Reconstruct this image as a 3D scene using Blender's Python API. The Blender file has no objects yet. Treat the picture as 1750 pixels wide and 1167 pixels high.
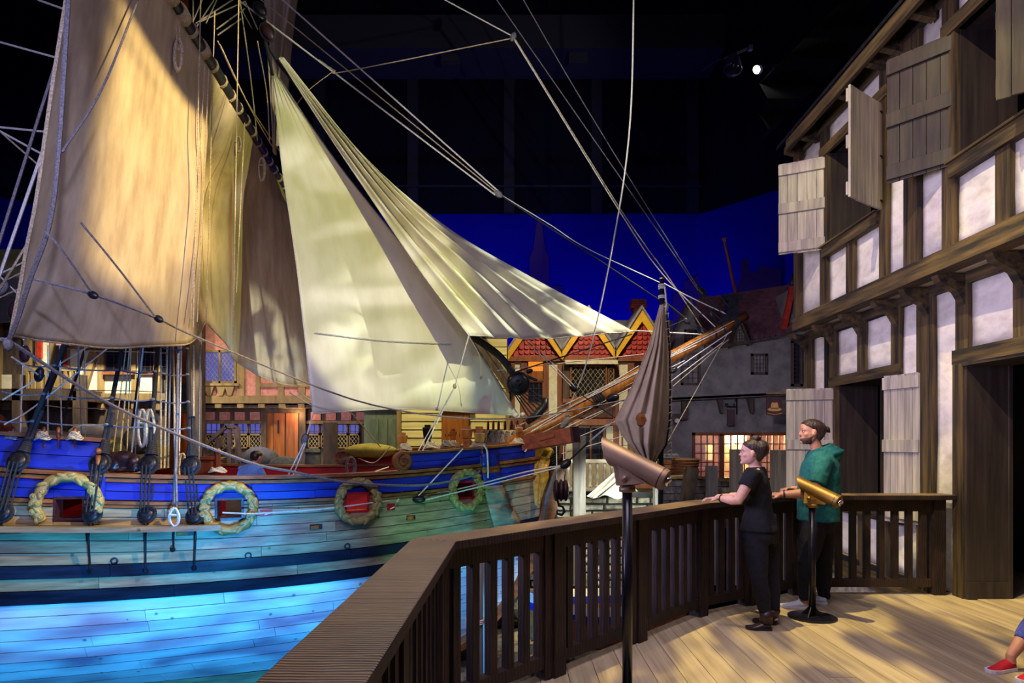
import bpy, math, random
from mathutils import Vector as V, Matrix, noise
random.seed(7)
SC = bpy.context.scene
COL = SC.collection
F, CX, HY, CZ = 1100.0, 875.0, 752.0, 1.65      # focal length in pixels of a 1750-wide frame, axis, horizon row, eye height

def lin(c):
    c = c / 255.0
    return c / 12.92 if c <= 0.04045 else ((c + 0.055) / 1.055) ** 2.4
def C(r, g, b): return (lin(r), lin(g), lin(b), 1.0)

# ------------------------------------------------------------------ camera, world, exposure
cam = bpy.data.cameras.new('camera'); camo = bpy.data.objects.new('camera', cam); COL.objects.link(camo)
camo.location = (0, 0, CZ); camo.rotation_euler = (math.pi / 2, 0, 0)
cam.sensor_width = 36; cam.lens = 36 * F / 1750; cam.shift_y = (HY - 583.5) / 1750
cam.clip_start = 0.05; cam.clip_end = 200
SC.camera = camo
w = bpy.data.worlds.new('dim_hall'); SC.world = w; w.use_nodes = True
w.node_tree.nodes['Background'].inputs[0].default_value = (0.26, 0.24, 0.50, 1)
w.node_tree.nodes['Background'].inputs[1].default_value = 0.030
SC.view_settings.view_transform = 'Standard'; SC.view_settings.look = 'None'
SC.view_settings.exposure = 1.0; SC.view_settings.gamma = 1.0; SC.view_settings.use_curve_mapping = False

def spot(name, loc, tgt, energy, col, deg, blend=0.4, radius=0.12, gobo=None, scl=None, roll=0.0):
    l = bpy.data.lights.new(name, 'SPOT'); o = bpy.data.objects.new(name, l); COL.objects.link(o)
    l.energy = energy; l.color = col; l.spot_size = math.radians(deg); l.spot_blend = blend; l.shadow_soft_size = radius
    o.location = loc; o.rotation_euler = (V(tgt) - V(loc)).to_track_quat('-Z', 'Y').to_euler()
    if scl:
        o.scale = scl; o.rotation_euler = (o.rotation_euler.to_matrix() @ Matrix.Rotation(math.radians(roll), 3, 'Z')).to_euler()
    if gobo:
        sc, lo, hi, dark, bright, st = gobo          # a patterned glass in the lamp
        l.use_nodes = True; nt = l.node_tree; n = nt.nodes; em = n['Emission']
        tc = n.new('ShaderNodeTexCoord'); mp = n.new('ShaderNodeMapping'); nz = n.new('ShaderNodeTexNoise'); rp = n.new('ShaderNodeValToRGB')
        mp.inputs['Scale'].default_value = sc; nz.inputs['Scale'].default_value = 1.0; nz.inputs['Detail'].default_value = 1.5
        nz.inputs['Distortion'].default_value = 0.6
        if len(st) > 1: mp.inputs['Location'].default_value = st[1]
        rp.color_ramp.elements[0].position = lo; rp.color_ramp.elements[1].position = hi
        rp.color_ramp.elements[0].color = (*dark, 1); rp.color_ramp.elements[1].color = (*bright, 1)
        nt.links.new(tc.outputs['Normal'], mp.inputs[0]); nt.links.new(mp.outputs[0], nz.inputs['Vector'])
        nt.links.new(nz.outputs['Fac'], rp.inputs[0]); nt.links.new(rp.outputs[0], em.inputs[0]); em.inputs[1].default_value = st[0]
    return o

def P(px, py, d): return V(((px - CX) * d / F, d, CZ - (py - HY) * d / F))
def cd(px): return 12.85 / (1 - 0.25 * (px - CX) / F)    # distance of the ship's centre plane along a pixel column

# hall lamps, with unseen spots and fills added to brighten single parts
spot('sail_spot', (5.2, 3.5, 9.3), P(545, 425, 11.9), 2600, (0.98, 1.0, 0.74), 43, 0.25, 0.04, ((11, 11, 5), 0.42, 0.56, (0.50, 0.52, 0.14), (1, 0.99, 0.90), (1.0,)), (0.40, 1, 1), 20)
spot('course_spot', (7.5, 5.0, 10.2), P(284, 235, 9.2), 8600, (1.0, 0.80, 0.44), 47, 0.5, 0.05, ((9, 9, 1.2), 0.41, 0.57, (0.03, 0.03, 0.06), (1, 0.95, 0.76), (1.0, (2.3, 1.1, 0.4))), (0.36, 1, 1))
spot('jib_spot', (10.5, 13.6, 8.0), P(950, 490, 12.8), 4200, (0.92, 1.0, 0.86), 14.5, 0.5, 0.04, ((24, 24, 24), 0.42, 0.56, (0.10, 0.10, 0.12), (1, 1, 0.95), (1.0,)))
spot('hull_spot', (-1.4, 3.6, -1.6), P(230, 1085, 9.1), 2600, (0.03, 0.36, 0.95), 62, 0.6, 0.10, ((7, 30, 7), 0.34, 0.58, (0.22, 0.20, 0.34), (1, 1, 1), (1.0,)))
spot('bow_green_spot', (-0.9, 7.4, -1.9), P(770, 875, 11.2), 210, (0.12, 0.85, 0.62), 40, 0.8, 0.1)
spot('bow_blue_spot', (-0.2, 6.6, -2.0), P(822, 985, 11.4), 560, (0.03, 0.36, 1.0), 36, 0.7, 0.1)
spot('bulwark_spot', (-1.0, 1.0, 6.5), P(420, 830, 9.6), 640, (0.62, 0.62, 1.0), 62, 0.8, 0.2)
spot('house_spot', (-2.2, 1.0, 10.4), (4.8, 6.9, 4.0), 2450, (1.0, 0.90, 0.62), 40, 0.5, 0.05, ((16, 16, 5), 0.30, 0.62, (0.62, 0.50, 0.66), (1, 0.97, 0.84), (1.0,)))
spot('deck_spot', (0.6, 5.6, 10.0), (3.2, 5.0, 0.0), 2600, (1.0, 0.84, 0.46), 46, 0.6, 0.05, ((9, 26, 9), 0.42, 0.58, (0.07, 0.06, 0.12), (1, 0.95, 0.72), (1.0,)))
spot('village_spot', (-9.6, 14.5, 5.6), (-10.2, 17, 1.8), 900, (1.0, 0.92, 0.66), 110, 0.8, 0.2)
spot('village_spot', (-6.4, 14.5, 5.8), (-6.6, 17, 1.8), 210, (1.0, 0.90, 0.58), 110, 0.8, 0.2)
spot('village_spot', (-2.6, 14.3, 5.6), (-2.6, 17, 1.8), 430, (1.0, 0.90, 0.50), 110, 0.8, 0.2)
spot('gable_spot', (1.8, 14.2, 7.2), (2.0, 18, 3.0), 520, (1.0, 0.84, 0.56), 76, 0.7, 0.2)
spot('stucco_spot', (3.5, 10.8, 3.0), (5.6, 15, 3.2), 95, (0.74, 0.72, 1.0), 80, 0.7, 0.2)
spot('bowsprit_spot', (4.6, 11.6, 7.6), P(1070, 640, 13.4), 850, (1.0, 0.92, 0.72), 44, 0.6, 0.1)
spot('ship_deck_spot', (-2.4, 13.5, 4.4), (-2.7, 12.3, 0.6), 170, (1.0, 0.80, 0.42), 128, 0.7, 0.1)
spot('village_fill', (-6.0, 14.6, 2.4), (-6.0, 17.2, 1.4), 70, (0.86, 0.74, 1.0), 140, 0.8, 0.4)
spot('bow_spot', (-0.4, 8.0, 3.4), P(935, 775, 12.6), 170, (1.0, 0.86, 0.55), 30, 0.7, 0.1)
spot('rope_spot', (2.4, 5.0, 4.4), P(905, 190, 12.6), 900, (1.0, 0.98, 0.92), 38, 0.5, 0.05)
spot('quay_spot', (2.4, 11.2, 0.7), (1.7, 15.0, 0.1), 330, (0.92, 1.0, 0.86), 66, 0.7, 0.1)
spot('rock_spot', (1.2, 9.0, 1.5), P(965, 1045, 12.4), 320, (1.0, 0.9, 0.45), 36, 0.7, 0.1)
for i, x in enumerate((-9.0, -2.0, 5.0)):                    # blue wash lamps at the foot of the painted sky
    l = bpy.data.lights.new('sky_wash', 'AREA'); o = bpy.data.objects.new('sky_wash', l); COL.objects.link(o)
    l.shape = 'RECTANGLE'; l.size = 6.0; l.size_y = 0.4; l.energy = 75; l.color = (0.10, 0.07, 1.0)
    o.location = (x, 20.6, 4.4); o.rotation_euler = (math.radians(112), 0, 0)
def area(name, loc, tgt, size, energy, col):
    l = bpy.data.lights.new(name, 'AREA'); o = bpy.data.objects.new(name, l); COL.objects.link(o)
    l.size = size; l.energy = energy; l.color = col; o.location = loc; o.rotation_euler = (V(tgt) - V(loc)).to_track_quat('-Z', 'Y').to_euler(); return l
area('overhead_fill', (0.5, 1.5, 11.5), (0.5, 7, 0), 7, 60, (0.60, 0.52, 1.0))
area('left_fill', (-5.5, -1.5, 7.5), (-3.0, 9.0, 4.0), 4, 42, (0.62, 0.58, 1.0)).spread = math.radians(100)
spot('course_fill', (-2.6, -1.0, 5.5), P(110, 330, 7.2), 1000, (0.48, 0.50, 1.0), 44, 0.9, 0.6)
area('deck_fill', (0.6, 2.6, 7.0), (0.7, 4.0, 0), 3, 34, (0.86, 0.76, 1.0)).spread = math.radians(80)
area('house_fill', (-4.6, 3.6, 2.8), (4.6, 7.6, 3.2), 2.5, 58, (0.68, 0.60, 1.0)).spread = math.radians(70)

# ------------------------------------------------------------------ helpers
class MB:
    def __init__(s): s.v = []; s.f = []
    def add(s, vs, fs):
        n = len(s.v); s.v += [V(a) for a in vs]; s.f += [tuple(i + n for i in f) for f in fs]; return s
    def box(s, c, d, rz=0.0):
        cs, sn = math.cos(rz), math.sin(rz); vs = []
        for k in (-.5, .5):
            for j, i in ((-.5, -.5), (-.5, .5), (.5, .5), (.5, -.5)):
                x, y = i * d[0], j * d[1]; vs.append((c[0] + x * cs - y * sn, c[1] + x * sn + y * cs, c[2] + k * d[2]))
        return s.add(vs, [(3, 2, 1, 0), (4, 5, 6, 7), (0, 1, 5, 4), (1, 2, 6, 5), (2, 3, 7, 6), (3, 0, 4, 7)])
    def beam(s, a, b, wd, ht, up=(0, 0, 1)):
        a, b = V(a), V(b); t = (b - a).normalized(); sd = t.cross(V(up))
        if sd.length < 1e-4: sd = t.cross(V((0, 1, 0)))
        sd.normalize(); u = sd.cross(t); sd *= wd / 2; u *= ht / 2
        vs = [p + x * sd + y * u for p in (a, b) for x, y in ((-1, -1), (1, -1), (1, 1), (-1, 1))]
        return s.add(vs, [(0, 1, 2, 3), (7, 6, 5, 4), (4, 5, 1, 0), (5, 6, 2, 1), (6, 7, 3, 2), (7, 4, 0, 3)])
    def rings(s, R, cap=True, closed=True):
        n = len(R[0]); vs = [p for r in R for p in r]; fs = []
        for i in range(len(R) - 1):
            for j in range(n if closed else n - 1):
                k = (j + 1) % n; fs.append((i * n + j, i * n + k, (i + 1) * n + k, (i + 1) * n + j))
        if cap: fs.append(tuple(range(n - 1, -1, -1))); m = (len(R) - 1) * n; fs.append(tuple(m + j for j in range(n)))
        return s.add(vs, fs)
    def tube(s, pts, r, n=6, cap=True, sq=1.0):
        pts = [V(p) for p in pts]; R = []; prev = None
        for i, p in enumerate(pts):
            t = (pts[min(i + 1, len(pts) - 1)] - pts[max(i - 1, 0)])
            t = t.normalized() if t.length > 1e-9 else V((0, 0, 1))
            if prev is None:
                a = t.cross(V((0, 0, 1)));
                if a.length < 1e-3: a = t.cross(V((0, 1, 0)))
            else: a = prev - t * prev.dot(t)
            a.normalize(); prev = a; b = t.cross(a); rr = r[i] if isinstance(r, (list, tuple)) else r
            R.append([p + a * (rr * math.cos(2 * math.pi * j / n)) + b * (rr * sq * math.sin(2 * math.pi * j / n)) for j in range(n)])
        return s.rings(R, cap)
    def ell(s, c, r, n=12, m=8, rot=None):
        R = []
        for i in range(m + 1):
            a = -math.pi / 2 + math.pi * (i * 0.985 / m + 0.0075); ring = []
            for j in range(n):
                p = V((r[0] * math.cos(a) * math.cos(2 * math.pi * j / n), r[1] * math.cos(a) * math.sin(2 * math.pi * j / n), r[2] * math.sin(a)))
                if rot is not None: p = rot @ p
                ring.append(V(c) + p)
            R.append(ring)
        return s.rings(R)
    def prism(s, poly, vec):
        poly = [V(p) for p in poly]; n = len(poly); vec = V(vec)
        nrm = V((0, 0, 0))
        for i in range(n): nrm += (poly[i] - poly[0]).cross(poly[(i + 1) % n] - poly[0])
        if nrm.dot(vec) < 0: poly.reverse()
        vs = poly + [p + vec for p in poly]
        fs = [tuple(range(n - 1, -1, -1)), tuple(range(n, 2 * n))] + [(i, (i + 1) % n, n + (i + 1) % n, n + i) for i in range(n)]
        return s.add(vs, fs)
    def grid(s, G, skip=None):
        m = len(G[0]); fs = []
        for i in range(len(G) - 1):
            for j in range(m - 1):
                if skip and skip(i, j): continue
                fs.append((i * m + j, i * m + j + 1, (i + 1) * m + j + 1, (i + 1) * m + j))
        return s.add([p for r in G for p in r], fs)
    def fb(s, x0, y0, x1, y1, d, th=0.1, out=0.0):      # an upright box facing the hall: frame rectangle seen at distance d
        a, b = P(x0, y1, d), P(x1, y0, d)
        return s.box(((a.x + b.x) / 2, d - out + th / 2, (a.z + b.z) / 2), (abs(b.x - a.x), th, abs(b.z - a.z)))
    def lathe(s, c, prof, n=12, axis=(0, 0, 1)):
        q = V((0, 0, 1)).rotation_difference(V(axis)); c = V(c)
        return s.rings([[c + q @ V((r * math.cos(2 * math.pi * j / n), r * math.sin(2 * math.pi * j / n), h)) for j in range(n)] for r, h in prof])

def wl(o):
    p = V((0, 0, 0))
    while o is not None: p += o.location; o = o.parent
    return p
def obj(name, mb, mat, parent=None, label=None, smooth=False, cat=None, group=None, kind=None, loc=None):
    me = bpy.data.meshes.new(name)
    base = wl(parent) if parent else V((0, 0, 0))
    if parent is None and loc is None and mb.v:
        n = len(mb.v); loc = V((sum(p.x for p in mb.v) / n, sum(p.y for p in mb.v) / n, min(p.z for p in mb.v)))
    loc = V(loc) if loc is not None else V((0, 0, 0))
    off = base + loc
    me.from_pydata([tuple(p - off) for p in mb.v], [], mb.f); me.materials.append(mat)
    if smooth: me.polygons.foreach_set('use_smooth', [True] * len(me.polygons))
    me.update()
    o = bpy.data.objects.new(name, me); COL.objects.link(o); o.location = loc
    if parent: o.parent = parent
    if label: o['label'] = label
    if cat: o['category'] = cat
    if group: o['group'] = group
    if kind: o['kind'] = kind
    return o
def thing(name, label, cat, loc, group=None, kind=None):
    o = bpy.data.objects.new(name, None); COL.objects.link(o); o.location = loc; o.empty_display_size = 0.1
    if label: o['label'] = label
    if cat: o['category'] = cat
    if group: o['group'] = group
    if kind: o['kind'] = kind
    return o
def dup(o, delta, parent='same'):
    c = o.copy(); COL.objects.link(c); c.location = o.location + V(delta)
    if parent != 'same': c.parent = parent
    return c
def mod(o, t, **k):
    m = o.modifiers.new(t.lower(), t)
    for a, b in k.items(): setattr(m, a, b)
    return m
def lerp(a, b, t): return a + (b - a) * t
def cr(pts, t):            # Catmull-Rom through a list of vectors
    n = len(pts) - 1; x = min(max(t, 0), 1) * n; i = min(int(x), n - 1); f = x - i
    p0 = pts[i - 1] if i > 0 else pts[0] * 2 - pts[1]; p1 = pts[i]; p2 = pts[i + 1]
    p3 = pts[i + 2] if i + 2 <= n else pts[n] * 2 - pts[n - 1]
    return 0.5 * (2 * p1 + (p2 - p0) * f + (2 * p0 - 5 * p1 + 4 * p2 - p3) * f * f + (3 * p1 - p0 - 3 * p2 + p3) * f ** 3)

# ------------------------------------------------------------------ materials
def _m(name, rough=0.6, metal=0.0, spec=0.5):
    m = bpy.data.materials.new(name); m.use_nodes = True; b = m.node_tree.nodes['Principled BSDF']
    b.inputs['Roughness'].default_value = rough; b.inputs['Metallic'].default_value = metal
    b.inputs['Specular IOR Level'].default_value = spec
    return m, m.node_tree, b
def surf(name, c1, c2, scale=(4, 4, 4), rough=0.65, bump=0.15, metal=0.0, detail=5, lo=0.35, hi=0.68, piece=0.0, dots=0.0, spec=0.4, rings=0.0, sheer=0.0):
    m, nt, b = _m(name, rough, metal, spec); n = nt.nodes; L = nt.links.new
    tc = n.new('ShaderNodeTexCoord'); mp = n.new('ShaderNodeMapping'); mp.inputs['Scale'].default_value = scale
    oi = n.new('ShaderNodeObjectInfo'); ad = n.new('ShaderNodeVectorMath'); ad.operation = 'ADD'
    sc = n.new('ShaderNodeMath'); sc.operation = 'MULTIPLY'; sc.inputs[1].default_value = 37.0
    L(oi.outputs['Random'], sc.inputs[0]); L(tc.outputs['Object'], mp.inputs[0]); L(mp.outputs[0], ad.inputs[0]); L(sc.outputs[0], ad.inputs[1])
    nz = n.new('ShaderNodeTexNoise'); nz.inputs['Scale'].default_value = 1; nz.inputs['Detail'].default_value = detail; nz.inputs['Roughness'].default_value = 0.6
    L(ad.outputs[0], nz.inputs['Vector'])
    fac = nz.outputs['Fac']
    if rings:
        wv = n.new('ShaderNodeTexWave'); wv.wave_type = 'BANDS'; wv.bands_direction = 'X'; wv.inputs['Scale'].default_value = rings; wv.inputs['Distortion'].default_value = 5.0
        wv.inputs['Detail'].default_value = 2.0; wv.inputs['Detail Scale'].default_value = 0.8
        L(ad.outputs[0], wv.inputs['Vector'])
        mx0 = n.new('ShaderNodeMath'); mx0.operation = 'MULTIPLY_ADD'; mx0.inputs[1].default_value = 0.22; L(wv.outputs['Fac'], mx0.inputs[0])
        h = n.new('ShaderNodeMath'); h.operation = 'MULTIPLY'; h.inputs[1].default_value = 0.78; L(fac, h.inputs[0]); L(h.outputs[0], mx0.inputs[2]); fac = mx0.outputs[0]
    rp = n.new('ShaderNodeValToRGB'); rp.color_ramp.elements[0].position = lo; rp.color_ramp.elements[1].position = hi
    rp.color_ramp.elements[0].color = c1; rp.color_ramp.elements[1].color = c2; L(fac, rp.inputs[0]); col = rp.outputs[0]
    if piece:
        hs = n.new('ShaderNodeHueSaturation'); mr = n.new('ShaderNodeMapRange'); mr.inputs['To Min'].default_value = 1 - piece; mr.inputs['To Max'].default_value = 1 + piece
        L(oi.outputs['Random'], mr.inputs[0]); L(mr.outputs[0], hs.inputs['Value']); L(col, hs.inputs['Color']); col = hs.outputs[0]
    if dots:
        vo = n.new('ShaderNodeTexVoronoi'); vo.inputs['Scale'].default_value = dots; L(tc.outputs['Object'], vo.inputs['Vector'])
        ls = n.new('ShaderNodeMath'); ls.operation = 'LESS_THAN'; ls.inputs[1].default_value = 0.085; L(vo.outputs['Distance'], ls.inputs[0])
        ml = n.new('ShaderNodeMath'); ml.operation = 'MULTIPLY'; ml.inputs[1].default_value = 0.6; L(ls.outputs[0], ml.inputs[0])
        mx = n.new('ShaderNodeMixRGB'); mx.inputs[2].default_value = (0.02, 0.02, 0.02, 1); L(ml.outputs[0], mx.inputs[0]); L(col, mx.inputs[1]); col = mx.outputs[0]
    L(col, b.inputs['Base Color'])
    if bump:
        bp = n.new('ShaderNodeBump'); bp.inputs['Strength'].default_value = bump; bp.inputs['Distance'].default_value = 0.02
        L(fac, bp.inputs['Height']); L(bp.outputs[0], b.inputs['Normal'])
    if sheer: b.inputs['Sheen Weight'].default_value = sheer
    return m
def glow(name, col, st):
    m, nt, b = _m(name); b.inputs['Base Color'].default_value = (0, 0, 0, 1); b.inputs['Emission Color'].default_value = col; b.inputs['Emission Strength'].default_value = st; return m
def rope_mat(name, c1, c2):
    return surf(name, c1, c2, (60, 60, 60), 0.8, 0.4, detail=2)

M = {}
M['canvas'] = surf('sail_canvas', C(212, 202, 172), C(234, 226, 202), (3.0, 3.0, 0.8), 0.85, 0.12, detail=8, lo=0.25, hi=0.75)
M['canvas2'] = surf('weathered_canvas', C(168, 148, 122), C(200, 182, 152), (5, 5, 1.2), 0.85, 0.15, detail=8)
M['rope'] = rope_mat('manila_rope', C(150, 130, 100), C(214, 198, 164))
M['rope_w'] = rope_mat('white_rope', C(196, 190, 178), C(236, 232, 222))
M['rope_b'] = rope_mat('tarred_rope', C(20, 20, 24), C(46, 46, 52))
M['rope_g'] = rope_mat('grey_rope', C(92, 88, 92), C(140, 134, 134))
M['tar'] = surf('tarred_wood', C(16, 16, 19), C(38, 37, 42), (14, 14, 14), 0.38, 0.1)
M['spar'] = surf('varnished_spar', C(128, 72, 26), C(190, 118, 48), (9, 9, 1.0), 0.32, 0.05, detail=4)
M['mast'] = surf('mast_wood', C(78, 34, 20), C(128, 62, 34), (12, 12, 0.8), 0.35, 0.05)
M['rail'] = surf('varnished_rail', C(96, 58, 34), C(150, 96, 54), (2, 9, 14), 0.4, 0.08, piece=0.12)
M['plank'] = surf('oiled_hull_plank', C(120, 104, 78), C(176, 156, 118), (1.2, 3, 14), 0.45, 0.12, piece=0.14, dots=3.4)
M['wale'] = surf('dark_wale', C(14, 20, 34), C(30, 38, 58), (1.2, 3, 14), 0.36, 0.1, piece=0.12, dots=3.4)
M['white_bottom'] = surf('white_bottom_paint', C(206, 214, 214), C(236, 240, 238), (1.0, 2, 8), 0.5, 0.08, piece=0.05, dots=3.0)
M['blue'] = surf('blue_paint', C(18, 33, 132), C(26, 48, 168), (1.2, 2, 9), 0.4, 0.08, piece=0.08)
M['red'] = surf('red_paint', C(150, 14, 22), C(186, 24, 30), (2, 2, 6), 0.4, 0.05)
M['hull_in'] = surf('hull_seam', C(10, 10, 12), C(18, 18, 20), (3, 3, 3), 0.8, 0.0)
M['deckwood'] = surf('ship_deck', C(120, 96, 66), C(160, 132, 92), (1, 8, 8), 0.6, 0.1)
M['gold'] = surf('gilt_carving', C(170, 120, 30), C(214, 166, 58), (9, 9, 9), 0.35, 0.25, detail=3)
M['wreath'] = surf('carved_wreath', C(132, 118, 66), C(172, 156, 94), (9, 9, 9), 0.35, 0.25, detail=3)
M['iron'] = surf('black_iron', C(18, 20, 26), C(40, 44, 54), (20, 20, 20), 0.45, 0.1, metal=0.3)
M['lion'] = surf('dark_carving', C(26, 16, 18), C(52, 32, 32), (9, 9, 9), 0.32, 0.2)
M['beam'] = surf('dark_stained_beam', C(34, 29, 24), C(100, 80, 46), (13, 0.9, 15), 0.72, 0.35, piece=0.18, detail=8, lo=0.38, hi=0.66)
M['post'] = surf('dark_stained_post', C(30, 26, 22), C(94, 74, 42), (15, 15, 0.9), 0.72, 0.35, piece=0.18, detail=8, lo=0.38, hi=0.66)
M['plaster'] = surf('limewashed_plaster', C(196, 186, 172), C(232, 224, 212), (4, 4, 7), 0.88, 0.5, detail=9, lo=0.28, hi=0.6)
M['shut_pale'] = surf('pale_shutter_board', C(138, 130, 120), C(190, 180, 160), (18, 18, 1.0), 0.7, 0.15, piece=0.14, detail=6)
M['shut_dark'] = surf('brown_shutter_board', C(40, 33, 26), C(68, 57, 40), (16, 16, 1.4), 0.6, 0.12, piece=0.14, detail=6)
M['reveal'] = surf('brown_reveal_panel', C(40, 33, 31), C(62, 52, 46), (18, 18, 0.9), 0.6, 0.06, detail=6)
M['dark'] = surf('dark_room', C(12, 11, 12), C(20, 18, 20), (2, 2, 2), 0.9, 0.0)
M['deck'] = surf('pine_deck_plank', C(150, 132, 100), C(196, 176, 138), (16, 0.7, 16), 0.55, 0.06, piece=0.08, detail=7)
M['railwood'] = surf('stained_rail_wood', C(20, 15, 15), C(60, 40, 31), (7, 4, 4), 0.68, 0.3, piece=0.14, detail=5, rings=2.2)
def saw_top(name, ang):
    m = surf(name, C(38, 30, 28), C(150, 124, 88), (1, 1, 1), 0.40, 0.5, piece=0.05, detail=4)
    nt = m.node_tree; n = nt.nodes; L = nt.links.new
    tc = n.new('ShaderNodeTexCoord'); mp = n.new('ShaderNodeMapping'); mp.inputs['Rotation'].default_value = (0, 0, -ang)
    wv = n.new('ShaderNodeTexWave'); wv.bands_direction = 'X'; wv.inputs['Scale'].default_value = 17; wv.inputs['Distortion'].default_value = 5.5; wv.inputs['Detail'].default_value = 3; wv.inputs['Detail Scale'].default_value = 0.5
    mp2 = n.new('ShaderNodeMapping'); mp2.inputs['Scale'].default_value = (1, .45, 1); L(tc.outputs['Object'], mp.inputs[0]); L(mp.outputs[0], mp2.inputs[0]); L(mp2.outputs[0], wv.inputs['Vector'])
    nz = n.new('ShaderNodeTexNoise'); nz.inputs['Scale'].default_value = 3; L(tc.outputs['Object'], nz.inputs['Vector'])
    mt = n.new('ShaderNodeMath'); mt.operation = 'MULTIPLY_ADD'; mt.inputs[1].default_value = .62; L(wv.outputs['Fac'], mt.inputs[0]); sc = n.new('ShaderNodeMath'); sc.operation = 'MULTIPLY'; sc.inputs[1].default_value = .5; L(nz.outputs['Fac'], sc.inputs[0]); L(sc.outputs[0], mt.inputs[2])
    rp = next(q for q in n if q.type == 'VALTORGB'); L(mt.outputs[0], rp.inputs[0]); bp = next(q for q in n if q.type == 'BUMP'); L(mt.outputs[0], bp.inputs['Height']); return m
M['railtop'] = surf('sawn_rail_top', C(40, 32, 28), C(128, 104, 74), (3, 11, 3), 0.42, 0.35, piece=0.05, detail=4, rings=2.4)
M['brass'] = surf('bronze_enamel', C(112, 90, 72), C(128, 104, 84), (4, 4, 4), 0.5, 0.02, metal=0.5)
M['gold_enamel'] = surf('gold_enamel', C(128, 96, 42), C(144, 110, 52), (4, 4, 4), 0.46, 0.02, metal=0.55)
M['chrome'] = surf('chrome', C(190, 190, 196), C(216, 216, 220), (4, 4, 4), 0.15, 0.0, metal=1.0)
M['pole'] = surf('black_powder_coat', C(14, 12, 20), C(24, 22, 32), (6, 6, 6), 0.28, 0.02)
M['timber_far'] = surf('village_timber', C(112, 90, 56), C(150, 124, 80), (8, 8, 1.5), 0.7, 0.15, piece=0.12)
M['timber_dk'] = surf('dark_village_timber', C(56, 44, 38), C(92, 74, 58), (8, 8, 2), 0.7, 0.15, piece=0.12)
M['pink'] = surf('pink_plaster', C(176, 112, 98), C(204, 140, 122), (12, 12, 12), 0.85, 0.3)
M['cream'] = surf('cream_plaster', C(206, 196, 160), C(230, 222, 190), (8, 8, 8), 0.85, 0.3)
M['greyplaster'] = surf('grey_plaster', C(104, 98, 92), C(140, 132, 124), (3, 3, 3), 0.9, 0.35, detail=8)
M['clap'] = surf('yellow_clapboard', C(186, 170, 112), C(214, 200, 140), (0.8, 6, 14), 0.7, 0.1, piece=0.08)
M['redtile'] = surf('red_scallop_tile', C(134, 30, 20), C(176, 50, 34), (8, 8, 8), 0.6, 0.2, piece=0.22)
M['rooftile'] = surf('plum_roof_tile', C(104, 66, 72), C(142, 94, 98), (8, 8, 8), 0.7, 0.25, piece=0.2)
M['yellow'] = surf('yellow_bargeboard', C(206, 154, 22), C(230, 180, 44), (3, 3, 6), 0.5, 0.05)
M['trimgrey'] = surf('grey_trim', C(120, 116, 122), C(146, 142, 146), (6, 6, 6), 0.6, 0.05)
M['brick'] = surf('chimney_brick', C(136, 56, 46), C(170, 78, 62), (12, 12, 12), 0.75, 0.3, piece=0.2)
M['brownpanel'] = surf('brown_joinery', C(110, 62, 34), C(150, 90, 52), (9, 9, 1.2), 0.5, 0.08, piece=0.08)
M['door'] = surf('orange_brown_door', C(120, 66, 26), C(166, 98, 42), (14, 14, 1.0), 0.38, 0.06)
M['stone'] = surf('quay_stone', C(96, 92, 84), C(188, 180, 162), (9, 9, 9), 0.9, 0.7, piece=0.16, detail=9, lo=0.3, hi=0.62)
M['rock'] = surf('beach_rock', C(110, 100, 78), C(180, 168, 132), (6, 6, 6), 0.85, 0.4, piece=0.25)
M['seabed'] = surf('dock_bottom', C(44, 42, 40), C(78, 74, 66), (2, 2, 2), 0.9, 0.4)
M['pile'] = surf('weathered_pile', C(92, 90, 88), C(136, 130, 122), (14, 14, 1.2), 0.7, 0.2, detail=6)
M['white_wood'] = surf('white_painted_wood', C(206, 202, 188), C(230, 226, 214), (6, 6, 6), 0.5, 0.05)
M['lead'] = surf('window_lead', C(150, 132, 84), C(186, 168, 112), (9, 9, 9), 0.5, 0.05)
M['leaddark'] = surf('dark_muntin', C(42, 34, 30), C(66, 54, 46), (9, 9, 9), 0.6, 0.05)
def glass(name, col, rough=0.08):
    m, nt, b = _m(name, rough, 0, 0.6); n = nt.nodes
    b.inputs['Base Color'].default_value = col; b.inputs['Transmission Weight'].default_value = 0.75; b.inputs['IOR'].default_value = 1.3
    return m
M['glass'] = surf('dark_glass', C(20, 22, 34), C(34, 36, 54), (5, 5, 5), 0.1, 0.0, spec=0.7)
M['glass_clear'] = glass('shop_glass', (0.95, 0.95, 0.95, 1), 0.0)
M['pane_lit'] = glow('blue_lit_room', C(108, 112, 225), 0.26)
M['pane_warm'] = glow('lamp_lit_room', C(255, 150, 40), 0.45)
M['lampglow'] = glow('lamp_face', (1.0, 0.96, 0.85, 1), 14)
M['drape'] = surf('black_drape', C(9, 8, 24), C(13, 12, 32), (3, 3, 0.4), 0.95, 0.2, spec=0.1)
M['drape2'] = surf('black_steel', C(18, 17, 36), C(22, 21, 42), (3, 3, 3), 0.8, 0.1)
M['sky'] = surf('painted_night_sky', C(13, 9, 140), C(16, 11, 148), (0.3, 0.3, 0.3), 0.95, 0.0, spec=0.0)
M['sil'] = surf('painted_skyline', C(52, 32, 96), C(58, 36, 102), (0.5, 0.5, 0.5), 0.95, 0.0)
M['skin'] = surf('skin', C(200, 150, 128), C(216, 168, 146), (14, 14, 14), 0.5, 0.04, detail=3)
M['skin2'] = surf('tanned_skin', C(178, 122, 96), C(196, 140, 112), (14, 14, 14), 0.5, 0.04, detail=3)
M['hair'] = surf('dark_brown_hair', C(30, 20, 18), C(62, 42, 36), (60, 60, 12), 0.42, 0.5, detail=3)
M['beard'] = surf('short_beard', C(62, 42, 36), C(96, 66, 54), (90, 90, 90), 0.7, 0.3, detail=3)
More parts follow.
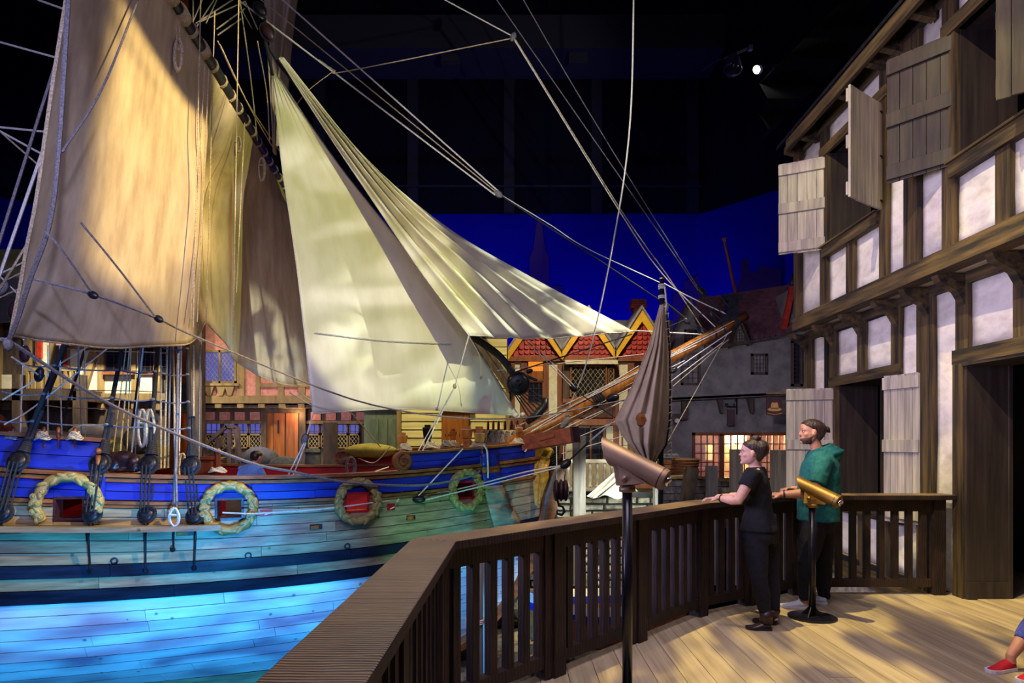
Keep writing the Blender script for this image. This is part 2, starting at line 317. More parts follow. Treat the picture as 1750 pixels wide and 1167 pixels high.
M['black_cloth'] = surf('black_jersey', C(12, 12, 15), C(22, 22, 26), (40, 40, 40), 0.9, 0.1)
M['denim_dark'] = surf('dark_denim', C(13, 13, 20), C(24, 24, 36), (40, 40, 40), 0.9, 0.15)
M['green_cloth'] = surf('green_hoodie_cloth', C(12, 78, 74), C(22, 100, 96), (40, 40, 40), 0.9, 0.12)
M['blue_cloth'] = surf('blue_shirt_cloth', C(96, 132, 196), C(118, 152, 212), (40, 40, 40), 0.9, 0.1)
M['denim'] = surf('blue_denim', C(56, 66, 140), C(84, 94, 166), (40, 40, 40), 0.9, 0.15)
M['shoe_w'] = surf('white_leather', C(206, 206, 212), C(226, 226, 230), (9, 9, 9), 0.4, 0.04)
M['shoe_b'] = surf('brown_boot_leather', C(52, 36, 32), C(78, 54, 46), (9, 9, 9), 0.38, 0.06)
M['shoe_r'] = surf('red_canvas', C(172, 12, 30), C(200, 22, 42), (20, 20, 20), 0.7, 0.08)
M['sack'] = surf('grey_sacking', C(58, 58, 56), C(86, 84, 78), (9, 9, 9), 0.9, 0.3)
M['sack_y'] = surf('olive_sacking', C(128, 120, 56), C(162, 152, 74), (9, 9, 9), 0.9, 0.3)
M['crate'] = surf('basket_wood', C(120, 78, 44), C(160, 108, 62), (4, 4, 20), 0.7, 0.3)
M['sign'] = surf('brown_sign_board', C(70, 46, 44), C(88, 60, 56), (5, 5, 5), 0.6, 0.05)
M['signgold'] = surf('tan_paint', C(206, 150, 86), C(222, 168, 102), (9, 9, 9), 0.6, 0.05)
M['sign_blk'] = surf('exit_sign_black', C(22, 22, 24), C(28, 28, 30), (5, 5, 5), 0.5, 0.0)
M['sign_wht'] = glow('sign_letters', C(210, 205, 200), 0.22)
M['tartan'] = surf('patterned_cloth', C(214, 150, 96), C(244, 210, 150), (9, 9, 9), 0.8, 0.1)
M['tar2'] = surf('dark_red_block', C(40, 20, 26), C(64, 34, 40), (14, 14, 14), 0.4, 0.1)
M['cathead'] = surf('cathead_wood', C(104, 52, 40), C(146, 78, 58), (3, 9, 9), 0.5, 0.12)
# ================================================================== THE SETTING
def struct(name, mb, mat, parent=None, label=None, smooth=False):
    return obj(name, mb, mat, parent, label, smooth, kind=None if parent else 'structure')

# painted night sky on a curved cloth wall, black drapes above it
skyline = [V((-22, 17, 0)), V((-16, 24, 0)), V((6.9, 24, 0)), V((8.9, 21.6, 0)), V((12.5, 15.5, 0))]
mb = MB()
for a, b in zip(skyline[:-1], skyline[1:]):
    mb.beam(a + V((0, 0, 3.85)), b + V((0, 0, 3.85)), 0.12, 12.5)
backdrop = struct('wall_back', mb, M['sky'])
def painted(polys, nm='painted_roof'):                        # flat scenery boards fixed on the cloth
    for pl, d in polys:
        m_ = MB().prism([P(x, y, d) for x, y in pl], (0, 0.03, 0)); obj(nm, m_, M['sil'], backdrop)
painted([([(905, 505), (905, 440), (912, 425), (917, 380), (921, 372), (926, 380), (931, 425), (938, 440), (938, 505)], 23.9)], 'painted_steeple')
painted([([(890, 530), (890, 505), (905, 492), (938, 500), (945, 488), (960, 490), (966, 530)], 23.88),
         ([(1150, 560), (1150, 505), (1170, 495), (1170, 480), (1195, 470), (1195, 560)], 23.86)])
painted([([(1256, 560), (1256, 500), (1266, 470), (1266, 446), (1280, 441), (1280, 462), (1296, 466), (1296, 452), (1335, 462), (1335, 560)], 21.2)])
mb = MB()
for a, b in zip(skyline[:-1], skyline[1:]):
    o_ = V((0, -0.5, 0)); mb.beam(a + o_ + V((0, 0, 15.42)), b + o_ + V((0, 0, 15.42)), 0.1, 10.98)
struct('wall_back_drape', mb, M['drape'])
mb = MB().box((0, 12, 21.0), (46, 26, 0.2)); struct('ceiling', mb, M['drape'])
mb = MB().box((-22.0, 8, 8), (0.2, 30, 26)); struct('wall_left', mb, M['drape'])
for i, px in enumerate((545, 705, 870, 1020, 1185)):
    m_ = MB().fb(px - 9, 105, px + 9, 362, 23.2, 0.25); o = struct('trim_%d' % (i + 1), m_, M['drape2'])
m_ = MB().fb(300, 25, 1240, 82, 19.5, 1.6); struct('trim_6', m_, M['drape2'])
m_ = MB().fb(380, 121, 1200, 130, 23.0, 0.2).fb(380, 316, 1200, 319, 23.0, 0.06); struct('trim_7', m_, M['drape2'])
for i, (px, py) in enumerate(((770, 100), (988, 98))):
    m_ = MB().fb(px - 16, py - 9, px + 16, py + 9, 19.2, 0.2).fb(px - 12, py - 5, px + 12, py + 5, 19.15, 0.06)
    obj('vent_box', m_, M['drape2'], None, ('small dark box under the ceiling beam, left of the two' if i == 0 else 'small dark box under the ceiling beam, right of the two'), cat='vent')
# folded acoustic netting beside the house roof
G = []
for i in range(5):
    row = []
    for j in range(8):
        px = 1480 - j * 26 + (i % 2) * 14; py = -40 + j * 26 + i * 26; row.append(P(px, py, 15.0 + ((i + j) % 2) * 1.2))
    G.append(row)
m_ = MB().grid(G); o = obj('folded_ceiling_fabric', m_, surf('dark_green_net', C(5, 7, 10), C(8, 10, 14), (3, 3, 3), 0.95, 0.0), None, 'dark folded fabric panels hanging beside the house eaves', cat='fabric panel')
mod(o, 'SOLIDIFY', thickness=0.02)

# dock bottom, quay
mb = MB()
random.seed(3); nx, ny = 40, 30; G = []
for j in range(ny + 1):
    G.append([V((-14 + 22 * i / nx, -2 + 20 * j / ny, -2.75 + 0.28 * noise.noise(V((i * 0.35, j * 0.35, 2))))) for i in range(nx + 1)])
mb.grid(G); struct('ground', mb, M['seabed'], smooth=True)
quay = MB().box((-4.0, 19.8, -1.2), (28, 9.4, 3.0)); quayo = struct('floor_quay', quay, M['seabed'])
# the quay's stone face, stone by stone
random.seed(11)
qw = MB().box((0.0, 15.05, -1.15), (11.0, 0.1, 3.05)); qwo = struct('wall_quay', qw, M['hull_in'])
z = 0.34; row = 0
while z > -1.9:
    h = random.uniform(0.15, 0.21); x = -0.6 + random.uniform(-0.3, 0); 
    while x < 4.6:
        wd = random.uniform(0.28, 0.55); n_ = 0.018; pr = random.uniform(0.0, 0.04)
        x0, x1, z0, z1 = x + n_, x + wd - n_, z - h + n_, z - n_
        jt = lambda: random.uniform(-0.018, 0.018)
        fr = [V((x0 + .02 + jt(), 14.94 - pr, z0 + .02 + jt())), V((x1 - .02 + jt(), 14.94 - pr, z0 + .02 + jt())), V((x1 - .02 + jt(), 14.94 - pr, z1 - .02 + jt())), V((x0 + .02 + jt(), 14.94 - pr, z1 - .02 + jt()))]
        bk = [V((x0, 15.02, z0)), V((x1, 15.02, z0)), V((x1, 15.02, z1)), V((x0, 15.02, z1))]
        cc = sum(fr, V()) / 4 + V((jt(), -0.02 + jt(), jt()))
        m_ = MB().add(fr + bk + [cc], [(0, 1, 8), (1, 2, 8), (2, 3, 8), (3, 0, 8), (4, 5, 1, 0), (5, 6, 2, 1), (6, 7, 3, 2), (7, 4, 0, 3)])
        obj('stone', m_, M['stone'], qwo); x += wd
    z -= h; row += 1
m_ = MB().box((1.9, 14.95, 0.40), (5.6, 0.36, 0.12)); obj('quay_coping', m_, M['tar'], qwo)

# rocks under the bow
random.seed(5)
for i in range(64):
    if i < 44: px, d = random.uniform(845, 1075), random.uniform(11.3, 14.4); zc = -2.55 + random.uniform(0, 0.25) + max(0, (d - 12.6)) * 0.45
    else: px, d = random.uniform(800, 1080), random.uniform(9.8, 11.2); zc = -2.55 + random.uniform(0, 0.25)
    c = V(((px - CX) * d / F, d, zc)); r = random.uniform(0.14, 0.34); sd = random.uniform(0, 99); R = []
    rx, ry, rz = r * random.uniform(0.9, 1.3), r, r * random.uniform(0.6, 0.8)
    m_ = MB().ell((0, 0, 0), (rx, ry, rz), 9, 6)
    m_.v = [c + p * (1 + 0.35 * noise.noise(p * (1.6 / r) + V((sd, 0, 0)))) for p in m_.v]
    obj('rock', m_, M['rock'], None, 'rounded tan boulder among the pile under the bow', cat='rock', group='boulders on the dock bottom')

# ------------------------------------------------------------------ visitors' deck
RA, RB, RC, RD, RE = V((-0.515, -1.0, 0)), V((-0.455, 3.75, 0)), V((1.76, 6.07, 0)), V((3.05, 6.9, 0)), V((4.62, 6.9, 0))
def edge_y(x):
    for a, b in ((RB, RC), (RC, RD), (RD, RE)):
        if a.x <= x <= b.x: return lerp(a.y, b.y, (x - a.x) / (b.x - a.x)) + 0.08
    return 6.98 if x > RE.x else RB.y
dk = MB().prism([V((-0.58, -1.2, -0.09)), V((-0.58, 3.72, -0.09)), V((1.72, 6.1, -0.09)), V((3.0, 6.96, -0.09)), V((4.78, 6.96, -0.09)), V((4.78, -1.2, -0.09))], (0, 0, -0.2))
deck = struct('floor', dk, M['hull_in'])
random.seed(2); x = -0.604; wd = 0.2
while x < 4.76:
    x0, x1 = max(-0.58, x + 0.0022), x + wd - 0.0022
    cuts = [-1.2] + sorted(random.uniform(0.5, 6.0) for _ in range(1)) ; ye0, ye1 = edge_y(x0), edge_y(x1)
    for k in range(2):
        a = cuts[k] + (0.002 if k else 0); b0, b1 = (cuts[1] - 0.002,) * 2 if k == 0 and cuts[1] < min(ye0, ye1) - 0.2 else (ye0, ye1)
        if k == 1 and cuts[1] >= min(ye0, ye1) - 0.2: break
        m_ = MB().prism([V((x0, a, 0)), V((x1, a, 0)), V((x1, b1, 0)), V((x0, b0, 0))], (0, 0, -0.085)); obj('deck_plank', m_, M['deck'], deck)
    x += wd
m_ = MB()
for a, b in ((RB, RC), (RC, RD), (RD, RE)):
    m_.beam(a + V((0, 0.1, -0.16)), b + V((0, 0.1, -0.16)), 0.04, 0.3)
m_.beam(RA + V((-0.13, 0, -0.16)), RB + V((-0.13, 0, -0.16)), 0.04, 0.3)
obj('deck_edge_board', m_, M['deck'], deck)
for x, y in ((-0.4, 2.5), (0.3, 4.2), (1.6, 5.8), (2.9, 6.7)):
    obj('deck_support_post', MB().box((x, y, -1.5), (0.2, 0.2, 2.5)), M['timber_dk'], deck)

# ------------------------------------------------------------------ the railing
rail = thing('deck_railing', 'dark stained wooden railing with square balusters around the viewing deck', 'railing', (1.76, 6.07, 0))
pm = {}
def rail_run(a, b, posts, spacing, ends=(0, 0)):
    d = (b - a); L = d.length; u = d / L; ang = math.atan2(u.y, u.x); sd = V((-u.y, u.x, 0))
    for t in posts:
        c = a + u * t; m_ = MB().box((c.x, c.y, 0.50), (0.125, 0.125, 1.04), ang)
        obj('railing_post', m_, M['railwood'], rail)
        if 0.3 < t < L - 0.2:
            c = a + u * (t - 0.105); obj('side_post', MB().box((c.x, c.y, 0.51), (0.075, 0.09, 1.0), ang), M['railwood'], rail)
    ts = list(posts)
    for t0, t1 in zip(ts[:-1], ts[1:]):
        n = max(1, round((t1 - t0) / spacing) - 1)
        for k in range(1, n + 1):
            c = a + u * lerp(t0, t1, k / (n + 1)); m_ = MB().box((c.x, c.y, 0.55), (0.058, 0.058, 0.80), ang)
            obj('baluster', m_, M['railwood'], rail)
        p, q = a + u * (t0 + 0.06), a + u * (t1 - 0.06)
        obj('bottom_rail', MB().beam(p + V((0, 0, .125)), q + V((0, 0, .125)), 0.07, 0.085), M['railwood'], rail)
        obj('upper_rail', MB().beam(p + V((0, 0, .955)), q + V((0, 0, .955)), 0.07, 0.13), M['railwood'], rail)
    return u, sd
rail_run(RA, RB, (0.6, 2.2, 3.5, 4.72), 0.16)
LBC = (RC - RB).length; LCD = (RD - RC).length
rail_run(RB, RC, (0.0, 1.085, 2.15, LBC), 0.16)
rail_run(RC, RD, (0.0, LCD * 0.5, LCD), 0.155)
rail_run(RD, RE, (0.0, 1.50), 0.152)
def cap(poly, mat):
    m_ = MB().prism([V((p[0], p[1], 1.07)) for p in poly], (0, 0, -0.052)); o = obj('rail_cap', m_, mat, rail); o.data.materials.append(M['railwood'])
    for pl in o.data.polygons: pl.material_index = 0 if pl.normal.z > .5 else 1
    mod(o, 'BEVEL', width=0.006, segments=2)
u1, u2, u3 = (RC - RB).normalized(), (RD - RC).normalized(), V((1, 0, 0))
def nrm(u): return V((-u.y, u.x, 0))
def mit(p, ua, ub, s):
    n = (nrm(ua) + nrm(ub)).normalized(); return p + n * (s / n.dot(nrm(ua)))
hw = 0.135; uy = (RB - RA).normalized()
cap([RA + nrm(uy) * hw, RA - nrm(uy) * hw, mit(RB, uy, u1, -hw), mit(RB, uy, u1, hw)], saw_top('sawn_rail_top_a', math.pi / 2))
cap([mit(RB, uy, u1, hw), mit(RB, uy, u1, -hw), mit(RC, u1, u2, -hw), mit(RC, u1, u2, hw)], saw_top('sawn_rail_top_b', math.atan2(u1.y, u1.x)))
cap([mit(RC, u1, u2, hw), mit(RC, u1, u2, -hw), mit(RD, u2, u3, -hw), mit(RD, u2, u3, hw)], saw_top('sawn_rail_top_c', math.atan2(u2.y, u2.x)))
cap([mit(RD, u2, u3, hw), mit(RD, u2, u3, -hw), RE + V((0.07, -hw, 0)), RE + V((0.07, hw, 0))], saw_top('sawn_rail_top_d', 0))

# ================================================================== THE TIMBER-FRAMED HOUSE ON THE DECK
XL, XU = 4.54, 4.19
def fy(px, X0): return X0 / ((px - CX) / F - 0.03)
house = thing('timber_framed_house', 'tall half timbered house with white plaster panels and plank shutters beside the deck', 'building', (5.0, 8.0, -0.2))
def wallbox(mb, y0, y1, z0, z1, X0, out, th):
    a, b = min(y0, y1), max(y0, y1)
    vs = []
    for x in (X0 - out, X0 - out + th):
        for y, z in ((a, z0), (b, z0), (b, z1), (a, z1)): vs.append((x + 0.03 * y, y, z))
    return mb.add(vs, [(0, 3, 2, 1), (4, 5, 6, 7), (0, 1, 5, 4), (1, 2, 6, 5), (2, 3, 7, 6), (3, 0, 4, 7)])
def hb(nm, px0, px1, z0, z1, X0, mat, out=0.035, th=0.12, ext=None):
    y0, y1 = fy(px0, X0), fy(px1, X0)
    if ext is not None: y1 = ext
    return obj(nm, wallbox(MB(), y0, y1, z0, z1, X0, out, th), mat, house)
def panel(px0, px1, z0, z1, X0, ext=None):
    y0, y1 = fy(px0, X0), (ext if ext is not None else fy(px1, X0)); n = 6; G = []
    for i in range(n + 1):
        row = []
        for j in range(n + 1):
            y, zz = lerp(y0, y1, j / n), lerp(z0, z1, i / n); e = 0.012 * noise.noise(V((y * 3, zz * 3, px0)))
            row.append(V((X0 + 0.012 + e + 0.03 * y, y, zz)))
        G.append(row)
    o = obj('plaster_panel', MB().grid(G), M['plaster'], house, smooth=True); mod(o, 'SOLIDIFY', thickness=0.08, offset=-1.0)
YN = 2.5                                                       # the front runs on beside the camera
# lower storey
for a, b, z0, z1 in ((1379, 1391, -2.0, 3.27), (1421, 1432, -0.2, 3.27), (1469, 1482, 2.59, 3.27), (1527, 1543, 2.59, 3.27), (1571, 1583, -0.2, 3.27), (1583, 1600, -0.2, 3.27), (1638, 1660, 2.6, 3.27), (1737, 1762, 2.6, 3.27)):
    hb('wall_post', a, b, z0, z1, XL, M['post'])
hb('wall_post', 1469, 1482, -0.2, 0.62, XL, M['post']); hb('wall_post', 1512, 1524, -0.2, 0.62, XL, M['post'])
for a, b, z0, z1 in ((1391, 1421, -0.1, 3.27), (1432, 1469, 2.59, 3.27), (1482, 1527, 2.59, 3.27), (1543, 1571, -0.1, 3.27), (1600, 1638, 0.0, 3.27), (1660, 1737, 2.6, 3.27), (1432, 1469, 0.02, 0.62), (1482, 1512, 0.02, 0.62), (1524, 1543, 0.02, 0.62)):
    panel(a, b, z0, z1, XL)
panel(1762, 0, 2.6, 3.27, XL, YN)
hb('wall_plate', 1379, 0, 3.27, 3.42, XL, M['beam'], ext=YN)
hb('lintel_beam', 1421, 1543, 2.45, 2.59, XL, M['beam'], out=0.05)
hb('lintel_beam', 1636, 0, 2.45, 2.6, XL, M['beam'], out=0.06, ext=YN)
hb('window_sill', 1424, 1545, 0.62, 0.74, XL, M['beam'], out=0.09)
hb('ground_sill', 1379, 1640, -0.32, -0.08, XL, M['beam'], out=0.05)
hb('stone_footing', 1379, 1640, -2.6, -0.32, XL, M['stone'], out=0.02, th=0.3)
hb('door_post', 1637, 1655, -0.02, 2.45, XL, M['post'], out=0.06, th=0.2)
# backing walls, coloured near-black as shadow lines behind the panels, split around the openings
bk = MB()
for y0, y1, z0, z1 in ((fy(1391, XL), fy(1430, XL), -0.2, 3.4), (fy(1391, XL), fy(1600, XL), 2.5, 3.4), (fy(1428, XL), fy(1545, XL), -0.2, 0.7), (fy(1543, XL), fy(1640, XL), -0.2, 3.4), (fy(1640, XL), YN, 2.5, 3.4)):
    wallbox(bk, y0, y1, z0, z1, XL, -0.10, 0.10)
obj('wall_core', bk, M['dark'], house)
# lower window: reveal boards and dark room
yf, yn = fy(1433, XL), fy(1541, XL)
m_ = MB().box((XL + 0.03 * yf + 0.30, yf + 0.02, 1.6), (0.56, 0.04, 1.74)); obj('reveal_board', m_, M['reveal'], house)
m_ = MB().box((XL + 0.03 * yn + 0.30, yn - 0.02, 1.6), (0.56, 0.04, 1.74)); obj('reveal_board', m_, M['reveal'], house)
m_ = MB().box((XL + 0.03 * 8.8 + 0.30, (yf + yn) / 2, 2.47), (0.56, yf - yn, 0.04)); obj('reveal_board', m_, M['reveal'], house)
m_ = MB().box((XL + 0.03 * 8.8 + 0.30, (yf + yn) / 2, 0.70), (0.56, yf - yn, 0.05)); obj('reveal_board', m_, M['reveal'], house)
m_ = MB().box((5.42, 8.62, 1.6), (0.10, 0.12, 1.74)); obj('window_mullion', m_, M['post'], house)
m_ = MB().box((5.42, 9.33, 1.6), (0.10, 0.12, 1.74)); obj('window_mullion', m_, M['post'], house)
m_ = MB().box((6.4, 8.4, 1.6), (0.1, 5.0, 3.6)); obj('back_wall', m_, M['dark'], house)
m_ = MB()
for zz in (0.80, 0.87): m_.tube([(4.92, 9.0, zz), (4.74, 8.9, zz), (4.72, 8.45, zz), (4.90, 8.35, zz)], 0.008, 6)
for y in (8.9, 8.45): m_.tube([(4.73, y, 0.74), (4.73, y, 0.87)], 0.008, 6)
obj('sill_guard_rail', m_, M['iron'], house)
# doorway
yd = fy(1655, XL)
m_ = MB().box((XL + 0.03 * yd + 0.19, yd - 0.01, 1.22), (0.46, 0.04, 2.46)); obj('door_reveal_board', m_, M['reveal'], house)
m_ = MB().box((XL + 0.03 * yd + 0.19, yd - 0.035, 0.09), (0.45, 0.02, 0.18)); obj('door_reveal_plinth', m_, M['reveal'], house)
m_ = MB().box((XL + 0.03 * yd + 0.41, yd - 0.033, 1.22), (0.04, 0.02, 2.46)); obj('door_reveal_stop', m_, M['reveal'], house)
m_ = MB().box((XL + 0.03 * 5.2 + 0.23, 4.8, 2.44), (0.5, 3.8, 0.04)); obj('door_reveal_board', m_, M['reveal'], house)
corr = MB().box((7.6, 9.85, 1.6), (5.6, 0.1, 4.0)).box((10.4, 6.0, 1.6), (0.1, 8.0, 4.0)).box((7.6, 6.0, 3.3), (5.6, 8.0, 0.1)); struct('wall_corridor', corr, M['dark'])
fl = MB().box((7.6, 5.0, -0.055), (5.66, 9.6, 0.1)); cf = struct('floor_corridor', fl, M['hull_in'])
for k in range(40):
    m_ = MB().box((4.80 + 0.07 + k * 0.14, 5.0, 0.0), (0.134, 9.6, 0.02)); obj('floor_plank', m_, M['deck'], cf)
s = thing('direction_sign', 'small black wall sign with white lettering and arrow in the dark doorway', 'sign', P(1731, 760, 9.78))
obj('sign_board', MB().fb(1700, 736, 1747, 762, 9.76, 0.02), M['sign_blk'], s)
def text(body, name, px, py, d, size, mat, parent, align='RIGHT', ext=0.002):
    cu = bpy.data.curves.new(name, 'FONT'); cu.body = body; cu.size = size; cu.align_x = align; cu.extrude = ext
    o = bpy.data.objects.new(name, cu); COL.objects.link(o); bpy.context.view_layer.update()
    me = bpy.data.meshes.new_from_object(o.evaluated_get(bpy.context.evaluated_depsgraph_get())); bpy.data.objects.remove(o)
    me.materials.clear(); me.materials.append(mat); o = bpy.data.objects.new(name, me); COL.objects.link(o); o.parent = parent
    o.location = P(px, py, d) - wl(parent); o.rotation_euler = (math.pi / 2, 0, 0); return o
text('CONTINUE', 'sign_lettering', 1733, 748.0, 9.75, 0.072, M['sign_wht'], s)
text('CONTINUER', 'sign_lettering', 1733, 756.5, 9.75, 0.072, M['sign_wht'], s)
m_ = MB().fb(1735, 748.6, 1743, 750.2, 9.75, 0.006); a_ = P(1744, 749.4, 9.75)
for sg in (1, -1): m_.beam(a_, a_ + V((-0.035, 0, 0.035 * sg)), 0.006, 0.013, up=(1, 0, sg))
obj('sign_arrow', m_, M['sign_wht'], s)

# upper storey
hb('jetty_beam', 1360, 0, 3.37, 3.57, XU, M['beam'], out=0.06, th=0.2, ext=YN)
m_ = MB(); wallbox(m_, fy(1362, XU), YN, 3.395, 3.42, XU, -0.1, 0.36); obj('jetty_soffit', m_, M['plaster'], house)
for a, b, z0, z1 in ((1360, 1371, 3.57, 6.07), (1405, 1417, 3.57, 6.07), (1450, 1463, 3.57, 4.23), (1507, 1521, 3.57, 6.07), (1549, 1562, 3.57, 6.07), (1562, 1576, 3.57, 6.07), (1615, 1637, 3.57, 6.07), (1707, 1733, 3.57, 4.23)):
    hb('wall_post', a, b, z0, z1, XU, M['post'])
hb('wall_post', 0, 0, 3.57, 6.07, XU, M['post'], ext=4.55) if False else None
m_ = MB(); wallbox(m_, 4.75, 4.95, 3.57, 6.07, XU, 0.035, 0.12); obj('wall_post', m_, M['post'], house)
for a, b, z0, z1 in ((1371, 1405, 3.57, 6.07), (1417, 1450, 3.57, 4.23), (1463, 1507, 3.57, 4.23), (1521, 1549, 3.57, 6.07), (1576, 1615, 3.57, 6.07), (1637, 1707, 3.57, 4.23), (1417, 1507, 5.82, 6.07), (1637, 1707, 5.82, 6.07)):
    panel(a, b, z0, z1, XU)
panel(1733, 0, 3.57, 4.23, XU, 4.95); panel(1733, 0, 5.82, 6.07, XU, 4.95)
m_ = MB(); wallbox(m_, YN, 4.75, 3.57, 6.07, XU, -0.012, 0.1); obj('plaster_panel', m_, M['plaster'], house)
hb('window_sill', 1413, 1508, 4.23, 4.37, XU, M['beam'], out=0.08); hb('window_sill', 1633, 0, 4.23, 4.37, XU, M['beam'], out=0.08, ext=4.9)
hb('sill_cap', 1412, 1509, 4.37, 4.395, XU, M['beam'], out=0.11, th=0.25); hb('sill_cap', 1632, 0, 4.37, 4.395, XU, M['beam'], out=0.11, th=0.25, ext=4.9)
hb('lintel_beam', 1405, 1521, 5.68, 5.82, XU, M['beam'], out=0.05); hb('lintel_beam', 1615, 0, 5.68, 5.82, XU, M['beam'], out=0.05, ext=4.75)
hb('wall_plate', 1360, 0, 6.07, 6.32, XU, M['beam'], out=0.04, ext=YN)
hb('eaves_fascia', 1343, 0, 6.02, 6.19, 3.86, M['beam'], out=0.0, th=0.05, ext=YN)
m_ = MB(); m_.prism([V((3.84 + 0.03 * y, y, zz)) if i in (0, 3) else V((6.6 + 0.03 * y, y, zz + 2.2)) for i, (y, zz) in enumerate(((10.1, 6.19), (10.1, 6.19), (YN, 6.19), (YN, 6.19)))], (0, 0, 0.05))
obj('roof', m_, M['tar'], house)
for px in (1375, 1400, 1468, 1520, 1545, 1600, 1660, 1720):                     # brackets under the eaves
    y = fy(px, XU); x = XU + 0.03 * y
    obj('eaves_bracket', MB().prism([V((x - 0.03, y - .05, 6.30)), V((x - 0.30, y - .05, 6.14)), V((x - 0.30, y - .05, 6.04)), V((x - 0.03, y - .05, 5.98))], (0, 0.09, 0)), M['beam'], house)
for px in (1383, 1426, 1475, 1535, 1588, 1650, 1750):                           # brackets under the jetty
    y = fy(px, XL); x = XL + 0.03 * y
    obj('jetty_bracket', MB().prism([V((x - 0.03, y - .05, 3.37)), V((x - 0.33, y - .05, 3.37)), V((x - 0.30, y - .05, 3.30)), V((x - 0.12, y - .05, 3.20)), V((x - 0.03, y - .05, 3.05))], (0, 0.1, 0)), M['beam'], house)
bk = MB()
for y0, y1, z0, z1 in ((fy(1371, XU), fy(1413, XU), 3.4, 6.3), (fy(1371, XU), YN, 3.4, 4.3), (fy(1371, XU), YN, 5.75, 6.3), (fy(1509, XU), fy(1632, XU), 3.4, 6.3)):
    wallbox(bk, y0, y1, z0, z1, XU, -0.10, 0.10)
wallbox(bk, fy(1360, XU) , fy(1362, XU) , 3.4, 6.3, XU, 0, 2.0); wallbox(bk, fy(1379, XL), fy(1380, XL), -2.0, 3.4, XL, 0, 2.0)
obj('wall_core', bk, M['dark'], house)  # upper core, near-black to stand for shadow between the timbers
for a, b in ((1418, 1506), (1638, 0)):
    yf = fy(a, XU); yn = fy(b, XU) if b else 4.9; xc = XU + 0.03 * yf
    obj('reveal_board', MB().box((xc + 0.30, yf + 0.02, 5.03), (0.56, 0.04, 1.32)), M['reveal'], house)
    obj('reveal_board', MB().box((xc + 0.27, (yf + yn) / 2, 5.70), (0.56, yf - yn, 0.04)), M['reveal'], house)
    obj('reveal_board', MB().box((xc + 0.27, (yf + yn) / 2, 4.36), (0.56, yf - yn, 0.04)), M['reveal'], house)
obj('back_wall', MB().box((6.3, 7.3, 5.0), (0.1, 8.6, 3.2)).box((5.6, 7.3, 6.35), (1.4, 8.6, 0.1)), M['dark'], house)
obj('room_lamp', MB().lathe((5.55, 6.15, 4.66), [(0.04, 0.0), (0.30, 0.0), (0.30, 0.05), (0.04, 0.05)], 14), M['gold_enamel'], house)

# shutters: boards, battens, hinges
def shutter(hx, hy, ox, oy, z0, z1, mat, batz, face, nb=5, hinges=True, label=None):
    a, b = V((hx, hy, 0)), V((ox, oy, 0)); u = (b - a); L = u.length; u /= L; nv = V((-u.y, u.x, 0)) * face; up = V((0, 0, 1))
    root = obj('shutter', MB().beam(a + up * (z0 + .01), a + up * (z1 - .01), 0.02, 0.02), mat, house, label)
    w_ = L / nb
    for k in range(nb):
        p = a + u * (w_ * k + 0.003); q = a + u * (w_ * (k + 1) - 0.003); z0k = z0 + random.uniform(-.006, .006)
        m_ = MB().prism([p + up * z0k, q + up * z0k, q + up * (z1 + random.uniform(-.004, .004)), p + up * z1], nv * -0.026); obj('shutter_board', m_, mat, root)
    for zb in batz:
        m_ = MB().prism([a + u * 0.0 + up * (zb - .075) + nv * 0.0, b + up * (zb - .075), b + up * (zb + .075), a + up * (zb + .075)], nv * 0.028); o = obj('shutter_batten', m_, mat, root); mod(o, 'BEVEL', width=0.004, segments=1)
    if hinges:
        for zb in batz:
            m_ = MB().prism([a - nv * .027 + up * (zb - .012), a - nv * .027 + u * .12 + up * (zb - .004), a - nv * .027 + u * .12 + up * (zb + .004), a - nv * .027 + up * (zb + .012)], nv * -0.008); obj('strap_hinge', m_, M['iron'], root)
    return root
random.seed(8)
def bz(z0, z1): return (z0 + 0.10, (z0 + z1) / 2, z1 - 0.10)
shutter(4.46, 9.13, 3.90, 9.42, 4.36, 5.68, M['shut_pale'], bz(4.36, 5.68), 1, label='pale shutter')
shutter(4.42, 7.68, 3.77, 7.22, 4.38, 5.63, M['shut_pale'], bz(4.38, 5.63), -1, label='weathered shutter seen from its plain side')
shutter(4.38, 6.37, 3.99, 6.85, 4.38, 5.69, M['shut_dark'], bz(4.38, 5.69), 1, label='dark brown shutter')
shutter(4.33, 4.92, 3.92, 5.22, 4.40, 5.70, M['shut_dark'], bz(4.40, 5.70), -1, label='dark brown shutter')
shutter(4.82, 9.62, 4.20, 9.86, 0.72, 2.43, M['shut_pale'], (0.82, 1.58, 2.33), 1, label='pale shutter')
shutter(4.735, 7.47, 4.60, 7.97, 0.66, 2.44, M['shut_pale'], (0.78, 1.58, 2.34), 1, nb=5, label='pale shutter')
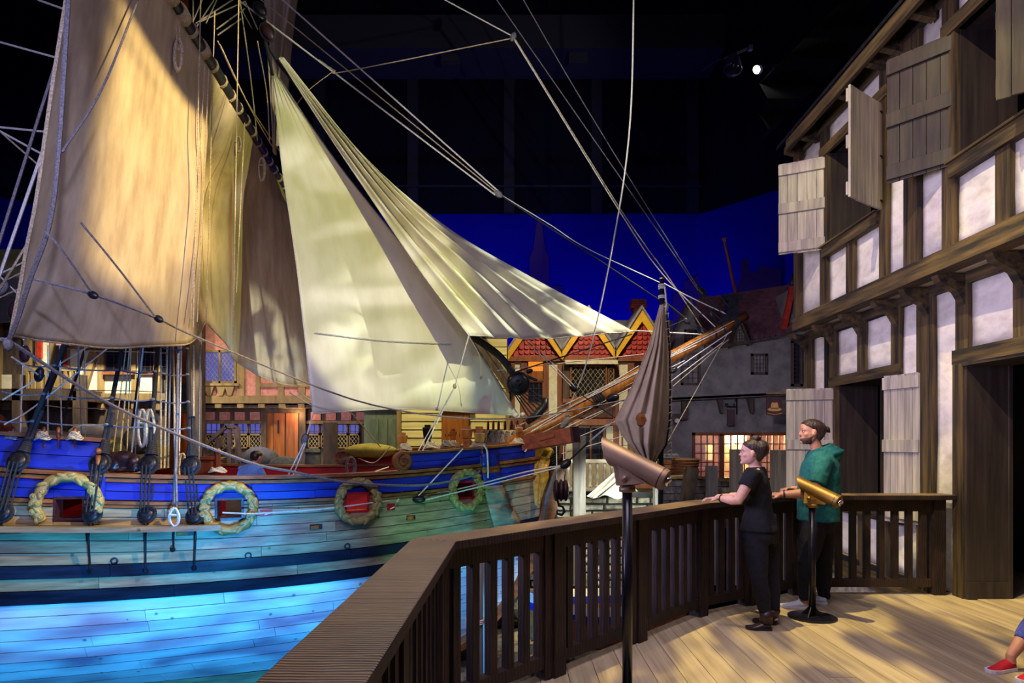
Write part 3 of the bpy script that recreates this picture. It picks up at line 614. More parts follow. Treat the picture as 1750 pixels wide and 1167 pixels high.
# ================================================================== THE SHIP
S0 = V((0.6, 13.0, 0)); ANG = math.atan(0.25); FU = V((math.cos(ANG), math.sin(ANG), 0)); RV = V((math.sin(ANG), -math.cos(ANG), 0)); UP = V((0, 0, 1))
def sw(u, v, z): return S0 + FU * u + RV * v + UP * z
ship = thing('sailing_ship', 'old wooden two-masted trading ship with blue bulwarks, carved wreaths and cream sails set', 'ship', sw(-4.5, 0, -2.6))
def pw(z, tab):
    if z <= tab[0][0]: return tab[0][1]
    for (a, x), (b, y) in zip(tab[:-1], tab[1:]):
        if z <= b: return lerp(x, y, (z - a) / (b - a))
    return tab[-1][1]
def stem_u(z): return pw(z, [(-2.6, -2.2), (-2.0, -1.2), (-1.3, -0.62), (-0.6, -0.25), (0.2, -0.02), (1.0, 0.06), (1.8, 0.12)])
def beam_v(z): return pw(z, [(-2.6, 0.12), (-2.4, 0.7), (-2.0, 1.45), (-1.5, 1.98), (-1.0, 2.26), (-0.5, 2.40), (0.1, 2.46), (0.8, 2.44), (1.3, 2.36), (1.9, 2.26)])
def run_l(z): return pw(z, [(-2.6, 9.5), (-1.5, 8.2), (-0.6, 7.5), (0.7, 6.9), (1.7, 6.2)])
def sheer(u, z=0.9):
    k = 1.0 if u > -4.6 else lerp(0.15, 1.15, min(1.0, max(0.0, (z + 0.6) / 1.7)))
    return 0.0105 * (u + 4.6) ** 2 * k
def hv(u, z):
    s = min(max((stem_u(z) - u) / run_l(z), 0.0), 1.0); b = beam_v(z) * (1 - (1 - s) ** 2)
    if u < -8.5: b *= 1 - 0.012 * (u + 8.5) ** 2
    return max(b, 0.03)
def hp(u, z, out=0.0, side=1):
    v = hv(u, z); du = (hv(u + .05, z) - hv(u - .05, z)) / 0.1; n = V((-du, 1.0)).normalized()
    return sw(u + n.x * out, side * (v + n.y * out), z)
def upx(px, z):            # where along the ship the hull side at height z is seen in pixel column px
    a, b = -11.0, 0.0
    for _ in range(40):
        m = (a + b) / 2; p = hp(m, z)
        if p.x / p.y * F + CX < px: a = m
        else: b = m
    return (a + b) / 2
def upx_far(px, z):
    a, b = -11.0, 0.0
    for _ in range(40):
        m = (a + b) / 2; p = hp(m, z, 0, -1)
        if p.x / p.y * F + CX < px: a = m
        else: b = m
    return (a + b) / 2
def zpx(px, py, z=0.5):
    for _ in range(6):
        u = upx(px, z); d = hp(u, z).y; z = CZ - (py - HY) * d / F
    return u, z

PORTS = [(upx(118, 0.75), 0.62), (upx(392, 0.66), 0.635), (upx(610, 0.63), 0.645), (upx(794, 0.72), 0.67)]
PHW, PHH = 0.19, 0.155
ports = [(u - PHW, u + PHW, z - PHH, z + PHH) for u, z in PORTS]
AFT = -10.6
def pieces(u0, u1, za, zb, stem):
    """cut a strake piece round the gun ports -> list of (u0,u1,za,zb,stem)"""
    out = [(u0, u1, za, zb, stem)]
    for a, b, c, d in ports:
        nxt = []
        for (p, q, e, f, st) in out:
            if q <= a or p >= b or f <= c or e >= d: nxt.append((p, q, e, f, st)); continue
            if p < a: nxt.append((p, a, e, f, False))
            if q > b: nxt.append((b, q, e, f, st))
            if e < c: nxt.append((max(p, a), min(q, b), e, c, False))
            if f > d: nxt.append((max(p, a), min(q, b), d, f, False))
        out = nxt
    return out
def skin_piece(mb, u0, u1, za, zb, stem, o0, th, side=1, gap=0.005):
    L = u1 - u0; n = max(2, int(L / 0.3)); k = max(1, int((zb - za) / 0.12)); fr, bk = [], []
    for i in range(k + 1):
        z0 = lerp(za + gap, zb - gap, i / k); a, b = [], []
        for j in range(n + 1):
            t = j / n; uu = lerp(u0 + gap * .6, u1 - gap * .6, t); z = z0 + sheer(uu, z0)
            if stem: uu = lerp(u0 + gap * .6, stem_u(z) - 0.01, t); z = z0 + sheer(uu, z0)
            a.append(hp(uu, z, o0, side)); b.append(hp(uu, z, o0 - th, side))
        fr.append(a); bk.append(b)
    # closed shell
    N = len(mb.v); m = n + 1; vs = [p for r in fr for p in r] + [p for r in bk for p in r]; off = (k + 1) * m; fs = []
    for i in range(k):
        for j in range(n):
            a = i * m + j; q = (a, a + 1, a + m + 1, a + m); fs.append(q); fs.append(tuple(off + x for x in reversed(q)))
    for j in range(n):
        fs.append((j + 1, j, off + j, off + j + 1)); t = k * m + j; fs.append((t, t + 1, off + t + 1, off + t))
    for i in range(k):
        a = i * m; fs.append((a, a + m, off + a + m, off + a)); b = i * m + n; fs.append((b + m, b, off + b, off + b + m))
    if side < 0: fs = [tuple(reversed(f)) for f in fs]
    mb.add(vs, fs)
random.seed(21)
def strake(za, zb, mat, name, out=0.0, th=0.03, a=AFT, b=0.0, plank=(2.0, 3.4)):
    cuts = [a]; x = a + random.uniform(0.6, 2.4)
    while x < b - 1.2: cuts.append(x); x += random.uniform(*plank)
    cuts.append(b)
    for p, q in zip(cuts[:-1], cuts[1:]):
        for pc in pieces(p, q, za, zb, b >= 0 and q == b):
            m_ = MB(); skin_piece(m_, *pc, out + random.uniform(0, 0.006), th); obj(name, m_, mat, ship, smooth=False)
# planking from the rail down
strake(1.00, 0.88, M['blue'], 'bulwark_plank') if False else None
for za, zb in ((0.88, 1.00), (0.76, 0.88)): strake(za, zb, M['blue'], 'bulwark_plank', plank=(3.5, 5))
strake(0.70, 0.755, M['rail'], 'rubbing_strake', out=0.035, th=0.06, plank=(3.5, 5)); strake(0.655, 0.70, M['rail'], 'rubbing_strake', out=0.02, th=0.05, plank=(3.5, 5))
zs = [0.655, 0.53, 0.375, 0.215, 0.06, -0.10]
for a, b in zip(zs[1:], zs[:-1]): strake(a, b, M['plank'], 'hull_plank')
strake(-0.27, -0.10, M['wale'], 'wale', out=0.03, th=0.06); strake(-0.43, -0.27, M['plank'], 'hull_plank'); strake(-0.61, -0.43, M['wale'], 'wale', out=0.03, th=0.06)
zs = [-0.61, -0.79, -0.97, -1.15, -1.33, -1.51, -1.70, -1.90, -2.12, -2.40]
for a, b in zip(zs[1:], zs[:-1]): strake(a, b, M['white_bottom'], 'bottom_plank')
# raised blue sides fore and aft
UFC2 = upx_far(584, 1.4); UFC = upx(684, 1.2); UQD = upx(181, 1.4)
for a, b in ((1.125, 1.25), (1.25, 1.385)): strake(a, b, M['blue'], 'bulwark_plank', a=UFC, plank=(4, 6))
for a, b in ((1.125, 1.33), (1.33, 1.545)): strake(a, b, M['blue'], 'bulwark_plank', b=UQD, plank=(4, 6))
# rails
def rail_strip(za, zb, out, th, a, b, name='cap_rail', mat=None, side=1, stem=False):
    m_ = MB(); skin_piece(m_, a, b, za, zb, stem, out, th, side); return obj(name, m_, mat or M['rail'], ship)
rail_strip(1.065, 1.125, 0.07, 0.20, AFT, 0.0, stem=True); rail_strip(1.00, 1.06, 0.04, 0.12, AFT, 0.0, stem=True)
rail_strip(1.385, 1.43, 0.06, 0.22, UFC, 0.0, stem=True)
rail_strip(1.545, 1.605, 0.06, 0.22, AFT, UQD)
# inner shell with the same port holes, and the far side
sh = MB()
for pc in pieces(AFT, 0.0, -2.45, 1.08, True): skin_piece(sh, *pc, -0.025, 0.06, 1, 0.0)
for pc in pieces(UFC, 0.0, 1.08, 1.40, True): skin_piece(sh, *pc, -0.025, 0.06, 1, 0.0)
skin_piece(sh, AFT, UQD, 1.08, 1.56, False, -0.025, 0.06, 1, 0.0)
obj('hull_shell', sh, M['hull_in'], ship)
fs_ = MB(); skin_piece(fs_, AFT, 0.0, -0.12, 1.07, True, 0.0, 0.08, -1, 0.0); skin_piece(fs_, UFC2, 0.0, 1.05, 1.39, True, 0.0, 0.08, -1, 0.0)
obj('far_bulwark', fs_, M['red'], ship, 'red inner side of the far bulwark')
fb_ = MB(); skin_piece(fb_, AFT, 0.0, -2.45, -0.12, True, 0.0, 0.08, -1, 0.0); skin_piece(fb_, AFT, UQD, 1.05, 1.55, False, 0, 0.08, -1, 0.0); obj('far_hull_side', fb_, M['plank'], ship)
rail_strip(1.065, 1.12, 0.06, 0.22, AFT, 0.0, side=-1, stem=True); rail_strip(1.385, 1.44, 0.06, 0.24, UFC2, 0.0, side=-1, stem=True)
# decks
def deckpoly(a, b, z, inset=0.08, n=14):
    us = [lerp(a, b, i / n) for i in range(n + 1)]
    return [sw(u, hv(u, z) - inset, z) for u in us] + [sw(u, -(hv(u, z) - inset), z) for u in reversed(us)]
obj('main_deck', MB().prism(deckpoly(AFT, -0.8, -0.05), (0, 0, -0.06)), M['deckwood'], ship)
obj('fore_deck', MB().prism(deckpoly(UFC + 0.3, -0.3, 1.02), (0, 0, -0.06)), M['deckwood'], ship)
obj('quarter_deck', MB().prism(deckpoly(AFT, UQD - 0.2, 1.15), (0, 0, -0.06)), M['deckwood'], ship)
obj('stern_wall', MB().prism([sw(AFT + .02, hv(AFT, z), z) for z in (-2.3, -1.5, -0.5, 0.5, 1.55)] + [sw(AFT + .02, -hv(AFT, z), z) for z in (1.55, 0.5, -0.5, -1.5, -2.3)], FU * -0.06), M['plank'], ship)
# stem post, keel, knee of the head
m_ = MB(); prof = [(-2.75, -2.3), (-2.2, -1.30), (-1.3, -0.55), (-0.6, -0.18), (0.2, 0.06), (1.0, 0.14), (1.9, 0.2)]
m_.prism([sw(u - 0.10, 0.07, z) for z, u in prof] + [sw(u + pw(z, [(-2.75, .12), (0, .2), (0.9, 0.34), (1.9, .22)]), 0.07, z) for z, u in reversed(prof)], RV * -0.14)
obj('stem_post', m_, M['rail'], ship)
obj('keel', MB().beam(sw(-2.2, 0, -2.65), sw(AFT, 0, -2.65), 0.2, 0.28), M['plank'], ship)
# cladding strip that guards the bow from the anchor, painted like the side it covers
edgeL = [(819, 775), (819.5, 798), (820, 809), (822, 830), (829, 862), (839, 898), (850, 930)]
edgeR = [(846, 772), (848, 795), (849, 806), (852, 828), (866, 860), (884, 894), (902, 925)]
for i, mt_ in enumerate(('blue', 'rail', 'blue', 'plank', 'plank', 'plank')):
    rows = []
    for k in range(4):
        t = k / 3; row = []
        for j in range(4):
            q = [lerp(lerp(edgeL[i][n_], edgeR[i][n_], j / 3), lerp(edgeL[i + 1][n_], edgeR[i + 1][n_], j / 3), t) for n_ in (0, 1)]
            u, z = zpx(q[0], q[1], 0.9); row.append(hp(u, z, 0.075))
        rows.append(row)
    o = obj('anchor_lining', MB().grid(rows), M[mt_], ship, smooth=True); mod(o, 'SOLIDIFY', thickness=0.05, offset=0)
# scroll ends of the rails
def scroll(c, ax, up, r, wd, mat, par):
    m_ = MB(); nv = ax.cross(up).normalized(); c = V(c); pts = []
    for i in range(40):
        a = -math.pi / 2 - i / 39 * 3.6 * math.pi; rr = r * (1 - 0.80 * i / 39); pts.append(c + ax * (rr * math.cos(a) * -1) * -1 + up * (rr * math.sin(a) * -1))
    R = []
    for i, p in enumerate(pts):
        e = (c - p).normalized(); t_ = r * 0.22 * (1 - 0.4 * i / 39)
        R.append([p - nv * wd / 2, p + e * t_ - nv * wd / 2, p + e * t_ + nv * wd / 2, p + nv * wd / 2])
    m_.rings(R); m_.rings([[c - nv * (wd * .30) + (ax * math.cos(a) + up * math.sin(a)) * r * .95 for a in [2 * math.pi * k / 20 for k in range(20)]], [c + nv * (wd * .30) + (ax * math.cos(a) + up * math.sin(a)) * r * .95 for a in [2 * math.pi * k / 20 for k in range(20)]]])
    return obj('rail_scroll', m_, mat, par)
t1 = (hp(UFC + .1, 1.3) - hp(UFC - .1, 1.3)).normalized()
scroll(hp(UFC + 0.02, 1.27 + sheer(UFC), 0.02), t1, UP, 0.165, 0.16, M['rail'], ship)
t2 = (hp(UFC2 + .1, 1.3, 0, -1) - hp(UFC2 - .1, 1.3, 0, -1)).normalized()
scroll(hp(UFC2 + 0.02, 1.27 + sheer(UFC2), -0.04, -1), t2, UP, 0.165, 0.16, M['rail'], ship)
# port frames and lids
for pi_, (u, z) in enumerate(PORTS):
    m_ = MB(); zz = z + sheer(u)
    for (a, b, c, d) in ((-PHW, PHW, -PHH - .01, -PHH + .025), (-PHW, PHW, PHH - .025, PHH + .01), (-PHW, -PHW + .03, -PHH, PHH), (PHW - .03, PHW, -PHH, PHH)):
        p = [hp(u + a, zz + c, 0.01), hp(u + b, zz + c, 0.01), hp(u + b, zz + d, 0.01), hp(u + a, zz + d, 0.01)]
        m_.prism(p, RV * -0.24)
    obj('port_frame', m_, M['red'] if pi_ > 1 else M['tar2'], ship)
# carved wreaths round the ports
def wreath(u, z, r, cut=False):
    zz = z + sheer(u); c = hp(u, zz, 0.05); tu = (hp(u + .2, zz) - hp(u - .2, zz)).normalized(); nv = (hp(u, zz, .2) - hp(u, zz)).normalized()
    m_ = MB(); R = []; n = 60
    for i in range(n):
        a = 2 * math.pi * i / n
        if cut and math.sin(a) < -0.62: continue
        cen = c + (tu * math.cos(a) + UP * math.sin(a)) * r; er = tu * math.cos(a) + UP * math.sin(a); rad = 0.070 + 0.006 * math.sin(a * 13) + 0.003 * math.sin(a * 29 + 1)
        tw = a * 6; R.append([cen + er * rad * math.cos(b) * (1 + .12 * math.sin(3 * b + tw)) + nv * rad * math.sin(b) * (1 + .12 * math.sin(3 * b + tw)) for b in [2 * math.pi * k / 9 for k in range(9)]])
    if cut:
        k = next(i for i in range(1, len(R)) if (R[i][0] - R[i - 1][0]).length > 0.2); R = R[k:] + R[:k]; m_.rings(R)
    else: m_.rings(R + [R[0]], cap=False)
    o = obj('carved_wreath', m_, M['wreath'], ship, smooth=True)
    for sgn in (-1, 1):
        for k in range(5):
            a = math.pi / 2 + sgn * (1.0 + 0.26 * k)
            if cut and math.sin(a) < -0.6: continue
            cen = c + (tu * math.cos(a) + UP * math.sin(a)) * (r + (0.03 if k % 2 else -0.025)) + nv * 0.058
            obj('carved_fruit', MB().lathe(cen, [(.046, -.02), (.044, .005), (.030, .014), (.018, .006), (.014, .018), (.002, .02)], 14, nv), M['wreath'], o, smooth=True)
        for k in range(9):
            a = math.pi / 2 + sgn * (0.12 + 0.33 * k)
            if cut and math.sin(a) < -0.6: continue
            er = tu * math.cos(a) + UP * math.sin(a); tg = (UP * math.cos(a) - tu * math.sin(a)) * sgn; cen = c + er * (r + 0.026 * (-1) ** k) + nv * 0.056
            ax_ = (tg + er * .55 * (-1) ** k).normalized(); bx_ = nv.cross(ax_)
            rot = Matrix((ax_, bx_, nv)).transposed(); obj('carved_leaf', MB().ell(cen, (.075, .032, .020), 10, 6, rot), M['wreath'], o, smooth=True)
for i, (u, z) in enumerate(PORTS): wreath(u, z + (0.06 if i == 0 else 0.02), (0.375, 0.325, 0.315, 0.315)[i], cut=(i == 0))
# little loop-holes
for px, py, w_, h_, kind in ((455, 876, 20, 11, 'r'), (668, 866, 15, 12, 'r'), (540, 900, 21, 9, 'b'), (702, 884, 17, 8, 'b'), (17, 907, 32, 9, 'b'), (316, 911, 26, 9, 'b')):
    u, z = zpx(px, py); p = hp(u, z); s_ = p.y / F; tu = (hp(u + .1, z) - hp(u - .1, z)).normalized(); nv = (hp(u, z, .2) - hp(u, z)).normalized(); a, b = w_ * s_ / 2, h_ * s_ / 2
    m_ = MB().prism([hp(u, z, .008) + tu * (x * a) + UP * (y * b) for x, y in ((-1, -1), (1, -1), (1, 1), (-1, 1))], nv * -0.03)
    o = obj('loop_hole', m_, M['red'] if kind == 'r' else M['tar2'], ship)
    m_ = MB().prism([hp(u, z, .005) + tu * (x * a) + UP * (y * b) for x, y in ((-.9, -.8), (.4, -.8), (.4, .6), (-.9, .6))] if kind == 'b' else [hp(u, z, .005) + tu * (x * a) + UP * (y * b) for x, y in ((-.3, -.7), (.7, -.2), (.7, .1), (-.3, -.4))], nv * 0.03); obj('hole_plug', m_, M['spar'] if kind == 'b' else M['rope_w'], o)
for px, py in ((196, 958), (424, 949), (593, 933)):
    u, z = zpx(px, py); nv = (hp(u, z, .2) - hp(u, z)).normalized(); obj('scupper_ring', MB().lathe(hp(u, z, -0.01), [(0.026, 0), (0.05, 0.0), (0.05, 0.03), (0.03, 0.03), (0.026, 0.005)], 12, nv), M['wale'], ship, smooth=True)

# mast, yard, bowsprit
mx = sw(-6.67, 0, 0)
def ring_band(nm, a, b, r, mat, n=10):
    obj(nm, MB().tube([a, b], r, n), mat, ship, smooth=True)
mt = V((mx.x, mx.y, 0))
obj('main_mast', MB().tube([mt + UP * 0.3, mt + UP * 6, mt + UP * 12.5], [0.165, 0.155, 0.12], 14), M['mast'], ship, smooth=True)
m_ = MB()
for k in range(14): m_.tube([mt + UP * (2.14 + k * 0.037), mt + UP * (2.17 + k * 0.037)], 0.178, 12)
obj('mast_woolding', m_, M['rope_b'], ship)
YZ = 7.35
def yard(Y): return V((-4.42 - 0.118 * (Y - 8.45), Y, YZ))
obj('main_yard', MB().tube([yard(5.6), yard(8), yard(10.4), yard(13), yard(15.0)], [.055, .085, .105, .085, .05], 12), M['tar'], ship, smooth=True)
m_ = MB()
for y in [6 + 0.42 * k for k in range(21)]: m_.tube([yard(y - .02) , yard(y + .03)], 0.115 if y < 12 else .1, 10)
obj('sail_lashings', m_, M['rope'], ship, kind='stuff')
for y in (8.0, 8.15, 8.55, 9.3): obj('yard_woolding', MB().tube([yard(y), yard(y + .16)], 0.118, 12), M['rope'], ship, smooth=True)
bs0, bs1 = P(872, 764, cd(872)), P(1268, 543, cd(1268))
obj('bowsprit', MB().tube([bs0, bs0.lerp(bs1, .3), bs0.lerp(bs1, .7), bs1 + (bs1 - bs0) * .02], [.17, .165, .13, .10], 14), M['spar'], ship, smooth=True)
m_ = MB(); dv = (bs1 - bs0).normalized()
for t in (0.33,): 
    for k in range(5): m_.tube([bs0 + (bs1 - bs0) * t + dv * (k * .05), bs0 + (bs1 - bs0) * t + dv * (k * .05 + .03)], .178, 12)
obj('bowsprit_gammoning', m_, M['rope_b'], ship)
m_ = MB()
for t in (.86, .90, .955, .965): m_.tube([bs0 + (bs1 - bs0) * t, bs0 + (bs1 - bs0) * t + dv * .03], .135, 12)
obj('bowsprit_band', m_, M['rope_b'], ship)
# spritsail topmast standing on the bowsprit end
tp = P(1252, 536, cd(1262))
obj('jackstaff', MB().tube([P(1257, 500, 14.1), P(1238, 412, 13.9), P(1236, 407, 13.9)], [.035, .026, .05], 8), M['mast'], ship, smooth=True)
m_ = MB().prism([P(x, y, 14.0) for x, y in ((1237, 502), (1269, 502), (1269, 510), (1262, 514), (1262, 545), (1237, 560), (1226, 550), (1243, 535), (1246, 514), (1237, 510))], (0, .22, 0)); obj('jackstaff_knee', m_, M['tar'], ship)

# ------------------------------------------------------------------ sails
def sail(name, rows, mat, label, fold=None, nu=44, nv=44, skip=None):
    W = [[P(*p) for p in r] for r in rows]; G = []
    for i in range(nu + 1):
        ti = i / nu; row = []; cols = [cr([r[j] for r in W], ti) for j in range(len(W[0]))]
        for j in range(nv + 1):
            tj = j / nv; p = cr(cols, tj)
            if fold: p = p + V((0, fold(ti, tj), 0))
            row.append(p)
        G.append(row)
    o = obj(name, MB().grid(G, skip), mat, ship, label, smooth=True); mod(o, 'SOLIDIFY', thickness=0.012, offset=0); return o, G
Ys = [6.3, 7.2, 8.2, 9.15, 9.75, 10.1, 10.9, 12.0, 13.2, 14.3]
top = [(CX + F * yard(y).x / y, HY - (YZ - .1 - CZ) * F / y, y) for y in Ys]
bot = [(18, 573, 6.9), (100, 586, 7.4), (200, 594, 8.1), (290, 590, 9.0), (334, 582, 9.7), (353, 552, 10.9), (395, 605, 11.7), (440, 640, 12.7), (490, 657, 13.6), (531, 655, 14.3)]
mid = [(62, 330, 6.55), (135, 330, 7.1), (215, 330, 7.8), (290, 330, 8.7), (349, 332, 9.5), (338, 335, 11.0), (398, 345, 11.5), (425, 352, 12.4), (470, 362, 13.3), (502, 374, 14.25)]
qt = [tuple(lerp(a, b, .5) for a, b in zip(p, q)) for p, q in zip(top, mid)]
lo_ = [(38, 470, 6.75), (112, 470, 7.2), (205, 472, 7.9), (292, 474, 8.85), (344, 470, 9.6), (340, 462, 11.0), (396, 486, 11.6), (432, 505, 12.5), (480, 520, 13.4), (517, 525, 14.3)]
def fold_course(t, s):
    f = 0.05 * math.sin(s * 38) * (0.3 + .7 * t) * (1 if s < .5 else 0.4)
    f += 0.22 * math.exp(-((s - .63) / .03) ** 2) * min(1, t * 2.2) - 0.20 * math.exp(-((s - .70) / .03) ** 2) * min(1, t * 2.2)
    return f + 0.03 * noise.noise(V((s * 9, t * 5, 1)))
course, CG = sail('main_course', [top, qt, mid, lo_, bot], M['canvas2'], 'large square sail hanging from the diagonal yard', fold_course, 50, 130)
stay_rows = [
    [(466, 128, 11.75), (470, 127, 11.75), (474, 130, 11.75)],
    [(481, 275, 11.25), (530, 272, 11.7), (578, 281, 12.0)],
    [(503, 425, 10.85), (600, 425, 11.65), (692, 425, 12.3)],
    [(520, 565, 10.5), (655, 568, 11.6), (793, 560, 12.55)],
    [(535, 707, 10.3), (690, 699, 11.5), (886, 710, 12.8)]]
staysail, SG = sail('fore_staysail', stay_rows, M['canvas'], 'pale triangular staysail with a reef band', lambda t, s: 0.025 * noise.noise(V((s * 5, t * 6, 4))) + 0.02 * math.sin(s * 30) * (1 - t), 50, 50)
jib_rows = [
    [(477, 100, 11.6), (480, 98, 11.75), (484, 99, 11.8)],
    [(560, 228, 11.7), (592, 240, 11.85), (622, 268, 12.1)],
    [(642, 350, 11.7), (700, 362, 11.95), (762, 388, 12.55)],
    [(722, 468, 11.65), (820, 470, 12.1), (905, 473, 12.95)],
    [(801, 573, 11.6), (930, 578, 12.35), (1081, 566, 13.48)]]
def fold_jib(t, s):
    a = 0.34 * min(1, (1 - abs(2 * s - 1)) * 3) * min(1, t * 3 + .1) * (1 - 0.45 * t)
    x = (s * 5.5 + 0.12 * math.sin(t * 3)) % 1.0
    return a * ((1 - x / .72) if x < .72 else (x - .72) / .28) - a * .5 + 0.02 * noise.noise(V((s * 9, t * 5, 8)))
jib, JG = sail('jib', jib_rows, M['canvas'], 'pleated triangular jib set on the outer stay', fold_jib, 60, 80)
ts_rows = [[(448, -60, 12.6), (480, -60, 12.7), (512, -60, 12.8)], [(455, 60, 12.6), (474, 60, 12.7), (490, 60, 12.8)], [(462, 170, 12.6), (468, 180, 12.7), (474, 190, 12.8)], [(468, 262, 12.6), (469, 262, 12.6), (471, 262, 12.6)]]
sail('topsail', ts_rows, M['canvas2'], 'narrow hanging edge of the topsail', lambda t, s: 0.08 * math.sin(s * 12), 20, 16)
ts2 = [[(486, -60, 13.2), (500, -60, 13.3)], [(488, 60, 13.2), (497, 60, 13.3)], [(482, 300, 13.2), (486, 300, 13.3)]]
sail('topsail', [[(478, -60, 13.6), (502, -60, 13.7), (516, -60, 13.8)], [(476, 90, 13.6), (488, 90, 13.7), (498, 90, 13.8)], [(472, 250, 13.6), (480, 250, 13.7), (486, 250, 13.8)]], M['canvas2'], 'narrow hanging edge of the topsail', None, 12, 8)
# bolt ropes
def edge_rope(pts, r, mat='rope'): obj('bolt_rope', MB().tube(pts, r, 5), M[mat], ship)
edge_rope([r[0] for r in CG][::2], 0.018); edge_rope(CG[-1][::2], 0.014); edge_rope([r[-1] for r in CG][::2], 0.014)
edge_rope([r[0] for r in SG][::2], 0.010, 'rope_w'); edge_rope(SG[-1][::2], 0.010, 'rope_w'); edge_rope([r[-1] for r in SG][::2], 0.014, 'rope_g')
edge_rope([r[0] for r in JG][::2], 0.011, 'rope_w'); edge_rope(JG[-1][::2], 0.011, 'rope_w'); edge_rope([r[-1] for r in JG][::2], 0.014, 'rope_w')
m_ = MB(); row = [SG[int(q_)][j].lerp(SG[int(q_) + 1][j], q_ - int(q_)) + V((0, -0.03, 0)) for j, q_ in ((j, 37.6 + j * 0.05) for j in range(3, 44))]; m_.tube(row, [0.014 + 0.008 * (k % 2) for k in range(len(row))], 5)
obj('reef_band', m_, M['rope_w'], ship)
for k in (8, 12, 24, 30): pass

# ------------------------------------------------------------------ rigging
def rope(pts, r=0.011, mat='rope', sag=0.0, name='rope', n=None, ends=5):
    W = [P(*p) for p in pts]
    if sag or len(W) > 2:
        k = n or 14; Q = [cr(W, i / k) for i in range(k + 1)]
        Q = [q - UP * (sag * 4 * (i / k) * (1 - i / k)) for i, q in enumerate(Q)]
    else: Q = W
    return obj(name, MB().tube(Q, r, ends), M[mat], ship)
def block(px, py, d, s, ang, mat='tar', hook=False):
    c = P(px, py, d); ax = V((math.cos(ang), 0, math.sin(ang))); u_ = V((-math.sin(ang), 0, math.cos(ang)))
    R = []
    for t in (-1, -.8, -.3, .3, .8, 1):
        w_ = s * .62 * math.sqrt(max(0.05, 1 - t * t * .92)); R.append([c + ax * (t * s) + u_ * (w_ * math.cos(b)) + V((0, 1, 0)) * (w_ * .6 * math.sin(b)) for b in [2 * math.pi * k / 10 for k in range(10)]])
    o = obj('pulley_block', MB().rings(R), M[mat], ship, smooth=True)
    obj('block_strop', MB().tube([c + (ax * math.cos(b) * s * 1.08 + u_ * math.sin(b) * s * .68) for b in [2 * math.pi * k / 16 for k in range(17)]], s * .10, 5), M['rope_b'], o)
    return o
def lines(*L):
    for e in L: rope(*e[0], **e[1]) if isinstance(e, tuple) and isinstance(e[1], dict) else rope(e)
c_ = lambda px, py, off=0.0: (px, py, cd(px) + off)
# stays and halyards of the head sails
for a, b, r, mt_ in (((438, -40), (852, 327), .016, 'rope_w'), ((410, 2), (846, 333), .016, 'rope_w'), ((432, -12), (849, 329), .012, 'rope'), ((853, 332), (1129, 514), .014, 'rope_b')):
    rope([c_(*a), c_(*b)], r, mt_, name='stay')
rope([c_(858, 334), c_(940, 384), c_(1004, 425), c_(1130, 484)], .010, 'rope_w', name='stay')
rope([c_(1134, 484), c_(1180, 508), c_(1262, 546)], .012, 'rope_w', name='stay')
rope([c_(1134, 514), c_(1172, 545)], .02, 'rope_b', name='stay')
for k in (-4, 0, 4): rope([c_(1172, 547 + k), c_(1200, 566 + k)], .008, 'rope_b', name='lanyard')
block(1173, 548, cd(1173), .10, -.6); block(1202, 566, cd(1202), .09, -.6); block(851, 331, cd(851), .10, -.6, 'rope_g')
rope([c_(1080, 565, .02), c_(1120, 567), c_(1215, 572)], .014, 'rope_w', name='stay')
rope([c_(452, 30), c_(470, 100), c_(590, 246, .1), c_(700, 425, .05)], .03, 'rope_b', name='stay')
rope([c_(447, 40, -.1), c_(466, 128, -.1)], .028, 'rope_b', name='stay')
block(457, 55, 11.6, .17, -1.0, 'tar2'); block(444, 16, 11.5, .14, -.9, 'tar')
rope([(1086, -420, 9.6), (1083, -20, 10.6), (1075, 230, 11.2), (1045, 430, 12.2), (1005, 610, 13.0), (968, 705, 13.2)], .015, 'rope_w', n=32, name='halyard')
rope([(450, -167, 12.4), (876, 62, 12.4)], .012, 'rope_w'); rope([(545, 102, 12.0), (572, 120, 12.0), (596, 121, 12.0), (872, 66, 12.4)], .010, 'rope'); rope([(572, 120, 12.0), (530, 152, 12), (505, 180, 12)], .007, 'rope')
block(877, 63, 12.4, .09, 1.2, 'rope_g')
rope([(879, 68, 12.4), (1057, 358, 13.4), (1132, 468, 13.8), (1224, 560, 14.0)], .013, 'rope_w', n=12); rope([(881, 68, 12.4), (1062, 360, 13.4), (1140, 470, 13.8), (1200, 560, 14.0)], .011, 'rope', n=12)
rope([(735, -285, 12.0), (893, -3, 12.6), (1000, 181, 13.0), (1135, 400, 13.6), (1196, 496, 13.9)], .011, 'rope_g', n=12, name='stay'); rope([(690, -228, 12.0), (847, -3, 12.6), (1000, 217, 13.0), (1124, 395, 13.6), (1194, 497, 13.9)], .011, 'rope_g', n=12, name='stay')
rope([(1182, 478, 13.9), (1200, 500, 13.9)], .035, 'rope_b', name='stay'); block(1199, 498, 13.9, .11, -.8)
for x, y in ((1228, 560), (1243, 538), (1256, 560)): rope([(1201, 500, 13.9), (x, y, 14.0)], .008, 'rope_b', name='lanyard')
for a, b in (((1172, 548), (1240, 518)), ((1138, 560), (1172, 546)), ((1230, 505), (1262, 545)), ((1214, 530), (1242, 555))): rope([c_(*a), c_(*b)], .012, 'rope_b', name='stay')
block(1216, 535, 14.0, .08, -1.2)
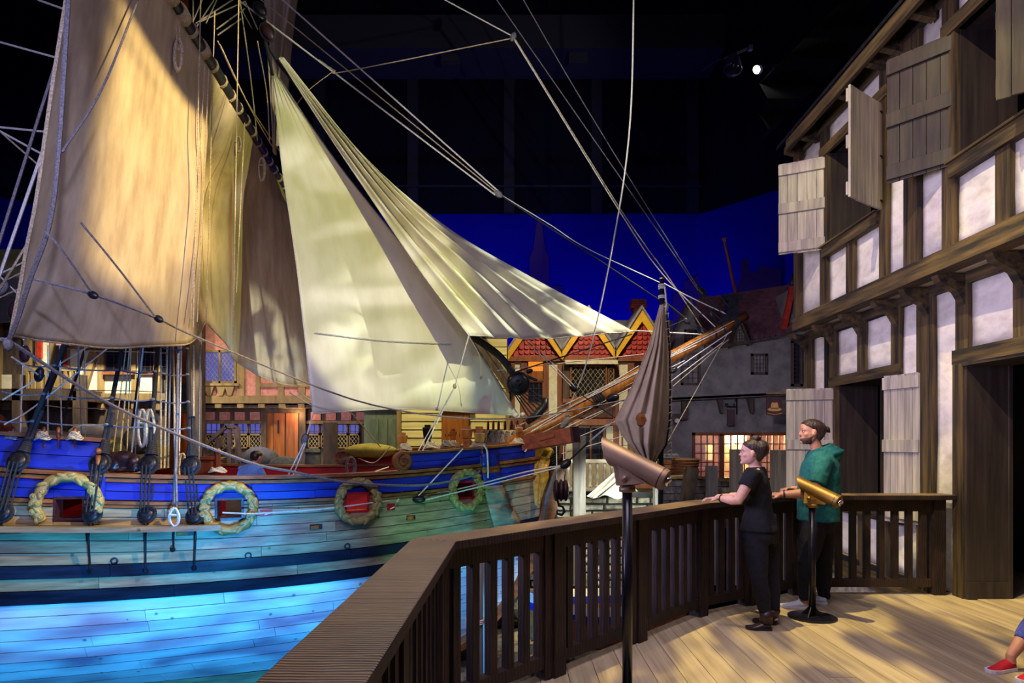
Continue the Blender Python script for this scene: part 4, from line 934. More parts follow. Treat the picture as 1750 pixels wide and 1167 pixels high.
# fan of lines along the bowsprit
for a, b, r, mt_ in (((908, 737), (1092, 625), .011, 'rope_w'), ((850, 633), (1100, 605), .009, 'rope_w'), ((884, 742), (1240, 560), .012, 'rope_w'), ((900, 733), (1255, 548), .010, 'rope'), ((886, 727), (1190, 590), .010, 'rope_w'), ((905, 750), (1170, 616), .011, 'rope_w'), ((880, 636), (1080, 571), .013, 'rope_b'), ((935, 745), (1120, 660), .010, 'rope_w'),
                     ((940, 752), (1150, 640), .009, 'rope'), ((893, 745), (1110, 640), .010, 'rope'), ((980, 750), (1100, 700), .008, 'rope_w'), ((960, 775), (1065, 745), .008, 'rope_w'), ((1141, 640), (1250, 566), .012, 'rope_w'), ((1142, 655), (1235, 585), .010, 'rope_w'), ((1150, 660), (1245, 580), .009, 'rope')):
    rope([c_(a[0], a[1], -.16), c_(b[0], b[1], -.14)], r, mt_)
rope([c_(891, 574, -.3), c_(978, 662, -.3)], .009, 'rope_w'); rope([c_(896, 572, -.3), c_(980, 658, -.3)], .009, 'rope_w'); block(980, 663, cd(980) - .3, .085, -.8); rope([c_(984, 668, -.3), c_(1075, 730, -.3)], .012, 'rope_b')
block(1047, 680, cd(1047) - .25, .12, .3); block(1150, 633, cd(1150) - .2, .09, .5)
rope([c_(1242, 573), c_(1142, 753)], .009, 'rope', name='stay')
# sheets
rope([(801, 574, 11.6), (778, 658, 11.4)], .011, 'rope_w', name='jib_sheet'); obj('sheet_knot', MB().ell(P(777, 660, 11.4), (.035, .03, .05), 8, 6), M['rope'], ship, smooth=True)
rope([(777, 661, 11.4), (714, 772, 11.3)], .011, 'rope_w', name='jib_sheet'); rope([(777, 662, 11.4), (678, 858, 10.65)], .011, 'rope_w', name='jib_sheet'); rope([(791, 767, 11.2), (715, 847, 10.8)], .012, 'rope_w', name='jib_sheet')
rope([(535, 709, 10.3), (522, 752, 10.2)], .012, 'rope_w', name='staysail_sheet'); block(521, 750, 10.2, .075, 1.2, 'rope_g')
rope([(520, 756, 10.2), (463, 872, 9.9)], .011, 'rope_w', name='staysail_sheet'); rope([(523, 756, 10.2), (478, 871, 9.95)], .011, 'rope_w', name='staysail_sheet')
rope([(597, 702, 11.4), (650, 763, 12.9)], .012, 'rope_w'); rope([(508, 668, 14.3), (540, 690, 14.0)], .012, 'rope_w'); rope([(495, 671, 14.3), (540, 697, 14.0)], .012, 'rope_w')
rope([(800, 573, 11.6), (820, 610, 11.6), (822, 650, 11.6)], .006, 'rope'); block(822, 645, 11.6, .03, 1.4, 'rope_g')
rope([(-10, 585, 6.8), (13, 582, 6.85), (77, 623, 7.2), (137, 661, 7.5), (240, 716, 8.0), (420, 788, 8.9), (500, 806, 9.4), (600, 825, 10.0), (720, 829, 10.6), (800, 815, 11.1), (820, 805, 11.3)], .020, 'rope_g', n=40, name='tack_rope')
rope([(52, 476, 6.6), (160, 504, 6.95), (270, 545, 7.7), (343, 579, 8.4), (600, 682, 10.2), (760, 712, 11.0), (880, 715, 11.8), (962, 704, 12.4), (1070, 683, 12.9)], .014, 'rope_g', n=40, name='bowline')
rope([(78, 395, 6.4), (108, 430, 6.5), (155, 498, 6.85)], .011, 'rope_g', name='bowline'); rope([(138, 380, 6.7), (200, 456, 7.1), (265, 541, 7.6)], .011, 'rope_g', name='bowline')
rope([(106, 260, 6.35), (175, 150, 6.9), (240, -10, 7.4)], .012, 'rope_g'); block(159, 504, 6.9, .055, -.4); block(271, 545, 7.65, .055, -.5)
rope([(117, -5, 6.25), (100, 262, 6.35), (84, 385, 6.45), (52, 476, 6.6), (32, 540, 6.75), (14, 585, 6.85)], .024, 'rope_g', n=24, name='leech_rope')
obj('clew_knot', MB().ell(P(14, 588, 6.85), (.05, .05, .075), 10, 8), M['rope_g'], ship, smooth=True)
for y in (260, 385, 478): pass
# lines on the front of the course
for a, b, d in (((343, 0), (330, 560), 9.0), ((350, 110), (326, 545), 9.2), ((357, 118), (337, 550), 9.3), ((367, 20), (352, 550), 9.9), ((408, 0), (398, 600), 10.3), ((418, 210), (404, 500), 10.8)):
    rope([(a[0], a[1], d), (b[0], b[1], d)], .008, 'rope', name='buntline')
for pts in ([(372, 70, 9.9), (420, 170, 11.0), (478, 258, 12.5)], [(376, 76, 9.9), (425, 180, 11.0), (470, 258, 12.5)], [(440, 70, 11.4), (456, 160, 11.7), (461, 245, 12)], [(410, 0, 11.0), (428, 130, 11.4), (440, 240, 12)]):
    rope(pts, .010, 'rope', name='lift')
for a, b in (((320, 60), (350, -10)), ((330, 55), (372, -10)), ((335, 40), (405, -5)), ((340, 38), (420, 2)), ((352, 40), (375, -10)), ((330, 40), (330, -10)), ((370, 50), (418, 15)), ((372, 60), (412, 32)), ((420, 5), (440, 50)), ((412, 15), (430, 48))):
    rope([(a[0], a[1], 10.6), (b[0], b[1], 11.2)], .011, 'rope_g')
# coils hung on the yard
def coil(px, py, d, w_, h_, mat, n=5, par=None, cap=None):
    m_ = MB(); c = P(px, py, d); s_ = d / F
    for k in range(n):
        o_ = (k - (n - 1) / 2); q = []
        for i in range(19):
            a = 2 * math.pi * i / 18; q.append(c + V((w_ * s_ * .5 * math.cos(a) * (0.75 + .08 * (k % 3)) + o_ * s_ * 1.2, -0.012 * k + random.uniform(-.004, .004), -h_ * s_ * .5 * (1 - math.sin(a)) + s_ * random.uniform(-1, 1))))
        m_.tube(q, 0.013, 5, cap=False)
    m_.tube([c + V((-w_ * s_ * .3, -.06, -h_ * s_ * .35)), c + V((w_ * s_ * .3, -.06, -h_ * s_ * .37))], .014, 5)
    return obj('rope_coil', m_, M[mat], ship)
coil(306, 70, 8.5, 16, 52, 'rope', 5); coil(407, 235, 11.2, 12, 26, 'rope', 4); coil(448, 270, 12.2, 12, 40, 'rope', 3)
rope([(300, 30, 8.5), (302, 72, 8.5)], .007, 'rope'); rope([(307, 40, 8.5), (308, 72, 8.5)], .007, 'rope')
# backstays at the left edge
for pts, r, m2 in (([(0, 410, 7.4), (110, 62, 7.4)], .018, 'rope_g'), ([(24, 400, 7.6), (90, 210, 7.6)], .020, 'rope_w'), ([(-4, 480, 7.6), (24, 400, 7.6)], .020, 'rope_w'), ([(-4, 500, 7.8), (66, 385, 7.8)], .016, 'rope'), ([(65, 0, 8.5), (116, 18, 8.5)], .013, 'rope_w'), ([(-4, 71, 8.5), (105, 101, 8.5)], .013, 'rope_w'), ([(-4, 217, 8.5), (85, 226, 8.5)], .013, 'rope_w'), ([(-4, 222, 8.5), (80, 268, 8.5)], .013, 'rope_w'), ([(4, 228, 8.5), (78, 293, 8.5)], .011, 'rope'), ([(-4, 470, 9), (56, 440, 9)], .011, 'rope_w'), ([(-4, 485, 9), (50, 460, 9)], .011, 'rope'), ([(-4, 510, 9), (40, 490, 9)], .011, 'rope'), ([(8, 480, 8.8), (38, 510, 8.8)], .010, 'rope_w')):
    p0, p1 = pts[0], pts[1]
    if p0[0] <= 8: pts = [(p0[0] - 2.2 * (p1[0] - p0[0]), p0[1] - 2.2 * (p1[1] - p0[1]), p0[2])] + list(pts)
    rope(pts, r, m2, name='backstay')
block(5, 492, 8.4, .10, 1.0, 'rope_g'); block(25, 528, 8.4, .12, 1.2, 'tar2')

# channel, deadeyes, shrouds
uc1 = upx(378, 0.4)
m_ = MB(); G0, G1 = [], []
N = 24
for i in range(N + 1):
    u = lerp(AFT, uc1, i / N); z = 0.36 + sheer(u) * .6; G0.append((hp(u, z, 0.0), hp(u, z, 0.24)))
R = [[a, b, b + UP * .075, a + UP * .075] for a, b in G0]; m_.rings(R); obj('channel_board', m_, M['plank'], ship)
DE = [((31, 788), (6, 877), 8.55), ((171, 792), (158, 879), 8.85), ((255, 793), (251, 879), 9.05), ((326, 796), (333, 882), 9.22)]
mh = V((mx.x, mx.y, 8.6)); SHR = []
for (ux, uy_), (lx, ly), d in DE:
    lo = P(lx, ly, d - .03); hi_ = P(ux, uy_, d + .06); ax = (mh - hi_).normalized(); nv = V((0.05, -1, 0.0)); nv = (nv - ax * nv.dot(ax)).normalized(); sd = ax.cross(nv)
    def eye(c, r):
        m_ = MB().lathe(c - nv * -0.06, [(.03, -.0), (r * .8, 0), (r, -.03), (r, -.09), (r * .8, -.12), (.03, -.12)], 18, nv)
        o = obj('deadeye', m_, M['tar'], ship, smooth=True); 
        for kx, kz in ((-.4, .05), (.4, .05), (0, -.38)):
            obj('lanyard_hole', MB().tube([c + nv * .065 + sd * (kx * r) + ax * (kz * r), c + nv * .04 + sd * (kx * r) + ax * (kz * r)], r * .14, 8), M['hull_in'], o)
        obj('deadeye_strop', MB().tube([c + (sd * math.cos(b) + ax * math.sin(b)) * r * 1.1 for b in [2 * math.pi * k / 20 for k in range(21)]], .022, 6), M['rope_b'], o); return o
    eye(hi_, .118); eye(lo, .105)
    for kx in (-.055, 0, .055):
        for j in (0, 1): rope_p = [hi_ + sd * kx + nv * (.075 if j == 0 else -.02) - ax * .03, lo + sd * (kx * .9) + nv * (.075 if j == 0 else -.02) + ax * .02]; obj('deadeye_lanyard', MB().tube(rope_p, .012, 5), M['rope_b'], ship)
    SHR.append((hi_, mh)); obj('shroud', MB().tube([hi_ + ax * .1, hi_ + ax * 0.9, hi_.lerp(mh, .5), mh], [.036, .032, .028, .028], 7), M['rope_b'], ship)
    obj('shroud_tail', MB().tube([hi_ + ax * .12 + sd * .045, hi_ + ax * .75 + sd * .05], .03, 6), M['rope_b'], ship)
    m_ = MB()
    for k in range(7): m_.tube([hi_ + ax * (.13 + k * .03) + sd * .02, hi_ + ax * (.155 + k * .03) + sd * .02], .085 - .005 * k, 10)
    obj('shroud_seizing', m_, M['rope_b'], ship)
    pl = hp(*(lambda q: (q[0], q[1]))(zpx(lx + (0 if lx > 100 else 8), 975 if lx < 300 else 970)), 0.05)
    if lx > 20:
        m_ = MB().tube([lo - ax * .12, lo - ax * .3, V((pl.x, pl.y - .02, pl.z))], .016, 6); m_.lathe(V((pl.x, pl.y, pl.z)), [(.035, 0), (.035, .03), (.0, .03)], 8, (0, -1, 0)); obj('chain_plate', m_, M['iron'], ship)
pl = hp(*zpx(297, 938), .05); m_ = MB().tube([P(297, 905, 9.0), pl], .013, 6); m_.lathe(pl, [(.035, 0), (.035, .03), (0, .03)], 8, (0, -1, 0)); obj('chain_plate', m_, M['iron'], ship)
far = []
for px, py in ((60, 735), (100, 740), (225, 742), (285, 745)):
    a = P(px, py, 13.3); ax = (mh - a).normalized(); obj('shroud', MB().tube([a, mh], .03, 6), M['rope_b'], ship); far.append(a)
for k, t in enumerate((.075, .128, .185, .24, .29)):
    pts = [a.lerp(b, t) for a, b in SHR]
    pts = [pts[0] + (pts[0] - pts[1]) * .6] + pts
    Q = []
    for p, q in zip(pts[:-1], pts[1:]): Q += [p.lerp(q, s) - UP * (.035 * 4 * s * (1 - s)) for s in (0, .25, .5, .75)]
    obj('ratline', MB().tube(Q + [pts[-1]], .011, 5), M['rope_g'], ship)
    for p in pts[1:]: obj('ratline_knot', MB().ell(p + V((0, -.03, 0)), (.035, .025, .022), 8, 5), M['rope_g'], ship, smooth=True)
    if k < 4:
        Q = [a.lerp(mh, t) for a in far]; obj('ratline', MB().tube(Q, .010, 5), M['rope'], ship)
# fall ropes beside the mast
random.seed(4)
for x0, x1, r, m2 in ((82, 82, .011, 'rope_w'), (102, 107, .011, 'rope_w'), (134, 141, .010, 'rope_g'), (145, 146, .008, 'rope'), (40, 33, .011, 'rope_w'), (222, 203, .011, 'rope'), (224, 216, .009, 'rope'), (245, 222, .013, 'rope_w'), (240, 230, .009, 'rope_g'), (275, 275, .014, 'rope'), (286, 281, .016, 'rope'), (292, 287, .016, 'rope_g'), (296, 300, .018, 'rope'), (305, 302, .016, 'rope'), (310, 306, .012, 'rope_w'), (331, 331, .014, 'rope'), (342, 340, .012, 'rope_g'), (216, 190, .008, 'rope')):
    rope([(x0, 590, 10.2), (x1, 800, 9.9)], r, m2, name='fall_rope')
rope([(304, 600, 9.6), (303, 720, 9.3), (299, 830, 9.1), (297, 868, 9.05)], .024, 'rope_g', name='fall_rope'); rope([(297, 868, 9.05), (302, 866, 9.05), (301, 810, 9.1)], .018, 'rope_g', name='fall_rope')
for pts in ([(5, 683, 8.6), (60, 650, 9.2)], [(8, 725, 8.6), (60, 694, 9.2), (190, 590, 11)], [(20, 610, 8.2), (65, 640, 8.6)], [(88, 630, 10), (180, 575, 12)], [(72, 640, 10), (40, 580, 9)]): rope(pts, .012, 'rope_w', name='brace')
block(67, 640, 8.8, .09, 1.3, 'tar'); block(42, 605, 8.6, .10, 1.5, 'tar2')
# belaying pins and coils on the quarterdeck rail
def pin(px, py, d, s=1.0):
    b = P(px, py, d); obj('belaying_pin', MB().lathe(b - UP * .10, [(.014, 0), (.014, .12), (.026, .13), (.030, .2 * s), (.022, .27 * s), (.004, .285 * s)], 9), M['mast'], ship, smooth=True)
def heap(px, py, d, w_, mat, n=6, hang=False):
    m_ = MB(); c = P(px, py, d); s_ = d / F * w_ / 2
    for k in range(n):
        q = []; rr = s_ * (1 - 0.09 * k); zc = k * .015
        for i in range(17):
            a = 2 * math.pi * i / 16; q.append(c + V((rr * math.cos(a), rr * .6 * math.sin(a), zc + .012 * math.sin(3 * a + k))))
        m_.tube(q, .011, 5, cap=False)
    return obj('rope_coil', m_, M[mat], ship)
for px in (23, 75, 100, 128): pin(px, 752, 8.85)
for px, m2 in ((20, 'rope_g'), (73, 'rope'), (128, 'rope')): heap(px, 750, 8.8, 26, m2, 7)
obj('tiller_post', MB().beam(P(-8, 715, 9.2), P(18, 742, 9.0), .12, .14), M['mast'], ship)
coil(258, 700, 9.3, 18, 66, 'rope', 7); coil(245, 700, 9.3, 16, 64, 'rope', 6); coil(313, 775, 9.6, 14, 60, 'rope', 6)
coil(299, 868, 9.0, 20, 30, 'rope_w', 5)
# carved beast lying on the rail and the carved bracket behind it
m_ = MB(); bd = 9.05; s_ = bd / F
for (px, py, rx, rz) in ((212, 785, 20, 16), (196, 788, 15, 17), (230, 790, 13, 14), (245, 796, 12, 10), (252, 801, 8, 6), (205, 803, 22, 5), (225, 804, 14, 4)): m_.ell(P(px, py, bd + .12), (rx * s_, .10, rz * s_), 14, 10)
for a, b, r in (((200, 790), (188, 806), .05), ((233, 792), (228, 806), .045), ((186, 790), (178, 800), .03)): m_.tube([P(*a, bd + .06), P(*b, bd + .04)], r, 8)
o = obj('carved_beast', m_, M['lion'], ship, 'dark carved crouching beast', smooth=True); mod(o, 'REMESH', mode='VOXEL', voxel_size=.016, use_smooth_shade=True); mod(o, 'SMOOTH', iterations=4)
m_ = MB().ell(P(168, 771, 8.86), (.04, .04, .045), 12, 8).tube([P(168, 778, 8.86), P(167, 800, 8.86), P(164, 812, 8.85), P(164, 826, 8.85)], [.034, .026, .02, .016], 8); o = obj('carved_bracket', m_, M['rail'], ship, smooth=True)
m_ = MB().prism([hp(upx(174, .9), z, .02) for z in (0.8, 1.62)] + [hp(upx(181, .9), z, .02) for z in (1.62, .8)], RV * .05); obj('bulwark_end_board', m_, M['blue'], ship)
# fittings of the forecastle
def bitt(px, py, d, h, w_, mat='spar'):
    b = P(px, py, d); m_ = MB().box((b.x, b.y, b.z - h / 2 - .1), (w_ * .72, w_ * .72, h + .3)); R = []
    for z, s in ((-h * .55, .74), (-h * .5, .95), (-h * .06, 1.22), (0, 1.15)): R.append([b + V((x * w_ * s / 2, y * w_ * s / 2, z)) for x, y in ((-1, -1), (1, -1), (1, 1), (-1, 1))])
    m_.rings(R); obj('timber_head', m_, M[mat], ship)
bitt(688, 744, 11.6, .26, .13); bitt(775, 737, 13.2, .3, .13); bitt(798, 733, 12.2, .34, .18); bitt(820, 740, 11.75, .32, .17); bitt(819, 733, 12.8, .25, .2); bitt(887, 730, 12.6, .34, .12)
bitt(731, 730, 13.4, .45, .16, 'tar')
for i, px in enumerate((834, 843, 852, 863, 874, 884, 895)): pin(px, 738, 13.6, 1.2)
random.seed(9)
for i, (px, m2) in enumerate(((834, 'rope_b'), (843, 'rope_b'), (853, 'rope_g'), (863, 'rope'), (874, 'rope'), (884, 'rope'), (895, 'rope'))):
    if m2 == 'rope_b': m2 = 'rope_g'
    coil(px, 736, 13.4, 15, 25, m2, 8)
obj('pin_rail', MB().beam(P(826, 741, 13.6), P(902, 734, 13.9), .10, .06), M['rail'], ship)
for px, py, d, w_, m2 in ((692, 768, 11.2, 24, 'rope'), (738, 765, 11.5, 28, 'rope'), (773, 762, 12.6, 26, 'rope'), (762, 762, 12.4, 18, 'rope_g'), (818, 763, 11.75, 30, 'rope'), (800, 760, 12.3, 22, 'rope'), (887, 758, 12.4, 30, 'rope')): heap(px, py, d, w_, m2, 7)
rope([(826, 760, 11.6), (832, 770, 11.5), (834, 800, 11.5), (834, 817, 11.5)], .016, 'rope_w', name='rope_end'); rope([(900, 750, 12.4), (901, 765, 12.3), (897, 772, 12.3)], .014, 'rope_w', name='rope_end')
rope([(668, 762, 12.5), (640, 790, 13), (612, 783, 13.6)], .010, 'rope_w'); coil(600, 781, 13.2, 18, 32, 'rope_g', 5); rope([(640, 806, 12.6), (664, 798, 12.9)], .014, 'rope_w')
obj('cleat', MB().beam(P(580, 786, 13.5), P(614, 776, 13.5), .05, .06), M['rail'], ship)
# red far side scroll seat seen inside, deck lockers
# cathead with its tackle
ca, cb = P(896, 758, 12.45), P(981, 743, 11.7)
o = obj('cathead', MB().beam(ca, cb, .2, .28), M['cathead'], ship); mod(o, 'BEVEL', width=.012, segments=1)
obj('cathead_cap', MB().beam(cb, cb + (cb - ca).normalized() * .05, .21, .29), M['tar2'], ship)
obj('cathead_cleat', MB().beam(ca.lerp(cb, .3) + V((.0, -.13, .03)), ca.lerp(cb, .62) + V((.0, -.13, .05)), .05, .06), M['cathead'], ship)
for px in (951, 963, 967): rope([(px, 762, 11.75), (px + (1 if px < 960 else 0), 822, 11.75)], .010, 'rope_w', name='cat_tackle')
cbk = P(957, 838, 11.7)
for dx in (-.07, .02, .10):
    m_ = MB().ell(cbk + V((dx, .02 * dx, 0)), (.06, .15, .20), 12, 9); o = obj('cat_block', m_, M['tar2'], ship, smooth=True)
obj('cat_block_pin', MB().tube([cbk + V((-.13, 0, 0)), cbk + V((.16, 0, 0))], .03, 8), M['iron'], ship)
hk = [(955, 848), (953, 855), (955, 864), (962, 866), (965, 874), (960, 880), (953, 878), (951, 873)]
obj('cat_hook', MB().tube([P(x, y, 11.68) for x, y in hk], [.02, .02, .022, .022, .026, .026, .022, .01], 8), M['iron'], ship, smooth=True)
# figurehead and trail board
fx = 12.75
m_ = MB().ell(P(938, 772, fx), (.10, .09, .09), 12, 9).tube([P(933, 782, fx), P(926, 800, fx), P(930, 815, fx), P(924, 838, fx), (P(921, 862, fx))], [.10, .13, .10, .07, .03], 10).tube([P(924, 790, fx - .06), P(936, 782, fx - .1), P(942, 770, fx - .08)], [.05, .045, .03], 8).ell(P(932, 800, fx - .1), (.06, .05, .07), 10, 8)
o = obj('figurehead', m_, M['gold'], ship, 'gilt carved figurehead', smooth=True); mod(o, 'REMESH', mode='VOXEL', voxel_size=.016, use_smooth_shade=True); mod(o, 'SMOOTH', iterations=4)
m_ = MB().prism([P(x, y, fx) for x, y in ((911, 766), (942, 762), (940, 770), (928, 785), (922, 812), (927, 835), (921, 868), (914, 862), (910, 815))], (0, .08, 0)); obj('trail_board', m_, M['gold'], ship)
obj('anchor_ring_rope', MB().tube([P(952, 800, 12.5), P(935, 850, 12.6), P(928, 900, 12.8), P(928, 1000, 13)], .05, 7), M['rope_g'], ship)
m_ = MB(); 
for k in range(16): m_.tube([P(938 + k * .9, 770 + k * 4, 12.95), P(956 - k * .4, 762 + k * 4.2, 12.95)], .03, 6)
obj('rope_fender', m_, M['rope_b'], ship)
# lines carried forward from the bow
rope([(430, 878, 9.35), (568, 868, 10.0), (766, 839, 11.2), (900, 806, 11.6), (962, 795, 11.6)], .012, 'rope_w', n=20, name='mooring_line'); rope([(720, 856, 10.9), (860, 822, 11.5), (962, 797, 11.6)], .012, 'rope_w', n=14, name='mooring_line')
rope([(380, 876, 9.2), (430, 878, 9.35)], .012, 'rope_w', name='mooring_line')
block(967, 793, 11.5, .10, .7); rope([(974, 786, 11.4), (1010, 752, 10.9)], .018, 'rope_b'); rope([(1008, 754, 10.9), (1046, 722, 10.2)], .016, 'rope_w')
u, z = zpx(713, 853); obj('fairlead', MB().ell(hp(u, z, .05), (.12, .06, .06), 12, 8), M['tar'], ship, smooth=True)
# big heart blocks of the fore stay
bl = cd(888) - .35
bird = thing('gull', 'small grey gull perched on the cathead beam at the foot of the bowsprit', 'bird', P(966, 738, 12.0))
q_ = P(966, 722, 12.0); rb = Matrix.Rotation(-.95, 3, 'Y')
obj('body', MB().ell(q_, (.13, .06, .065), 14, 10, rb).ell(q_ + V((.035, 0, .135)), (.042, .036, .04), 12, 8), M['rope_g'], bird, smooth=True)
obj('tail', MB().prism([q_ + V((-.05, -.02, -.09)), q_ + V((-.13, -.03, -.2)), q_ + V((-.07, -.03, -.2)), q_ + V((0, -.02, -.09))], (0, .05, 0)), M['rope_g'], bird)
obj('wing', MB().ell(q_ + V((-.02, -.05, -.01)), (.12, .02, .05), 12, 8, rb), M['rope_g'], bird, smooth=True)
obj('beak', MB().tube([q_ + V((.07, 0, .135)), q_ + V((.11, 0, .125))], [.012, .004], 6), M['gold'], bird)
for x_ in (-.02, .02): obj('leg', MB().tube([q_ + V((x_, x_, -.07)), q_ + V((x_, x_, -.17))], .006, 5), M['gold'], bird)
c = P(886, 655, bl)
obj('heart_block', MB().lathe(c, [(.05, .09), (.14, .09), (.19, .06), (.19, -.06), (.14, -.09), (.05, -.09)], 20, (0, -1, 0)), M['tar'], ship, smooth=True)
obj('heart_strop', MB().tube([c + V((math.cos(b) * .205, 0, math.sin(b) * .205)) for b in [2 * math.pi * k / 24 for k in range(25)]], .032, 6), M['rope_b'], ship)
obj('heart_boss', MB().lathe(c + V((0, -.09, 0)), [(.07, .0), (.06, .03), (0, .04)], 14, (0, -1, 0)), M['iron'], ship, smooth=True)
rope([(803, 572, bl + .3), (850, 605, bl + .1), (876, 636, bl)], .07, 'rope_b', name='fore_stay', ends=8)
for k in range(7):
    b_ = P(902 - k * 1.0 + k * 3, 716 - k * 5, bl + .1); a_ = c + V((.19 * math.cos(-2.2 + k * .28), -.02, .19 * math.sin(-2.2 + k * .28))); e = P(905 + k * 4.3, 715 - k * 5.4, bl + .1)
    obj('stay_lanyard', MB().tube([a_, e], .014, 5), M['rope_b'], ship)
m_ = MB(); q = [P(900, 722, bl + .1), P(918, 708, bl + .1), P(930, 694, bl + .1), P(933, 680, bl + .1)]; m_.tube(q, [.06, .09, .09, .05], 8); obj('stay_collar', m_, M['tar'], ship, smooth=True)
rope([(918, 650, bl + .1), (884, 636, bl)], .03, 'rope_b'); block(905, 634, bl, .06, .3)
obj('bow_lamp', MB().ell(P(881, 709, 12.3), (.05, .05, .05), 10, 8), M['white_wood'], ship, smooth=True); obj('bow_lamp', MB().ell(P(893, 708, 12.4), (.045, .045, .04), 10, 8), M['white_wood'], ship, smooth=True)
# deck box and hatch coaming seen over the rail
b = P(355, 797, 10.6); obj('deck_bitt', MB().box((b.x, b.y, b.z), (.22, .22, .3)).box((b.x, b.y, b.z + .14), (.28, .28, .05)).lathe((b.x + .16, b.y, b.z - .1), [(.05, 0), (.05, .3), (.07, .34), (.03, .4)], 8), M['mast'], ship)
heap(372, 806, 10.5, 30, 'rope_w', 5)
# sacks carried aboard
def sack(name, px, py, d, w_, h_, mat, label, grp=None):
    c = P(px, py, d); s_ = d / F; m_ = MB().ell((0, 0, 0), (w_ * s_ / 2, .28, h_ * s_ / 2), 16, 10)
    m_.v = [c + V((p.x * (1 + .08 * noise.noise(p * 4)), p.y, p.z * (1 + .12 * noise.noise(p * 3 + V((px, 0, 0)))))) for p in m_.v]
    return obj(name, m_, mat, None, label, smooth=True, cat='sack', group=grp)
sack('stuffed_sack', 633, 770, 13.6, 92, 24, M['sack_y'], 'long olive sack lying on the ship behind the red bulwark')
sack('stuffed_sack', 205, 765, 10.6, 62, 32, M['sack_y'], 'olive sack on the ship behind the dark carved beast')
sack('stuffed_sack', 238, 752, 10.4, 46, 52, M['sack'], 'dark grey sack on the ship left of the mast')
# ================================================================== THE VILLAGE BEHIND THE SHIP
def bx(nm, par, mat, x0, y0, x1, y1, d, th=0.1, label=None):
    return obj(nm, MB().fb(x0, y0, x1, y1, d, th), mat, par, label)
def leaded(par, x0, y0, x1, y1, d, mat=None, frame=None, step=8, lights=1, dia=True, fw=4, back=None):
    """window: frame > pane, lead bars (diamonds or squares)"""
    m_ = MB().fb(x0, y0, x1, y0 + fw, d, .08).fb(x0, y1 - fw, x1, y1, d, .08).fb(x0, y0, x0 + fw, y1, d, .08).fb(x1 - fw, y0, x1, y1, d, .08)
    for k in range(1, lights): xm = lerp(x0, x1, k / lights); m_.fb(xm - fw * .4, y0, xm + fw * .4, y1, d, .08)
    fr = obj('window_frame', m_, frame or M['timber_far'], par)
    xs = [lerp(x0 + fw, x1 - fw, k / lights) for k in range(lights + 1)]
    for a, b in zip(xs[:-1], xs[1:]): bx('pane', fr, mat or M['glass'], a, y0 + fw, b, y1 - fw, d + .05, .01)
    m_ = MB(); X0, X1, Y0, Y1 = x0 + fw, x1 - fw, y0 + fw, y1 - fw; r = d / F * .45
    if dia:
        ay = step * 1.35; k = X0 - (Y1 - Y0) * step / ay
        while k < X1:
            for sg in (1, -1):
                a = [k, Y0 if sg > 0 else Y1]; b = [k + (Y1 - Y0) * step / ay, Y1 if sg > 0 else Y0]
                t0 = max(0, (X0 - a[0]) / (b[0] - a[0])); t1 = min(1, (X1 - a[0]) / (b[0] - a[0]))
                if t1 > t0: m_.tube([P(lerp(a[0], b[0], t0), lerp(a[1], b[1], t0), d + .035), P(lerp(a[0], b[0], t1), lerp(a[1], b[1], t1), d + .035)], r, 4)
            k += step
        mat2 = M['lead']
    else:
        x = X0 + step
        while x < X1 - 1: m_.fb(x - .5, Y0, x + .5, Y1, d + .03, .02); x += step
        y = Y0 + step * 1.25
        while y < Y1 - 1: m_.fb(X0, y - .5, X1, y + .5, d + .03, .02); y += step * 1.25
        mat2 = M['leaddark']
    if m_.v: obj('lead_bars', m_, mat2, fr, kind='stuff')
    return fr

# ---- pink plaster house with the orange door
dh = 17.0
ph = thing('half_timbered_house', 'pink plastered half timbered house with jettied front and brown double door behind the ship', 'building', P(500, 830, dh))
bx('wall_lower', ph, M['timber_dk'], 330, 684, 690, 845, dh + .45, .2); bx('wall_upper', ph, M['pink'], 330, 545, 690, 692, dh, .2)
bx('jetty_floor', ph, M['timber_dk'], 330, 688, 690, 697, dh + .0, .5)
bx('jetty_beam', ph, M['timber_far'], 330, 676, 690, 689, dh - .08, .2); bx('sill_beam', ph, M['timber_far'], 330, 655, 408, 659, dh - .12, .2)
for x0, x1 in ((330, 345), (405, 418), (437, 444), (475, 485), (510, 521), (545, 556), (585, 596), (630, 640), (672, 682)): bx('timber_post', ph, M['timber_far'], x0, 585, x1, 677, dh - .05, .12)
bx('timber_rail', ph, M['timber_far'], 444, 655, 690, 661, dh - .06, .12)
for x in (352, 372, 387): obj('corbel', MB().prism([P(a, b, dh - .1) for a, b in ((x - 3, 660), (x + 13, 660), (x + 8, 676), (x + 2, 676))], (0, .1, 0)), M['timber_far'], ph)
leaded(ph, 346, 598, 404, 655, dh - .06, M['pane_lit'], M['timber_far'], 7, 2)
for x in (367, 405, 441, 476, 509, 548, 590, 632): bx('joist_end', ph, M['timber_far'], x, 690, x + 11, 697, dh - .06, .5)
for k in range(14):
    x = 349 + k * 26
    if 455 < x < 510: continue
    bx('plaster_panel', ph, M['pink'], x, 704, x + 17, 718, dh + .40, .06)
bx('rail_beam', ph, M['timber_far'], 335, 719, 455, 724, dh + .36, .1); bx('rail_beam', ph, M['timber_far'], 518, 719, 640, 724, dh + .36, .1)
for x0, x1 in ((350, 378), (380, 402), (404, 424), (425, 446)): leaded(ph, x0, 722, x1, 742, dh + .38, M['pane_lit'], M['timber_dk'], 9, 1, False, 2); leaded(ph, x0, 742, x1, 766, dh + .38, M['glass'], M['timber_far'], 6, 1, True, 2)
